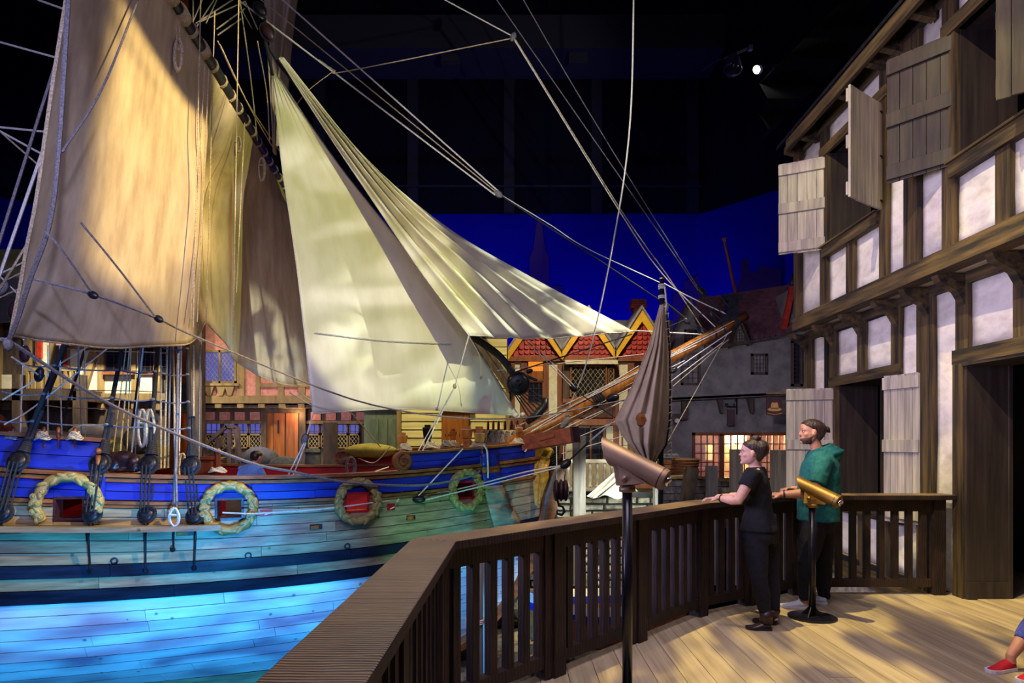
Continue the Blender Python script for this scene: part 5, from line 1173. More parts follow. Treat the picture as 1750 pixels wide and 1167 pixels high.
for x0, x1 in ((526, 546), (548, 568), (575, 594), (596, 614)): leaded(ph, x0, 724, x1, 742, dh + .38, M['pane_lit'], M['timber_dk'], 9, 1, False, 2); leaded(ph, x0, 742, x1, 766, dh + .38, M['glass'], M['timber_far'], 6, 1, True, 2)
dr = bx('double_door', ph, M['timber_dk'], 452, 700, 517, 830, dh + .38, .1)
for x0, x1 in ((457, 467), (468, 486), (489, 509)): bx('door_leaf', dr, M['door'], x0, 706, x1, 830, dh + .34 + .03 * (x0 % 3), .06)
bx('door_handle', dr, M['iron'], 474, 718, 476, 740, dh + .28, .05)
bx('door_frame', ph, M['timber_dk'], 446, 697, 455, 830, dh + .30, .2); bx('door_frame', ph, M['timber_dk'], 512, 697, 522, 830, dh + .30, .2); bx('door_head', ph, M['timber_dk'], 446, 697, 522, 705, dh + .28, .2)
bx('roof', ph, M['rooftile'], 330, 522, 690, 548, dh + .2, .4)
# green door house end
gd = thing('green_boarded_porch', 'dull green boarded porch door between the pink house and the clapboard house', 'building', P(650, 830, 16.8))
bx('porch_wall', gd, surf('dull_green_paint', C(70, 82, 66), C(96, 106, 84), (9, 9, 2), .6, .1), 622, 690, 682, 830, 16.8, .1)
for x in (634, 650, 664): bx('porch_board', gd, M['pink'] if False else bpy.data.materials['dull_green_paint'], x, 716, x + 12, 828, 16.76, .05)
bx('porch_head', gd, M['timber_dk'], 620, 690, 684, 700, 16.7, .15)
# ---- yellow clapboard house
ch = thing('clapboard_house', 'yellow clapboard house with a brown plank door behind the bow', 'building', P(775, 830, 16.5))
bx('wall_core', ch, M['timber_dk'], 682, 520, 868, 840, 16.62, .2)
random.seed(6); y = 578
while y < 800:
    for x0, x1 in ((684, 754), (802, 866)) if y > 694 else ((684, 866),):
        a, b = P(x0, y + 14.2, 16.5), P(x1, y, 16.5)
        m_ = MB().prism([V((a.x, 16.565, a.z + .012)), V((a.x, 16.62, a.z + .012)), V((a.x, 16.62, b.z)), V((a.x, 16.59, b.z))], (b.x - a.x, 0, 0)); obj('clapboard', m_, M['clap'], ch)
    y += 14.2
bx('corner_board', ch, M['timber_far'], 678, 560, 685, 830, 16.45, .2); bx('corner_board', ch, M['timber_far'], 864, 640, 871, 830, 16.45, .2)
bx('door', ch, M['door'], 755, 700, 801, 830, 16.5, .1); bx('door_head', ch, M['timber_dk'], 752, 693, 804, 702, 16.42, .12)
for x in range(760, 800, 6): bx('door_nail', ch, M['iron'], x, 742, x + 1.6, 743.6, 16.48, .02)
obj('rake_board', MB().beam(P(800, 566, 16.3), P(872, 668, 16.3), .14, .16, up=(0, 1, 0)), M['timber_dk'], ch)
obj('roof', MB().prism([P(800, 560, 16.3), P(874, 664, 16.3), P(882, 660, 16.3), P(806, 552, 16.3)], (0, 2.5, 0)), M['timber_dk'], ch)
# ---- gabled house
dg = 18.0
gh = thing('gabled_house', 'house with three red scalloped gables and yellow bargeboards on the quay', 'building', P(1005, 830, dg))
bx('wall_core', gh, M['brownpanel'], 868, 612, 1150, 840, dg + .1, .2)
bx('fascia_board', gh, M['brownpanel'], 868, 609, 1146, 617, dg - .05, .2)
random.seed(12)
for cx in (914.5, 1006.5, 1097.5):
    hw_, yb, yt = 46, 612, 531
    obj('gable_core', MB().prism([P(cx - hw_, yb, dg + .06), P(cx + hw_, yb, dg + .06), P(cx, yt, dg + .06)], (0, .08, 0)), M['redtile'], gh)
    r_ = 0; y = yb + 1.5
    while y > yt + 12:
        half = (y - 4 - yt) / (yb - yt) * hw_ - 8; x = cx - half + (4.6 if r_ % 2 else 0)
        while x < cx + half - 1:
            w_ = 9.2; x1 = min(x + w_ - .7, cx + half + 3); xm, rr = (x + x1) / 2, (x1 - x) / 2
            pl = [P(x, y - 14, dg + .05), P(x, y - 4, dg - .01)] + [P(xm - rr * math.cos(b), y - 4 + 4.2 * math.sin(b), dg - .02 - random.uniform(0, .012)) for b in [math.pi * k / 6 for k in range(1, 6)]] + [P(x1, y - 4, dg - .01), P(x1, y - 14, dg + .05)]
            obj('scallop_tile', MB().prism(pl, (0, .025, 0)), M['redtile'], gh); x += w_
        y -= 8.2; r_ += 1
    for sg in (-1, 1):
        a, b = (cx + sg * (hw_ + 0.5), yb + 4), (cx, yt + 4); wv = 12
        obj('bargeboard', MB().prism([P(a[0], a[1], dg - .12), P(a[0], a[1] - wv * 1.4, dg - .12), P(b[0], b[1] - wv * .7, dg - .12), P(b[0], b[1] + wv * 1.2, dg - .12)], (0, .06, 0)), M['yellow'], gh)
        obj('roof_edge', MB().prism([P(a[0], a[1] - wv * 1.35, dg - .18), P(a[0], a[1] - wv * 1.9, dg - .18), P(b[0], b[1] - wv * 1.2, dg - .18), P(b[0], b[1] - wv * .7, dg - .18)], (0, .3, 0)), M['trimgrey'], gh)
        obj('gable_roof', MB().prism([P(a[0], a[1] - wv * 1.6, dg + .1), P(a[0], a[1] - wv * 1.9, dg + .1), P(b[0], b[1] - wv * 1.2, dg + .1), P(b[0], b[1] - wv * .8, dg + .1)], (0, 1.8, 0)), M['trimgrey'], gh)
bx('main_roof', gh, M['trimgrey'], 880, 547, 1150, 612, dg + 1.9, .2)
chm = thing('brick_chimney', 'red brick chimney rising behind the gables', 'chimney', P(1092, 548, 19.4))
y = 560; k = 0
while y > 512:
    x0, x1 = (1083, 1102) if y > 528 else ((1080, 1105) if y < 524 else (1078, 1107)); n = 2 + k % 2
    for j in range(n): bx('brick', chm, M['brick'], lerp(x0, x1, j / n) + .25, y - 3.5, lerp(x0, x1, (j + 1) / n) - .25, y - .3, 19.4 + random.uniform(0, .02), .4)
    y -= 3.8; k += 1
for x0, x1, mt_ in ((873, 880, 'brownpanel'), (880, 890, 'cream'), (890, 901, 'brownpanel'), (929, 938, 'brownpanel'), (938, 953, 'cream'), (953, 963, 'brownpanel'), (1048, 1058, 'brownpanel'), (1058, 1073, 'cream'), (1073, 1084, 'brownpanel'), (1108, 1116, 'brownpanel'), (1116, 1130, 'cream'), (1130, 1140, 'brownpanel')):
    bx('wall_post' if mt_ == 'brownpanel' else 'plaster_strip', gh, M[mt_], x0, 616, x1, 800, dg + (0 if mt_ == 'brownpanel' else .05), .12)
bx('lamp_lit_pane', gh, M['pane_warm'], 903, 618, 928, 634, dg + .08, .03); bx('transom', gh, M['brownpanel'], 901, 648, 929, 652, dg, .1); bx('blind', gh, M['door'], 903, 634, 928, 648, dg + .07, .03)
leaded(gh, 901, 651, 929, 690, dg, M['glass'], M['brownpanel'], 9, 1, False, 2); bx('panel_board', gh, M['brownpanel'], 901, 690, 929, 720, dg + .02, .1)
orl = bx('oriel', gh, M['timber_dk'], 962, 622, 1050, 684, dg - .18, .25); bx('oriel_head', gh, M['cream'], 966, 615, 1056, 622, dg - .35, .4); bx('oriel_sill', gh, M['brownpanel'], 962, 681, 1050, 688, dg - .3, .4)
leaded(gh, 974, 624, 1038, 681, dg - .26, M['glass'], M['brownpanel'], 8.5, 1, True, 3); leaded(gh, 1039, 628, 1050, 681, dg - .24, M['glass'], M['brownpanel'], 6, 1, True, 2)
bx('jetty_beam', gh, M['brownpanel'], 868, 716, 1150, 726, dg - .15, .3)
for x0, x1 in ((985, 1034), (1062, 1104)): leaded(gh, x0, 728, x1, 788, dg + .02, M['glass'], M['brownpanel'], 12, 2, False, 3)
bx('plaster_strip', gh, M['cream'], 968, 728, 982, 836, dg + .02, .1); bx('plaster_strip', gh, M['cream'], 1036, 728, 1050, 836, dg + .02, .1)
bx('plaster_strip', gh, M['cream'], 985, 790, 1034, 836, dg + .03, .1); bx('plaster_strip', gh, M['cream'], 930, 760, 962, 836, dg + .03, .1)
# white balustrade
bl_ = thing('white_balustrade', 'white turned balustrade along the quay in front of the gabled house', 'balustrade', P(990, 840, 15.8))
bx('hand_rail', bl_, M['white_wood'], 922, 785, 1050, 791, 15.75, .12); bx('base_rail', bl_, M['white_wood'], 922, 834, 1050, 841, 15.75, .12)
prof = [(.02, 0), (.05, .0), (.05, .06), (.022, .09), (.045, .2), (.05, .27), (.022, .40), (.04, .44), (.04, .56), (.025, .62)]
b0 = None
for k in range(10):
    p = P(934 + k * 12.4, 834, 15.8); 
    if b0 is None: b0 = obj('baluster', MB().lathe(p, prof, 10), M['white_wood'], bl_, smooth=True); p0 = p
    else: dup(b0, p - p0)
# ---- grey stucco house with the shop
dsx = 15.0
sh_ = thing('stucco_house', 'grey stuccoed house with plum tiled roof and lit shop window', 'building', P(1250, 850, dsx))
def quadp(nm, par, mat, pts, d, th=.1): return obj(nm, MB().prism([P(x, y, d) for x, y in pts], (0, th, 0)), mat, par)
quadp('wall_upper', sh_, M['greyplaster'], ((1140, 684), (1388, 672), (1388, 560), (1330, 576), (1222, 594), (1205, 590), (1180, 516), (1140, 590)), dsx, .3)
m_ = MB()
for x0, y0, x1, y1 in ((1130, 662, 1388, 742), (1130, 742, 1185, 870), (1345, 742, 1388, 870), (1185, 824, 1345, 870)): m_.fb(x0, y0, x1, y1, dsx + .24, .2)
obj('wall_lower', m_, M['greyplaster'], sh_)
quadp('jetty_soffit', sh_, M['greyplaster'], ((1140, 680), (1388, 668), (1388, 673), (1140, 685)), dsx, .4)
quadp('gable_roof_edge', sh_, M['timber_dk'], ((1130, 612), (1134, 615), (1181, 521), (1207, 596), (1212, 592), (1181, 508)), dsx - .12, .3)
quadp('eaves_board', sh_, M['timber_dk'], ((1222, 596), (1332, 578), (1388, 556), (1388, 551), (1332, 573), (1222, 590)), dsx - .15, .2)
# roof, tile by tile
random.seed(14)
rc = obj('roof_core', MB().prism([P(1200, 592, dsx + .08), P(1334, 572, dsx + .08), P(1392, 550, dsx - .4), P(1392, 480, dsx + 1.5), P(1330, 500, dsx + 2.0), P(1190, 510, dsx + 2.0)], (0, .1, -.05)), M['rooftile'], sh_)
for r_ in range(11):
    t = r_ / 11; y0 = lerp(588, 508, t); k = 0; x = 1208 - 14 * t + (r_ % 2) * 5
    while x < 1340:
        sl = -0.145 * (x - 1222) * (1 - t); d = dsx + lerp(-.05, 1.9, t); q = [(x, y0 + sl), (x + 9.4, y0 + sl - 1.2), (x + 9.4, y0 + sl - 9.5), (x, y0 + sl - 8.5)]
        pts = [P(q[0][0] + .4, q[0][1] + random.uniform(-.5, .5), d - .03), P((q[0][0] + q[1][0]) / 2, q[0][1] + 1.2, d - .035), P(q[1][0] - .2, q[1][1], d - .03), P(q[2][0] - .2, q[2][1], d + .20), P(q[3][0] + .4, q[3][1], d + .20)]
        if not (1250 < x < 1278 and y0 + sl > 556): obj('roof_tile', MB().prism(pts, (0, .02, .012)), M['rooftile'], sh_)
        x += 9.8
for r_ in range(7):
    for k in range(4):
        x = 1344 + k * 10 + (r_ % 2) * 5; y0 = 569 - r_ * 9 - k * 4.2; d = dsx + .1 + r_ * .15 - k * .1
        obj('roof_tile', MB().prism([P(x, y0, d), P(x + 9.4, y0 - 4, d), P(x + 9.4, y0 - 13, d + .18), P(x, y0 - 9.5, d + .18)], (0, .02, .012)), M['rooftile'], sh_)
quadp('dormer', sh_, M['greyplaster'], ((1252, 590), (1280, 586), (1266, 550)), dsx - .1, 1.2); leaded(sh_, 1258, 562, 1274, 586, dsx - .14, M['glass'], M['timber_dk'], 4, 1, False, 2)
quadp('dormer_roof', sh_, M['timber_dk'], ((1248, 594), (1252, 594), (1266, 552), (1281, 590), (1285, 589), (1266, 544)), dsx - .18, 1.0)
leaded(sh_, 1170, 563, 1191, 584, dsx - .04, M['glass'], M['timber_dk'], 5, 1, False, 3); leaded(sh_, 1164, 602, 1198, 658, dsx - .04, M['glass'], M['timber_dk'], 8, 1, False, 4); leaded(sh_, 1284, 604, 1312, 640, dsx - .04, M['glass'], M['timber_dk'], 5.5, 1, False, 4)
leaded(sh_, 1353, 582, 1372, 660, dsx - .06, M['glass'], M['timber_dk'], 5.5, 1, False, 4)
for x in (1236, 1288): obj('jetty_bracket', MB().prism([P(a, b, dsx + .1) for a, b in ((x - 10, 680), (x, 680), (x, 706), (x - 3, 706))], (0, .16, 0)), M['timber_dk'], sh_)
bx('beam_end', sh_, M['timber_dk'], 1142, 707, 1176, 717, dsx + .1, .3); bx('beam_post', sh_, M['timber_dk'], 1166, 684, 1177, 710, dsx + .12, .2)
o = obj('security_camera', MB().lathe(P(1157, 719, dsx + .05), [(.03, .06), (.055, .05), (.055, -.05), (.03, -.06)], 10, (0, 1, 0)), M['white_wood'], None, 'small white dome camera under the brown beam of the stucco house', smooth=True, cat='camera')
# shop window: outer frame, muntins, clear panes, warm room behind it
def shopwin():
    d = dsx + .19; m_ = MB()
    for x0, y0, x1, y1 in ((1184, 739, 1347, 744), (1184, 820, 1347, 826), (1184, 739, 1188, 826), (1343, 739, 1347, 826), (1230, 742, 1238, 822), (1284, 742, 1290, 822)): m_.fb(x0, y0, x1, y1, d, .12)
    fr = obj('shop_window', m_, M['brownpanel'], sh_)
    for a, b, n in ((1188, 1230, 4), (1238, 1284, 4), (1290, 1343, 5)):
        for k in range(1, n): bx('muntin', fr, M['brownpanel'], lerp(a, b, k / n) - .7, 743, lerp(a, b, k / n) + .7, 821, d + .02, .05)
        for k in range(1, 5): bx('muntin', fr, M['brownpanel'], a, lerp(743, 821, k / 5) - .7, b, lerp(743, 821, k / 5) + .7, d + .02, .05)
        bx('pane', fr, M['glass_clear'], a, 743, b, 821, d + .05, .01)
    room = MB().fb(1170, 725, 1360, 880, 17.6, .1)
    a, b = P(1170, 880, dsx + .6), P(1365, 725, dsx + .6)
    room.box((a.x, 16.5, 1.2), (.1, 2.2, 2.6)).box((b.x + .2, 16.5, 1.2), (.1, 2.2, 2.6)).box(((a.x + b.x) / 2, 16.5, 2.4), (b.x - a.x + .6, 2.3, .1)).box(((a.x + b.x) / 2, 16.5, .3), (b.x - a.x + .6, 2.3, .1))
    obj('shop_room', room, M['brownpanel'], sh_)
    L_ = bpy.data.lights.new('shop_lamp', 'POINT'); lo = bpy.data.objects.new('shop_lamp', L_); COL.objects.link(lo); L_.energy = 150; L_.color = (1, .72, .36); L_.shadow_soft_size = .12; lo.location = P(1262, 745, 16.4)
shopwin()
random.seed(31)
def display(nm, mat, x0, y0, x1, y1, d, label, th=.04):
    o = obj(nm, MB().fb(x0, y0, x1, y1, d, th), mat, None, label, cat='shop display'); return o
display('hanging_cloth', M['tartan'], 1222, 742, 1229, 812, 16.2, 'patterned cloth hanging at the left side of the shop window'); display('paper_sheet', M['cream'], 1206, 760, 1220, 786, 16.6, 'pale sheet pinned up inside the left shop window light')
display('paper_sheet', M['white_wood'], 1240, 744, 1256, 762, 16.6, 'white sheet high in the middle shop window light'); display('hanging_cloth', M['tartan'], 1240, 764, 1262, 815, 16.5, 'patterned cloth low in the middle shop window light')
display('hanging_cloth', M['tartan'], 1320, 742, 1330, 800, 16.3, 'patterned cloth hanging at the right side of the shop window'); display('counter_chest', M['door'], 1190, 800, 1220, 822, 16.4, 'dark wooden chest low in the left of the shop window', .5)
display('cloth_bale', M['tartan'], 1264, 775, 1284, 818, 16.7, 'pale folded cloth bale at the right of the middle shop window light'); display('paper_sheet', M['cream'], 1258, 744, 1276, 768, 16.8, 'cream sheet high at the right of the middle shop window light'); display('pale_backcloth', M['cream'], 1238, 742, 1284, 820, 17.2, 'large pale backcloth behind the middle shop window light')
wc = P(1318, 790, 16.3); m_ = MB().tube([wc + V((.30 * math.cos(b), 0, .30 * math.sin(b))) for b in [2 * math.pi * k / 24 for k in range(25)]], .025, 6)
sp = thing('spinning_wheel', 'spinning wheel standing inside the shop window behind the dark haired woman', 'spinning wheel', wc - V((0, 0, .55)))
obj('rim', m_, M['door'], sp)
for k in range(8): b = 2 * math.pi * k / 8; obj('spoke', MB().tube([wc, wc + V((.3 * math.cos(b), 0, .3 * math.sin(b)))], .012, 5), M['door'], sp)
for dx in (-.25, .25): obj('leg', MB().tube([wc + V((dx * .3, .05, -.05)), wc + V((dx, .05, -.95))], .02, 6), M['door'], sp)
# hat sign and iron sign
Lp = bpy.data.lights.new('door_fill', 'POINT'); lo = bpy.data.objects.new('door_fill', Lp); COL.objects.link(lo); Lp.energy = 9; Lp.color = (1, .62, .25); Lp.shadow_soft_size = .05; lo.location = P(504, 708, 17.1)  # unseen point light added to warm the double door, no fixture
hs = thing('hat_sign', 'brown hanging shop sign with a tan wide brimmed hat', 'sign', P(1324, 712, 14.4))
hd = 14.4
quadp('sign_board', hs, M['sign'], [(1310.5, 678.5), (1337, 678), (1337.5, 708)] + [(lerp(1337.5, 1310.5, k / 8), 708 + 2.6 * math.sin(math.pi * k / 8)) for k in range(1, 8)] + [(1310.5, 708)], hd, .05)
quadp('hat_crown', hs, M['signgold'], ((1317, 699), (1318.6, 689), (1320.5, 687.3), (1324, 688.3), (1327.5, 687.3), (1329.4, 689), (1331, 699)), hd - .012, .012)
quadp('hat_brim', hs, M['signgold'], [(1324 + 12 * math.cos(b), 699.5 + 3.2 * math.sin(b)) for b in [2 * math.pi * k / 18 for k in range(18)]], hd - .014, .01)
quadp('hat_band', hs, M['sign'], ((1317.3, 697), (1330.7, 697), (1330.9, 698.2), (1317.1, 698.2)), hd - .02, .005)
obj('painted_line', MB().tube([P(lerp(1311.5, 1336.5, k / 8), 706 + 2.0 * math.sin(math.pi * k / 8), hd - .01) for k in range(9)], .008, 4), M['signgold'], hs)
obj('sign_arm', MB().beam(P(1310, 672, hd), P(1346, 671, hd), .05, .05).beam(P(1344, 671, hd), P(1344, 672, dsx + .02), .05, .05), M['timber_far'], hs)
for x in (1315, 1331): obj('sign_hook', MB().tube([P(x, 672, hd), P(x, 679, hd)], .008, 5), M['iron'], hs)
iS = thing('hanging_board', 'narrow dark board hanging from a black iron bracket on the stucco wall', 'sign', P(1250, 728, 15.1))
bx('board', iS, M['sign'], 1243, 699, 1255, 727, 15.1, .04)
obj('bracket', MB().tube([P(1259, 680, 15.2), P(1259, 708, 15.2)], .018, 6).tube([P(1259, 695, 15.2), P(1250, 695, 15.15), P(1242, 694, 15.1), P(1241, 690, 15.1), P(1244, 690, 15.1)], .016, 6).ell(P(1241, 691, 15.1), (.03, .03, .03)).ell(P(1254, 691, 15.15), (.025, .02, .025)).ell(P(1257, 684, 15.2), (.025, .02, .03)), M['iron'], iS)
# finial on the roof
obj('roof_finial', MB().lathe(P(1354, 490, 15.4), [(.05, -.5), (.04, -.1), (.02, 0), (.07, .08), (.08, .13), (.03, .2), (.01, .33)], 10), M['iron'], None, 'dark iron ball finial on the red ridge beside the timber framed house', smooth=True, cat='finial')
obj('steep_gable', MB().prism([P(1336, 575, 15.3), P(1354, 492, 15.3), P(1362, 494, 15.3), P(1362, 560, 15.3)], (0, 1, 0)), M['greyplaster'], sh_); obj('steep_gable_edge', MB().beam(P(1336, 577, 15.2), P(1354, 490, 15.2), .12, .10, up=(0, 1, 0)), M['redtile'], sh_)
# quay parapet on the right with posts
pw_ = thing('quay_parapet', 'low bluish stone parapet wall below the shop window', 'wall', P(1240, 860, 13.4))
random.seed(17)
bx('wall_core', pw_, M['hull_in'], 1132, 818, 1348, 1010, 13.5, .3)
y = 820; k = 0
while y < 900:
    x = 1134 - (k % 2) * 9
    while x < 1346: w_ = random.uniform(14, 24); bx('stone', pw_, M['stone'], x, y, min(x + w_ - 1, 1348), y + 10.8, 13.42 + random.uniform(0, .05), .15); x += w_
    y += 12; k += 1
quadp('coping', pw_, M['timber_far'], ((1132, 816), (1185, 812), (1265, 822), (1348, 822), (1348, 826), (1265, 826), (1185, 817), (1132, 820)), 13.3, .4)
for nm, x0, y0, x1, y1, d, lb in (('mooring_post', 1211, 796, 1227, 1000, 12.6, 'weathered square mooring post left of the dark haired woman'), ('mooring_post', 1253, 768, 1270, 1000, 12.2, 'taller grey mooring post just behind the dark haired woman'), ('mooring_post', 1324, 769, 1346, 1000, 12.0, 'broad blue grey mooring post between the woman and the man'),
                                ('mooring_post', 980, 745, 1001, 1000, 12.9, 'weathered mooring post in front of the white balustrade'), ('mooring_post', 1120, 825, 1134, 1000, 12.4, 'dark mooring post below the bronze telescope')):
    pass
    obj(nm, MB().fb(x0, y0 if nm else y0, x1, y1, d, .22), M['pile'], None, lb, cat='post')
obj('leaning_beam', MB().beam(P(1166, 905, 12.4), P(1182, 802, 12.9), .24, .2, up=(0, 1, 0)), M['timber_dk'], None, 'dark timber beam leaning against the quay parapet', cat='beam')
# basket and crate with rope
m_ = MB(); c = P(1172, 816, 14.0)
bk_ = thing('wicker_basket', 'brown round basket standing on the parapet left of the shop window', 'basket', c)
for k in range(7): obj('basket_hoop', MB().tube([c + V(((.2 + .012 * k) * math.cos(b), (.2 + .012 * k) * math.sin(b), .03 + k * .06)) for b in [2 * math.pi * i / 18 for i in range(19)]], .034, 6), M['crate'], bk_)
ct = thing('slatted_crate', 'small wooden crate under a rope coil beside the brown basket', 'crate', P(1142, 816, 14.0))
for k in range(4): bx('slat', ct, M['crate'], 1128, 786 + k * 8, 1157, 793 + k * 8, 14.0, .03)
bx('crate_box', ct, M['timber_dk'], 1129, 787, 1156, 817, 14.04, .35)
m_ = MB(); c = P(1146, 783, 14.0)
for k in range(4): m_.tube([c + V(((.18 - .01 * k) * math.cos(b), (.14) * math.sin(b), .02 * k + .02)) for b in [2 * math.pi * i / 18 for i in range(19)]], .018, 5)
obj('rope_coil', m_, M['rope_g'], None, 'grey rope coil lying on the small crate', cat='rope coil')
# ---- left house
dl = 16.6
lh = thing('cream_timbered_house', 'cream panelled timber house with an outside gallery behind the shrouds', 'building', P(120, 830, dl))
bx('wall_core', lh, M['timber_dk'], -120, 520, 345, 840, dl + .1, .2)
for x0, y0, x1, y1 in ((-60, 560, -10, 640), (70, 585, 85, 640), (118, 570, 132, 672), (134, 570, 166, 672), (176, 640, 224, 672), (0, 640, 40, 700), (232, 570, 260, 680), (-60, 650, -10, 720)): bx('plaster_panel', lh, M['cream'], x0, y0, x1, y1, dl + .05, .1)
for x0, x1 in ((-10, 0), (40, 50), (60, 70), (85, 95), (108, 118), (166, 177), (224, 232), (262, 275)): bx('timber_post', lh, M['timber_far'], x0, 540, x1, 700, dl, .12)
obj('timber_brace', MB().beam(P(140, 672, dl - .01), P(166, 585, dl - .01), .2, .1, up=(0, 1, 0)), M['timber_far'], lh); bx('orange_post', lh, M['redtile'], 62, 560, 70, 612, dl - .02, .1); bx('orange_post', lh, M['redtile'], 108, 560, 114, 630, dl - .02, .1)
bx('timber_rail', lh, M['timber_far'], 60, 672, 300, 684, dl - .06, .2); leaded(lh, 177, 585, 224, 637, dl, M['glass'], M['timber_dk'], 14, 1, False, 3); bx('window_sill', lh, M['brownpanel'], 174, 635, 227, 640, dl - .1, .15)
bx('gallery_floor', lh, M['timber_dk'], -60, 664, 130, 684, dl - 1.0, 1.0); bx('gallery_rail', lh, M['timber_far'], 40, 628, 130, 634, dl - 1.0, .1)
for k in range(8): bx('gallery_baluster', lh, M['timber_far'], 44 + k * 11, 634, 48 + k * 11, 664, dl - 1.0, .08)
for x in (20, 124): bx('gallery_post', lh, M['timber_dk'], x, 640, x + 14, 840, dl - 1.0, .25)
obj('roof', MB().prism([P(-120, 560, dl - .6), P(60, 548, dl - .6), P(40, 430, dl + 2), P(-120, 430, dl + 2)], (0, .1, .1)), M['greyplaster'], lh)
obj('gable_wall', MB().fb(-60, 470, 28, 570, dl + .2, .1), M['greyplaster'], lh)
obj('roof', MB().prism([P(95, 590, dl - .5), P(320, 590, dl - .5), P(320, 500, dl + 1.5), P(110, 500, dl + 1.5)], (0, .1, .1)), M['rooftile'], lh)
leaded(lh, 236, 590, 290, 640, dl - .02, M['glass'], M['brownpanel'], 9, 2, False, 3)
for x, lb in ((155, 'pale canvas bundle on the quay left of the black shroud'), (212, 'pale canvas bundle on the quay right of the black shroud')):
    m_ = MB().ell(P(x, 744, 13.8), (.42 if x < 200 else .3, .4, .26), 12, 8); m_.v = [p + V((0, 0, .05 * noise.noise(p * 3))) for p in m_.v]; obj('canvas_bundle', m_, M['canvas2'], None, lb, smooth=True, cat='bundle')
for x0, x1, lb in ((414, 470, 'large grey sack stack beside the stair behind the ship'), (455, 500, 'dark grey sack lying lowest beside the stair')):
    pass
sack('stuffed_sack', 445, 786, 15.2, 66, 46, M['sack'], 'large dark grey sack beside the stair behind the ship'); sack('stuffed_sack', 486, 796, 15.0, 52, 34, M['sack'], 'smaller dark grey sack right of the large one by the stair')
bc = P(535, 812, 15.0)
br = thing('barrel', 'grey staved barrel left of the olive sack behind the ship', 'barrel', bc); obj('staves', MB().lathe(bc, [(.14, 0), (.18, .2), (.19, .32), (.18, .45), (.15, .62)], 16), M['sack'], br, smooth=True)
for h in (.1, .5): obj('hoop', MB().lathe(bc + V((0, 0, h)), [(.17, 0), (.19, .0), (.19, .04), (.17, .04)], 16), M['iron'], br)
pp = MB().prism([P(552, 722, 15.4), P(572, 722, 15.4), P(578, 830, 15.4), P(553, 830, 15.4)], (0, .2, 0)); obj('timber_prop', pp, M['timber_dk'], None, 'dark tapering timber prop in front of the leaded windows', cat='post')
# outside stair
st = thing('wooden_stair', 'dark wooden outside stair with sloping handrail in front of the pink house', 'stair', P(385, 830, 15.6))
obj('handrail', MB().beam(P(346, 765, 15.6), P(388, 728, 15.6), .08, .1, up=(0, 1, 0)).beam(P(386, 728, 15.6), P(404, 730, 15.6), .08, .1, up=(0, 1, 0)), M['timber_dk'], st)
obj('handrail', MB().beam(P(402, 731, 15.6), P(412, 790, 15.6), .08, .1, up=(0, 1, 0)), M['timber_dk'], st)
for x, y in ((348, 764), (368, 748), (388, 730), (402, 730)): bx('stair_post', st, M['timber_dk'], x, y, x + 6, 830, 15.6, .1)
for k in range(5): bx('tread', st, M['timber_far'], 346 + k * 9, 800 - k * 9, 362 + k * 9, 803 - k * 9, 15.65, .6)
for k in range(3): obj('stair_bar', MB().beam(P(350, 778 + k * 8, 15.62), P(388, 742 + k * 10, 15.62), .03, .03), M['timber_dk'], st)
# ---- small boat with a brown sail, lying ahead of the ship
db = 10.2
boat = thing('small_sailing_boat', 'small clinker boat with a brown lug sail and bare mast standing ahead of the ship', 'boat', P(1030, 1110, db))
bcx = P(1040, 1110, db)
def bp(t, v, z): return bcx + V((t * 1.3, -v * .62 + .25 * t, z))
def bhalf(t, k): return (1 - abs(t) ** 2.4) * (0.35 + 0.65 * k ** .6)
cols_ = ['clinker_red', 'rail', 'blue', 'white_wood']; M['clinker_red'] = M['door']
for side in (1, -1):
    for k in range(6):
        m_ = MB(); R = []
        for i in range(13):
            t = -1 + 2 * i / 12; k0, k1 = k / 6, (k + 1) / 6; z0, z1 = .10 + .70 * k0 + .16 * t * t, .10 + .70 * k1 + .16 * t * t + .03
            R.append([bp(t, side * (bhalf(t, k0) + .03), z0), bp(t, side * (bhalf(t, k1) + .015), z1), bp(t, side * (bhalf(t, k1) - .01), z1), bp(t, side * (bhalf(t, k0)), z0)])
        m_.rings(R); obj('boat_strake', m_, M['white_wood'] if k == 5 else (M['blue'] if k == 4 else M['door']), boat)
obj('boat_keel', MB().beam(bp(-1, 0, .08), bp(1, 0, .08), .06, .14), M['door'], boat)
for t in (-.4, .2): obj('thwart', MB().beam(bp(t, -.85, .62), bp(t, .85, .62), .18, .03), M['rail'], boat)
obj('boat_mast', MB().tube([P(1128, 1090, db), P(1131, 476, db)], [.045, .036], 10), M['tar'], boat, smooth=True); obj('mast_cap', MB().lathe(P(1131, 476, db), [(.03, -.02), (.04, 0), (.03, .03), (.005, .04)], 10), M['chrome'], boat, smooth=True)
m_ = MB()
for y in (487, 490, 493, 506, 509): m_.tube([P(1131, y, db) + V((.05 * math.cos(b), .05 * math.sin(b), 0)) for b in [2 * math.pi * k / 12 for k in range(13)]], .012, 5)
m_.tube([P(1136, 490, db - .05), P(1139, 520, db - .05), P(1136, 545, db)], .014, 5); obj('mast_lashing', m_, M['rope_w'], boat)
ls = [[(1130, 516, db), (1133, 514, db), (1136, 518, db)], [(1110, 590, db - .2), (1126, 590, db - .35), (1141, 590, db)], [(1082, 660, db - .4), (1115, 660, db - .6), (1143, 665, db)], [(1052, 718, db - .55), (1108, 718, db - .8), (1142, 725, db)], [(1070, 752, db - .5), (1105, 758, db - .7), (1137, 760, db - .1)], [(1101, 790, db - .3), (1109, 795, db - .4), (1117, 792, db - .2)]]
W = [[P(*p) for p in r] for r in ls]; G = []
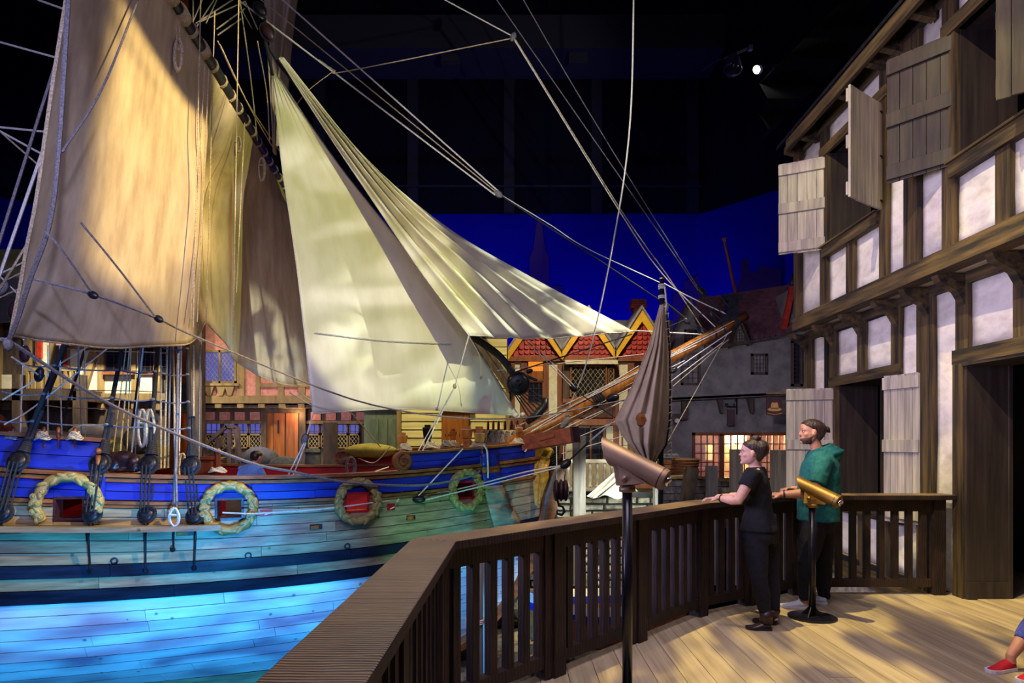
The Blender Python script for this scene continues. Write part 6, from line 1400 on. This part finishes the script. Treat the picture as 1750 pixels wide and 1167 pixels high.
for i in range(97):
    x_ = i / 96 * (len(W) - 1); k_ = min(int(x_), len(W) - 2); cc_ = [W[k_][j].lerp(W[k_ + 1][j], x_ - k_) for j in range(3)]
    G.append([cr(cc_, j / 80) + V((0, .07 * math.sin(j / 80 * 30 + i * .025) * min(1, i / 30) * (1 - .3 * abs(j / 40 - 1)), 0)) for j in range(81)])
def hole(i, j):
    p = G[i][j]; x = CX + F * p.x / p.y; y = HY - (p.z - CZ) * F / p.y; return ((x - 1095) / 9) ** 2 + ((y - 716) / 13) ** 2 < 1
o = obj('lug_sail', MB().grid(G, hole), M['canvas2'], boat, 'brown grey sail with a torn hole', smooth=True); mod(o, 'SOLIDIFY', thickness=.01, offset=0)
for k in range(20):
    p = P(1137 + min(k, 8) * .8, 525 + k * 13, db - .02); obj('sail_lacing', MB().tube([p + V((-.03, -.02, 0)), p + V((.04, 0, .03)), p + V((.04, .03, -.05))], .012, 5), M['rope_w'], boat)
obj('luff_rope', MB().tube([r[-1] + V((.02, 0, 0)) for r in G][::3], .014, 5), M['rope_b'], boat)
obj('leech_rope', MB().tube([r[0] for r in G][:72:3], .012, 5), M['rope'], boat)
# striped sailcloth spread over the quay edge
G = []
for i in range(21):
    row = []
    for j in range(25):
        s_, t_ = j / 24, i / 20; x = lerp(lerp(1004, 1056, t_), lerp(1062, 1092, t_), s_); y = lerp(lerp(848, 802, t_), lerp(850, 838, t_), s_); row.append(P(x, y + 3 * math.sin(s_ * 9), 13.0 + .5 * t_ + (.15 * math.sin(s_ * 26 + t_))))
    G.append(row)
o = obj('spread_sailcloth', MB().grid(G), M['white_wood'], None, 'pleated white sailcloth spread over the quay edge below the bronze telescope', smooth=True, cat='sailcloth'); mod(o, 'SOLIDIFY', thickness=.012)
# blue-lit fender piles standing in the dock by the deck
for px, d, top_, lb in ((812, 7.2, 962, 'round weathered pile with a rope band, left of the two by the bow'), (828, 9.4, 948, 'slimmer weathered pile behind the rope banded one')):
    t_ = thing('mooring_pile', lb, 'pile', P(px, 1140, d)); a, b = P(px, 1180, d), P(px, top_, d); a.z = -2.6
    obj('trunk', MB().tube([a, b], [.10, .085], 12), M['pile'], t_, smooth=True)
    if d < 8:
        for k in range(3): obj('rope_band', MB().tube([P(px, 1058 + k * 3, d) + V((.10 * math.cos(q), .10 * math.sin(q), 0)) for q in [2 * math.pi * i / 14 for i in range(15)]], .012, 5), M['rope_w'], t_)
# timber cradle under the ship
for k in range(4): obj('keel_block', MB().box(tuple(sw(-2.6 - 2.0 * k, 0, -2.78)), (.5, .8, .3)), M['timber_far'], None, 'squared timber block under the ship keel', cat='block', group='blocks under the keel')
# lamps seen above the roof
lp = thing('stage_lamp', 'lit round stage lamp glowing white against the black ceiling', 'lamp', P(1294, 120, 16))
obj('lamp_face', MB().ell(P(1293, 119, 15.9), (.085, .05, .10), 14, 10), M['lampglow'], lp, smooth=True); obj('lamp_body', MB().lathe(P(1297, 118, 16.0), [(.10, 0), (.11, .1), (.07, .3), (.03, .34)], 14, (.5, 1, .2)), M['drape2'], lp, smooth=True); obj('lamp_arm', MB().tube([P(1300, 116, 16.2), P(1318, 113, 16.2), P(1331, 116, 16.2)], .025, 6), M['drape2'], lp); obj('lamp_box', MB().fb(1318, 109, 1334, 121, 16.2, .2), M['drape2'], lp)
lg = surf('lamp_shell', C(92, 96, 124), C(120, 124, 150), (5, 5, 5), .25, 0, metal=.7)
l2 = thing('spotlight', 'unlit silver bell shaped spotlight on a short rail under the ceiling', 'lamp', P(1253, 131, 16))
obj('lamp_shell', MB().lathe(P(1253, 92, 16), [(.03, .0), (.10, -.05), (.17, -.2), (.21, -.42), (.22, -.50), (.20, -.50), (.19, -.42), (.15, -.2)], 18, (.1, .25, 1)), lg, l2, smooth=True); obj('mounting_rail', MB().beam(P(1237, 101, 16.1), P(1284, 80, 16.1), .05, .05), lg, l2); obj('rail_end', MB().fb(1280, 76, 1287, 84, 16.0, .1), lg, l2); obj('lamp_yoke', MB().tube([P(1259, 90, 16.05), P(1256, 100, 16)], .03, 6), lg, l2); obj('power_cord', MB().tube([P(1237, 101, 16.1), P(1225, 103, 16.1), P(1212, 112, 16.1), P(1198, 122, 16.1)], .012, 5), lg, l2)
obj('lamp_lens', MB().ell(P(1256, 110, 15.7), (.09, .05, .09), 12, 8), M['glass'], l2, smooth=True)
# ================================================================== TELESCOPES ON THE DECK
def telescope(px_base, d, pole_h, tube_a, tube_b, mat, label, rad=.064):
    X = (px_base - CX) * d / F; t = thing('viewing_telescope', label, 'telescope', (X, d, 0))
    obj('base_plate', MB().lathe((X, d, 0), [(.05, 0), (.215, 0), (.215, .012), (.20, .018), (.06, .022)], 32), M['pole'], t, smooth=False)
    for k in range(4):
        a = math.pi / 4 + k * math.pi / 2; c, s_ = math.cos(a), math.sin(a); n = V((-s_, c, 0)) * .005
        obj('gusset', MB().prism([V((X + c * .03, d + s_ * .03, .02)) - n, V((X + c * .10, d + s_ * .10, .02)) - n, V((X + c * .03, d + s_ * .03, .10)) - n], n * 2), M['pole'], t)
    obj('pole', MB().tube([(X, d, .015), (X, d, pole_h)], .031, 20), M['pole'], t, smooth=True)
    obj('pole_collar', MB().lathe((X, d, pole_h), [(.032, 0), (.052, .005), (.052, .035), (.04, .04)], 20), mat, t, smooth=True)
    a, b = P(*tube_a), P(*tube_b); u = (b - a).normalized(); r = rad; R = []
    n = 28; side = V((0, 0, 1)).cross(u).normalized(); side = side if side.y > 0 else -side; up = side.cross(u).normalized() * -1
    if up.z < 0: up = -up
    for k, (t_, rr) in enumerate(((0, r * 1.02), (.32, r * 1.0), (.9, r * .98), (.965, r * .98), (1.0, r * .93))):
        ring = []
        for j in range(n):
            q = 2 * math.pi * j / n; sl = 0.12 * (math.sin(q) * 0.5 - .5) if k == 0 else 0     # slanted hood at the open end
            ring.append(a + u * ((b - a).length * t_ - sl) + (side * math.cos(q) + up * math.sin(q)) * rr)
        R.append(ring)
    inner = [a + u * (.02 - 0.12 * (math.sin(2 * math.pi * j / n) * .5 - .5)) + (side * math.cos(2 * math.pi * j / n) + up * math.sin(2 * math.pi * j / n)) * r * .92 for j in range(n)]
    m_ = MB().rings([inner] + R); obj('telescope_tube', m_, mat, t, smooth=True).modifiers.new('edge', 'EDGE_SPLIT')
    obj('tube_seam', MB().rings([[a + u * ((b - a).length * .93 + h) + (side * math.cos(2 * math.pi * j / n) + up * math.sin(2 * math.pi * j / n)) * r * 1.005 for j in range(n)] for h in (0, .004)], cap=False), M['pole'], t)
    obj('front_glass', MB().ell(a + u * .16, (.05, .05, .05), 12, 8), M['glass'], t, smooth=True)
    obj('eyepiece', MB().lathe(b - u * .005, [(.026, 0), (.032, .01), (.032, .026), (.022, .032), (.016, .02), (.001, .02)], 18, u), M['chrome'], t, smooth=True)
    mid = a.lerp(b, .62) - up * r * .93; h = V((X, d, pole_h + .035)); m_ = MB()
    for s_ in (-1, 1):
        o_ = side * (.045 * s_)
        q = [a.lerp(b, .30) - up * r * .50 + o_, a.lerp(b, .82) - up * r * .80 + o_, a.lerp(b, .80) - up * r * 1.0 + o_, h + V((.05, 0, .01)) + o_, h + V((-.05, 0, .01)) + o_]
        obj('side_bracket', MB().prism(q, side * (.010 * s_)), mat, t)
        obj('bracket_bolt', MB().lathe(h + side * (.055 * s_) + V((0, 0, .055)), [(.020, 0), (.020, .010), (.010, .012), (.010, .018), (.002, .018)], 16, side * s_), mat, t, smooth=True)
    obj('saddle', MB().box((X, d, pole_h + .06), (.08, .09, .05)), mat, t)
    return t
telescope(1072, 3.99, 1.325, (1023, 764, 4.09), (1138, 821, 3.88), M['brass'], 'bronze telescope on a tall black pole, left of the two visitors', .070)
telescope(1388, 5.99, 1.02, (1361, 824, 6.16), (1434, 858, 5.83), M['gold_enamel'], 'gold coin telescope on a low black pole in front of the man in green')

# ================================================================== PEOPLE
def ring_e(c, sd, fw, hw, hd, n=20, p=2.4, up=None):
    R = []
    for k in range(n):
        a = 2 * math.pi * k / n; x, y = math.cos(a), math.sin(a); x = math.copysign(abs(x) ** (2 / p), x); y = math.copysign(abs(y) ** (2 / p), y); R.append(c + sd * (hw * x) + fw * (hd * y))
    return R
def head(mb, c, f, sd, H):
    """c: chin level on the neck axis"""
    u = sd.cross(f) * -1
    if u.z < 0: u = -u
    T = [(.0, .30, .02, .10), (.05, .37, -.08, .18), (.12, .40, -.16, .235), (.20, .405, -.22, .27), (.30, .40, -.30, .29), (.40, .40, -.40, .31), (.48, .385, -.45, .32), (.56, .41, -.47, .33), (.66, .425, -.475, .335), (.76, .41, -.465, .325), (.86, .34, -.41, .28), (.94, .20, -.29, .19), (.99, .04, -.10, .07)]
    R = []
    for z, a, b, w_ in T:
        R.append(ring_e(c + u * (z * H) + f * ((a + b) / 2 * H), sd, f, w_ * H, (a - b) / 2 * H, 24, 2.2))
    mb.rings(R)
    p = lambda x, y, z: c + f * (x * H) + sd * (y * H) + u * (z * H)
    mb.rings([[p(.36, -.035, .56), p(.36, .035, .56), p(.43, 0, .56)], [p(.36, -.06, .44), p(.36, .06, .44), p(.485, 0, .43)], [p(.36, -.085, .36), p(.36, .085, .36), p(.535, 0, .365)], [p(.36, -.06, .325), p(.36, .06, .325), p(.45, 0, .33)]])
    mb.ell(p(.385, 0, .255), (.045 * H, .10 * H, .025 * H), 10, 6); mb.ell(p(.37, 0, .215), (.05 * H, .085 * H, .028 * H), 10, 6)
    mb.ell(p(.345, 0, .06), (.09 * H, .10 * H, .07 * H), 10, 6)
    for s_ in (-1, 1):
        mb.ell(p(.34, .14 * s_, .565), (.08 * H, .13 * H, .035 * H), 10, 6)
        mb.ell(p(-.02, .345 * s_, .45), (.085 * H, .045 * H, .135 * H), 10, 8); mb.ell(p(.27, .20 * s_, .37), (.09 * H, .09 * H, .09 * H), 10, 8)
    return u, p
def finger(mb, a, dr, cl, L, r):
    pts = [a, a + dr * L * .45, a + dr * L * .75 + cl * L * .18, a + dr * L * .88 + cl * L * .45]; mb.tube(pts, [r, r * .95, r * .85, r * .6], 8)
def hand(mb, wr, dr, pn, sz=.17, thumb=None):
    """wrist, pointing direction, palm normal (the way the fingers curl)"""
    dr, pn = dr.normalized(), pn.normalized(); sd = dr.cross(pn).normalized(); pl = sz * .5
    R = []
    for t, w_, h in ((-.05, .155, .10), (.3, .21, .105), (.75, .235, .09), (1.0, .22, .07)): R.append(ring_e(wr + dr * (pl * t), sd, pn, sz * w_, sz * h * .9, 12, 2.6))
    mb.rings(R)
    for k, (o_, L) in enumerate(((-.165, .42), (-.055, .48), (.055, .45), (.16, .36))): finger(mb, wr + dr * (pl * .93) + sd * (o_ * sz), dr, pn, L * sz, .0085)
    ts = thumb if thumb is not None else -1
    b = wr + dr * (pl * .25) + sd * (ts * .17 * sz); td = (dr * .75 + sd * ts * .55 + pn * .35).normalized(); mb.tube([b, b + td * sz * .2, b + td * sz * .32 + dr * sz * .10], [.013, .0115, .008], 8)
def shoe(par, heel, toe, ht, mat, nm='shoe', sole=None, w_=.046):
    d = (toe - heel); L = d.length; f = d / L; sd = V((f.y, -f.x, 0)); m_ = MB(); R = []
    for t, hw, h in ((0, .7, ht * .86), (.06, .9, ht), (.25, .92, ht), (.42, .92, ht * .78), (.6, 1.04, ht * .55), (.8, 1.05, ht * .42), (.94, .8, ht * .34), (1.0, .45, ht * .25)):
        c = heel + d * t; w = w_ * hw; R.append([c + sd * (w * x) + V((0, 0, z)) for x, z in ((-1, .022), (-1, h * .45), (-.72, h * .85), (0, h), (.72, h * .85), (1, h * .45), (1, .022))])
    m_.rings(R); o = obj(nm, m_, mat, par, smooth=True); mod(o, 'SUBSURF', levels=1, render_levels=1)
    m2 = MB(); R = [[heel + d * t + sd * (w_ * hw * x) + V((0, 0, z)) for x, z in ((-1.05, .001), (-1.05, .024), (1.05, .024), (1.05, .001))] for t, hw in ((-.02, .7), (.06, .95), (.42, .95), (.7, 1.08), (.94, .85), (1.02, .45))]
    m2.rings(R); obj('sole', m2, sole or mat, o); return o
def cloth(nm, mb, mat, par, vox=.012, sm=5, label=None):
    o = obj(nm, mb, mat, par, label, smooth=True); mod(o, 'REMESH', mode='VOXEL', voxel_size=vox, use_smooth_shade=True); mod(o, 'SMOOTH', iterations=sm, factor=.5); return o
def crease(o, st, sz):
    tx = bpy.data.textures.get('cloth_folds') or bpy.data.textures.new('cloth_folds', 'CLOUDS'); tx.noise_scale = sz; mod(o, 'DISPLACE', texture=tx, strength=st, mid_level=.5, texture_coords='GLOBAL')

def person(label, Fw, T, HD, ARM, LEG, skin, shirt, pants, shoes, sleeve, H=.228, hair='bun', loc=None, beard=False, hood=False, cuff=.9, bootmat=None, hem=.35, leg=1.0, arm=1.0):
    f = V(Fw).normalized(); sd = V((-f.y, f.x, 0))          # sd: the figure's left
    b = MB()
    b.rings([ring_e(c, sd, f, hw * .93, hd * .92) for c, hw, hd in T])
    chin, hf, hs = HD; hu, hp_ = head(b, chin, hf, hs, H)
    nk = T[-1][0]; b.tube([nk - V((0, 0, .03)), nk.lerp(chin + hu * H * .2 - hf * H * .08, .6), chin + hu * H * .3 - hf * H * .12], [.062, .054, .052], 14)
    for (S, E, W_, dr, pn, th, k) in ARM:
        b.tube([S, S.lerp(E, .5), E, E.lerp(W_, .3), W_], [.050 * k * arm, .046 * k * arm, .040 * k * arm, .041 * k * arm, .027 * k], 12); hand(b, W_, dr, pn, .175 * k, th)
    for (Hp, K, A, heel, toe) in LEG: b.tube([Hp, Hp.lerp(K, .5), K, K.lerp(A, .35), A, A - V((0, 0, .05))], [.078, .068, .050, .050, .034, .036], 12)
    p = obj('person', b, skin, None, label, smooth=True, cat='person', loc=loc); mod(p, 'REMESH', mode='VOXEL', voxel_size=.0062, use_smooth_shade=True); mod(p, 'SMOOTH', iterations=4, factor=.5)
    h0 = T[0][0].lerp(T[1][0], hem); s_ = MB(); s_.rings([ring_e(h0 - V((0, 0, .012)), sd, f, max(T[0][1], T[1][1]) * 1.10, max(T[0][2], T[1][2]) * 1.12), ring_e(h0 + V((0, 0, .012)), sd, f, max(T[0][1], T[1][1]) * 1.09, max(T[0][2], T[1][2]) * 1.10)] + [ring_e(c, sd, f, hw * 1.05, hd * 1.06) for c, hw, hd in T[1:-1]] + [ring_e(T[-1][0] - V((0, 0, .004)), sd, f, T[-1][1] * 1.12, T[-1][2] * 1.15)])
    for (S, E, W_, dr, pn, th, k) in ARM:
        e = S.lerp(E, sleeve); s_.tube([S - (E - S) * .10, S.lerp(e, .5), e], [.070 * k * arm, .066 * k * arm, .068 * k * arm], 14)
    if hood:
        for k in range(3): c = nk + V((0, 0, .015 - .028 * k)) - f * (.035 + .03 * k); s_.tube([c + (sd * math.cos(q) + f * math.sin(q)) * (.085 + .018 * k) + V((0, 0, -.03 * math.sin(q))) for q in [2 * math.pi * i / 20 for i in range(21)]], .026, 8)
        s_.ell(nk - f * .13 - V((0, 0, .06)), (.085, .11, .085), 14, 10)
    o = cloth('hoodie' if hood else 't_shirt', s_, shirt, p, .011, 4); crease(o, .022, .11)
    t_ = MB(); pc, phw, phd = T[0]; wc_, whw, whd = T[1]
    t_.rings([ring_e(pc - V((0, 0, .06)), sd, f, phw * .95, phd * 1.0), ring_e(pc, sd, f, phw * 1.03, phd * 1.06), ring_e(pc.lerp(wc_, .6), sd, f, lerp(phw, whw, .6) * 1.02, lerp(phd, whd, .6) * 1.02)])
    for (Hp, K, A, heel, toe) in LEG: e = K.lerp(A, cuff); t_.tube([Hp + V((0, 0, .04)), Hp.lerp(K, .5), K, K.lerp(A, .4), e], [.100 * leg, .090 * leg, .068 * leg, .064 * leg, .054], 14)
    o = cloth('trousers', t_, pants, p, .011, 4); crease(o, .020, .09)
    for i, (Hp, K, A, heel, toe) in enumerate(LEG):
        shoe(p, heel, toe, .085, shoes[0], shoes[1], shoes[2])
        if bootmat: obj('boot_shaft', MB().tube([heel + (toe - heel) * .2 + V((0, 0, .05)), A + V((0, 0, .05))], [.052, .056], 14), bootmat, p, smooth=True)
    # hair
    h = MB(); R = []
    for z, a, bk, w_ in ((.14, -.20, -.33, .20), (.22, -.12, -.40, .27), (.32, -.08, -.46, .315), (.42, -.07, -.50, .335), (.50, .06, -.53, .345), (.58, .17, -.53, .352), (.66, .26, -.53, .36), (.74, .345, -.52, .352), (.84, .39, -.465, .315), (.93, .29, -.35, .23), (1.02, .06, -.14, .09)):
        R.append(ring_e(chin + hu * (z * H) + hf * ((a + bk) / 2 * H), hs, hf, w_ * H, (a - bk) / 2 * H, 28, 3.2 if .3 < z < .8 else 2.3))
    h.rings(R)
    if hair == 'topbun': h.ell(hp_(-.12, 0, 1.06), (.20 * H, .19 * H, .15 * H), 14, 10); h.ell(hp_(-.34, 0, .66), (.31 * H, .33 * H, .36 * H), 14, 10)
    elif hair == 'bun': h.ell(hp_(-.60, 0, .60), (.12 * H, .14 * H, .13 * H), 12, 8); h.ell(hp_(-.54, 0, .60), (.10 * H, .10 * H, .10 * H), 12, 8); h.tube([hp_(-.66, .04, .55), hp_(-.70, .05, .47)], [.06 * H, .03 * H], 8)
    o = cloth('hair', h, M['hair'], p, .006, 2)
    if beard:
        m_ = MB(); R = []
        for z, a, bk, w_ in ((-.015, .31, .0, .11), (.05, .385, -.06, .19), (.12, .412, -.10, .245), (.19, .414, -.10, .278), (.24, .37, -.10, .292), (.33, .10, -.09, .306)): R.append(ring_e(chin + hu * (z * H) + hf * ((a + bk) / 2 * H), hs, hf, w_ * H, (a - bk) / 2 * H, 20, 2.3))
        m_.rings(R); m_.ell(hp_(.395, 0, .305), (.04 * H, .10 * H, .018 * H), 10, 6); obj('beard', m_, M['beard'], p, 'short dark beard', smooth=True)
    for s2 in (-1, 1):
        obj('eye', MB().ell(hp_(.350, .145 * s2, .49), (.040 * H, .05 * H, .026 * H), 10, 7), M['white_wood'], p, smooth=True); obj('pupil', MB().ell(hp_(.390, .145 * s2, .49), (.015 * H, .025 * H, .026 * H), 8, 6), M['tar'], p, smooth=True)
        obj('eyebrow', MB().tube([hp_(.40, .08 * s2, .575), hp_(.39, .16 * s2, .60), hp_(.33, .24 * s2, .57)], .014 * H, 6), M['hair'], p, smooth=True)
    return p, hp_
Z = lambda x, y, z: V((x, y, z))
# ---- woman leaning on the rail
D = 5.78; fw = V((-0.90, 0.43, 0)); hd_f = V((-0.95, .30, .05)).normalized(); hs_ = V((-hd_f.y, hd_f.x, 0)).normalized()
wT = [(P(1297, 914, D), .190, .150), (P(1297, 893, D), .180, .140), (P(1296, 868, D), .140, .108), (P(1293, 840, D), .158, .118), (P(1290, 818, D), .180, .110), (P(1291, 804, D), .172, .085), (P(1292, 797, D), .075, .060)]
sl = V((-fw.y, fw.x, 0)).normalized()
shL = P(1290, 808, D) + sl * .165; shR = P(1290, 808, D) - sl * .165
elL = P(1261, 856, 5.58); wrL = P(1229, 851, 5.72); elR = P(1275, 850, 6.05); wrR = P(1248, 846, 6.18)
hipL, hipR = P(1290, 915, D - .05), P(1307, 915, D + .07)
kL, kR = P(1297, 988, 5.62), P(1318, 986, 5.80); aL, aR = P(1309, 1053, 5.63), P(1323, 1050, 5.76)
heelL, toeL = Z(P(1316, 1075, 5.62).x, 5.60, 0), Z(P(1276, 1075, 5.62).x, 5.63, 0); heelR, toeR = Z(P(1330, 1070, 5.72).x, 5.76, 0), Z(P(1297, 1070, 5.72).x, 5.86, 0)
wo, _p = person('woman in black t-shirt and dark jeans leaning on the railing', fw, wT, (P(1284, 794, D - .02), hd_f, hs_),
    [(shL, elL, wrL, V((-.95, .25, -.05)), V((0, 0, -1)), 1, .95), (shR, elR, wrR, V((-.9, .35, -.02)), V((0, 0, -1)), -1, .95)],
    [(hipL, kL, aL, heelL, toeL), (hipR, kR, aR, heelR, toeR)], M['skin'], M['black_cloth'], M['denim_dark'], (M['shoe_b'], 'ankle_boot', M['tar']), .50, .222, 'topbun', loc=(2.2, 5.65, 0), bootmat=M['shoe_b'], cuff=.90, hem=.5, leg=1.10, arm=1.12)
w1 = wrL + (elL - wrL).normalized() * .02; ax = (elL - wrL).normalized()
a_ = ax.cross(V((0, 0, 1))).normalized(); b_ = ax.cross(a_)
obj('bracelet', MB().tube([w1 + (a_ * math.cos(q) + b_ * math.sin(q)) * .031 for q in [2 * math.pi * k / 18 for k in range(19)]], .006, 6), M['tar'], wo)
# ---- man in the green hoodie
D = 6.42; fw = V((-0.97, .24, 0)); hd_f = V((-0.985, .12, .03)).normalized(); hs_ = V((-hd_f.y, hd_f.x, 0)).normalized()
mT = [(P(1398, 897, D), .180, .150), (P(1398, 880, D), .195, .178), (P(1399, 850, D), .195, .185), (P(1400, 820, D), .215, .180), (P(1402, 795, D), .225, .160), (P(1401, 779, D), .190, .115), (P(1398, 769, D), .080, .072)]
sl = V((-fw.y, fw.x, 0)).normalized()
shL = P(1401, 790, D) + sl * .205; shR = P(1401, 790, D) - sl * .205
elL = P(1388, 843, 6.13); wrL = P(1334, 845, 6.22); elR = P(1385, 838, 6.72); wrR = P(1353, 836, 6.64)
hipL, hipR = P(1392, 900, D - .08), P(1405, 900, D + .10); kL, kR = P(1378, 962, 6.30), P(1408, 960, 6.50); aL, aR = P(1375, 1024, 6.32), P(1408, 1022, 6.52)
heelL, toeL = Z(P(1380, 1040, 6.32).x, 6.32, 0), Z(P(1332, 1040, 6.32).x, 6.38, 0); heelR, toeR = Z(P(1416, 1036, 6.45).x, 6.48, 0), Z(P(1372, 1036, 6.5).x, 6.60, 0)
ma, mp_ = person('bearded man in a green short sleeved hoodie and dark trousers standing at the railing', fw, mT, (P(1386, 758.5, D - .02), hd_f, hs_),
    [(shL, elL, wrL, V((-.97, .1, .0)), V((0, .2, -1)), 1, 1.12), (shR, elR, wrR, V((-.8, -.55, .1)), V((0, -.2, -1)), -1, 1.12)],
    [(hipL, kL, aL, heelL, toeL), (hipR, kR, aR, heelR, toeR)], M['skin2'], M['green_cloth'], M['denim_dark'], (M['shoe_w'], 'sneaker', M['shoe_w']), .72, .245, 'bun', loc=(3.0, 6.4, 0), beard=True, hood=True, cuff=1.0, hem=.6, leg=1.22, arm=1.12)
w1 = wrL + (elL - wrL).normalized() * .03; ax = (elL - wrL).normalized(); a_ = ax.cross(V((0, 0, 1))).normalized(); b_ = ax.cross(a_)
obj('wrist_band', MB().tube([w1 + (a_ * math.cos(q) + b_ * math.sin(q)) * .036 for q in [2 * math.pi * k / 18 for k in range(19)]], .008, 6), M['tar'], ma)
obj('earbud', MB().ell(mp_(.03, .345, .42), (.008, .008, .012), 8, 6), M['white_wood'], ma, smooth=True)
# ---- man sitting on board in a blue shirt, seen from behind
D = 10.9; fw = V((.45, .89, 0)); hf = V((.4, .9, -.25)).normalized(); hs_ = V((-hf.y, hf.x, 0)).normalized(); s0 = D / F
base = P(420, 843, D); sl = V((-fw.y, fw.x, 0)).normalized()
sT = [(base, .17, .14), (base + V((0, 0, .05)), .18, .15), (base + V((0, 0, .22)) + fw * .03, .19, .14), (base + V((0, 0, .38)) + fw * .08, .215, .13), (base + V((0, 0, .46)) + fw * .13, .19, .10), (base + V((0, 0, .50)) + fw * .17, .07, .06)]
shL, shR = base + V((0, 0, .41)) + fw * .10 + sl * .20, base + V((0, 0, .41)) + fw * .10 - sl * .20
person('man in a light blue shirt sitting on board with his back turned', fw, sT, (base + V((0, 0, .50)) + fw * .21, hf, hs_),
    [(shL, shL + fw * .12 + V((0, 0, -.25)) + sl * .05, shL + fw * .34 + V((0, 0, -.30)), fw, V((0, 0, -1)), 1, 1.0), (shR, shR + fw * .12 + V((0, 0, -.25)) - sl * .05, shR + fw * .34 + V((0, 0, -.30)), fw, V((0, 0, -1)), -1, 1.0)],
    [(base + sl * .09, base + sl * .12 + fw * .42 + V((0, 0, .0)), base + sl * .12 + fw * .44 + V((0, 0, -.36)), V((base.x, base.y, .36)) + sl * .12 + fw * .40, V((base.x, base.y, .36)) + sl * .12 + fw * .64), (base - sl * .09, base - sl * .12 + fw * .42 + V((0, 0, .0)), base - sl * .12 + fw * .44 + V((0, 0, -.36)), V((base.x, base.y, .36)) - sl * .12 + fw * .40, V((base.x, base.y, .36)) - sl * .12 + fw * .64)],
    M['skin2'], M['blue_cloth'], M['denim_dark'], (M['shoe_b'], 'shoe', M['tar']), .8, .22, 'none', loc=(base.x, base.y, .4))
obj('deck_bench', MB().box((base.x, base.y, (base.z + .36) / 2 - .06), (.5, .4, base.z - .36 - .12)).box((base.x + .2, base.y + .2, .155), (1.3, 1.2, .41)), M['deckwood'], None, 'low wooden hatch that the man in blue sits on', cat='bench')
# ---- child stepping into the frame at the right edge
D = 4.62; fw = V((-.93, -.30, 0)); hf = V((-.95, -.3, 0)).normalized(); hs_ = V((-hf.y, hf.x, 0)).normalized(); sl = V((-fw.y, fw.x, 0)).normalized()
pc = V((4.12, 4.70, .50)); A = P(1722, 1126, D); A.z = .10
cT = [(pc, .125, .10), (pc + V((0, 0, .05)), .13, .105), (pc + V((-.05, 0, .16)), .12, .10), (pc + V((-.10, 0, .27)), .14, .10), (pc + V((-.12, 0, .36)), .12, .075), (pc + V((-.13, 0, .41)), .05, .045)]
shL, shR = pc + V((-.11, 0, .32)) + sl * .14, pc + V((-.11, 0, .32)) - sl * .14
heel1 = V((A.x + .05, D + .02, 0)); toe1 = V((P(1679, 1145, D).x, D - .06, 0)); heel2 = V((P(1766, 1165, 4.45).x, 4.42, 0)); toe2 = V((P(1738, 1165, 4.45).x - .04, 4.38, 0))
person('child in denim with red canvas shoes stepping in from the edge of the photo', fw, cT, (pc + V((-.15, 0, .43)), hf, hs_),
    [(shL, shL + V((.02, 0, -.17)), shL + V((-.10, 0, -.28)), V((-.5, 0, -.8)), V((-.8, 0, .5)), 1, .75), (shR, shR + V((.10, 0, -.16)), shR + V((.12, 0, -.32)), V((0, 0, -1)), V((-1, 0, 0)), -1, .75)],
    [(pc - sl * .06, V((3.78, D + .03, .34)), V((3.58, D + .0, .10)), heel1, toe1), (pc + sl * .06, V((3.98, 4.50, .28)), V((3.72, 4.42, .10)), heel2, toe2)],
    M['skin2'], M['blue_cloth'], M['denim'], (M['shoe_r'], 'canvas_shoe', M['shoe_w']), .6, .20, 'none', loc=(3.9, 4.6, 0), cuff=.55)
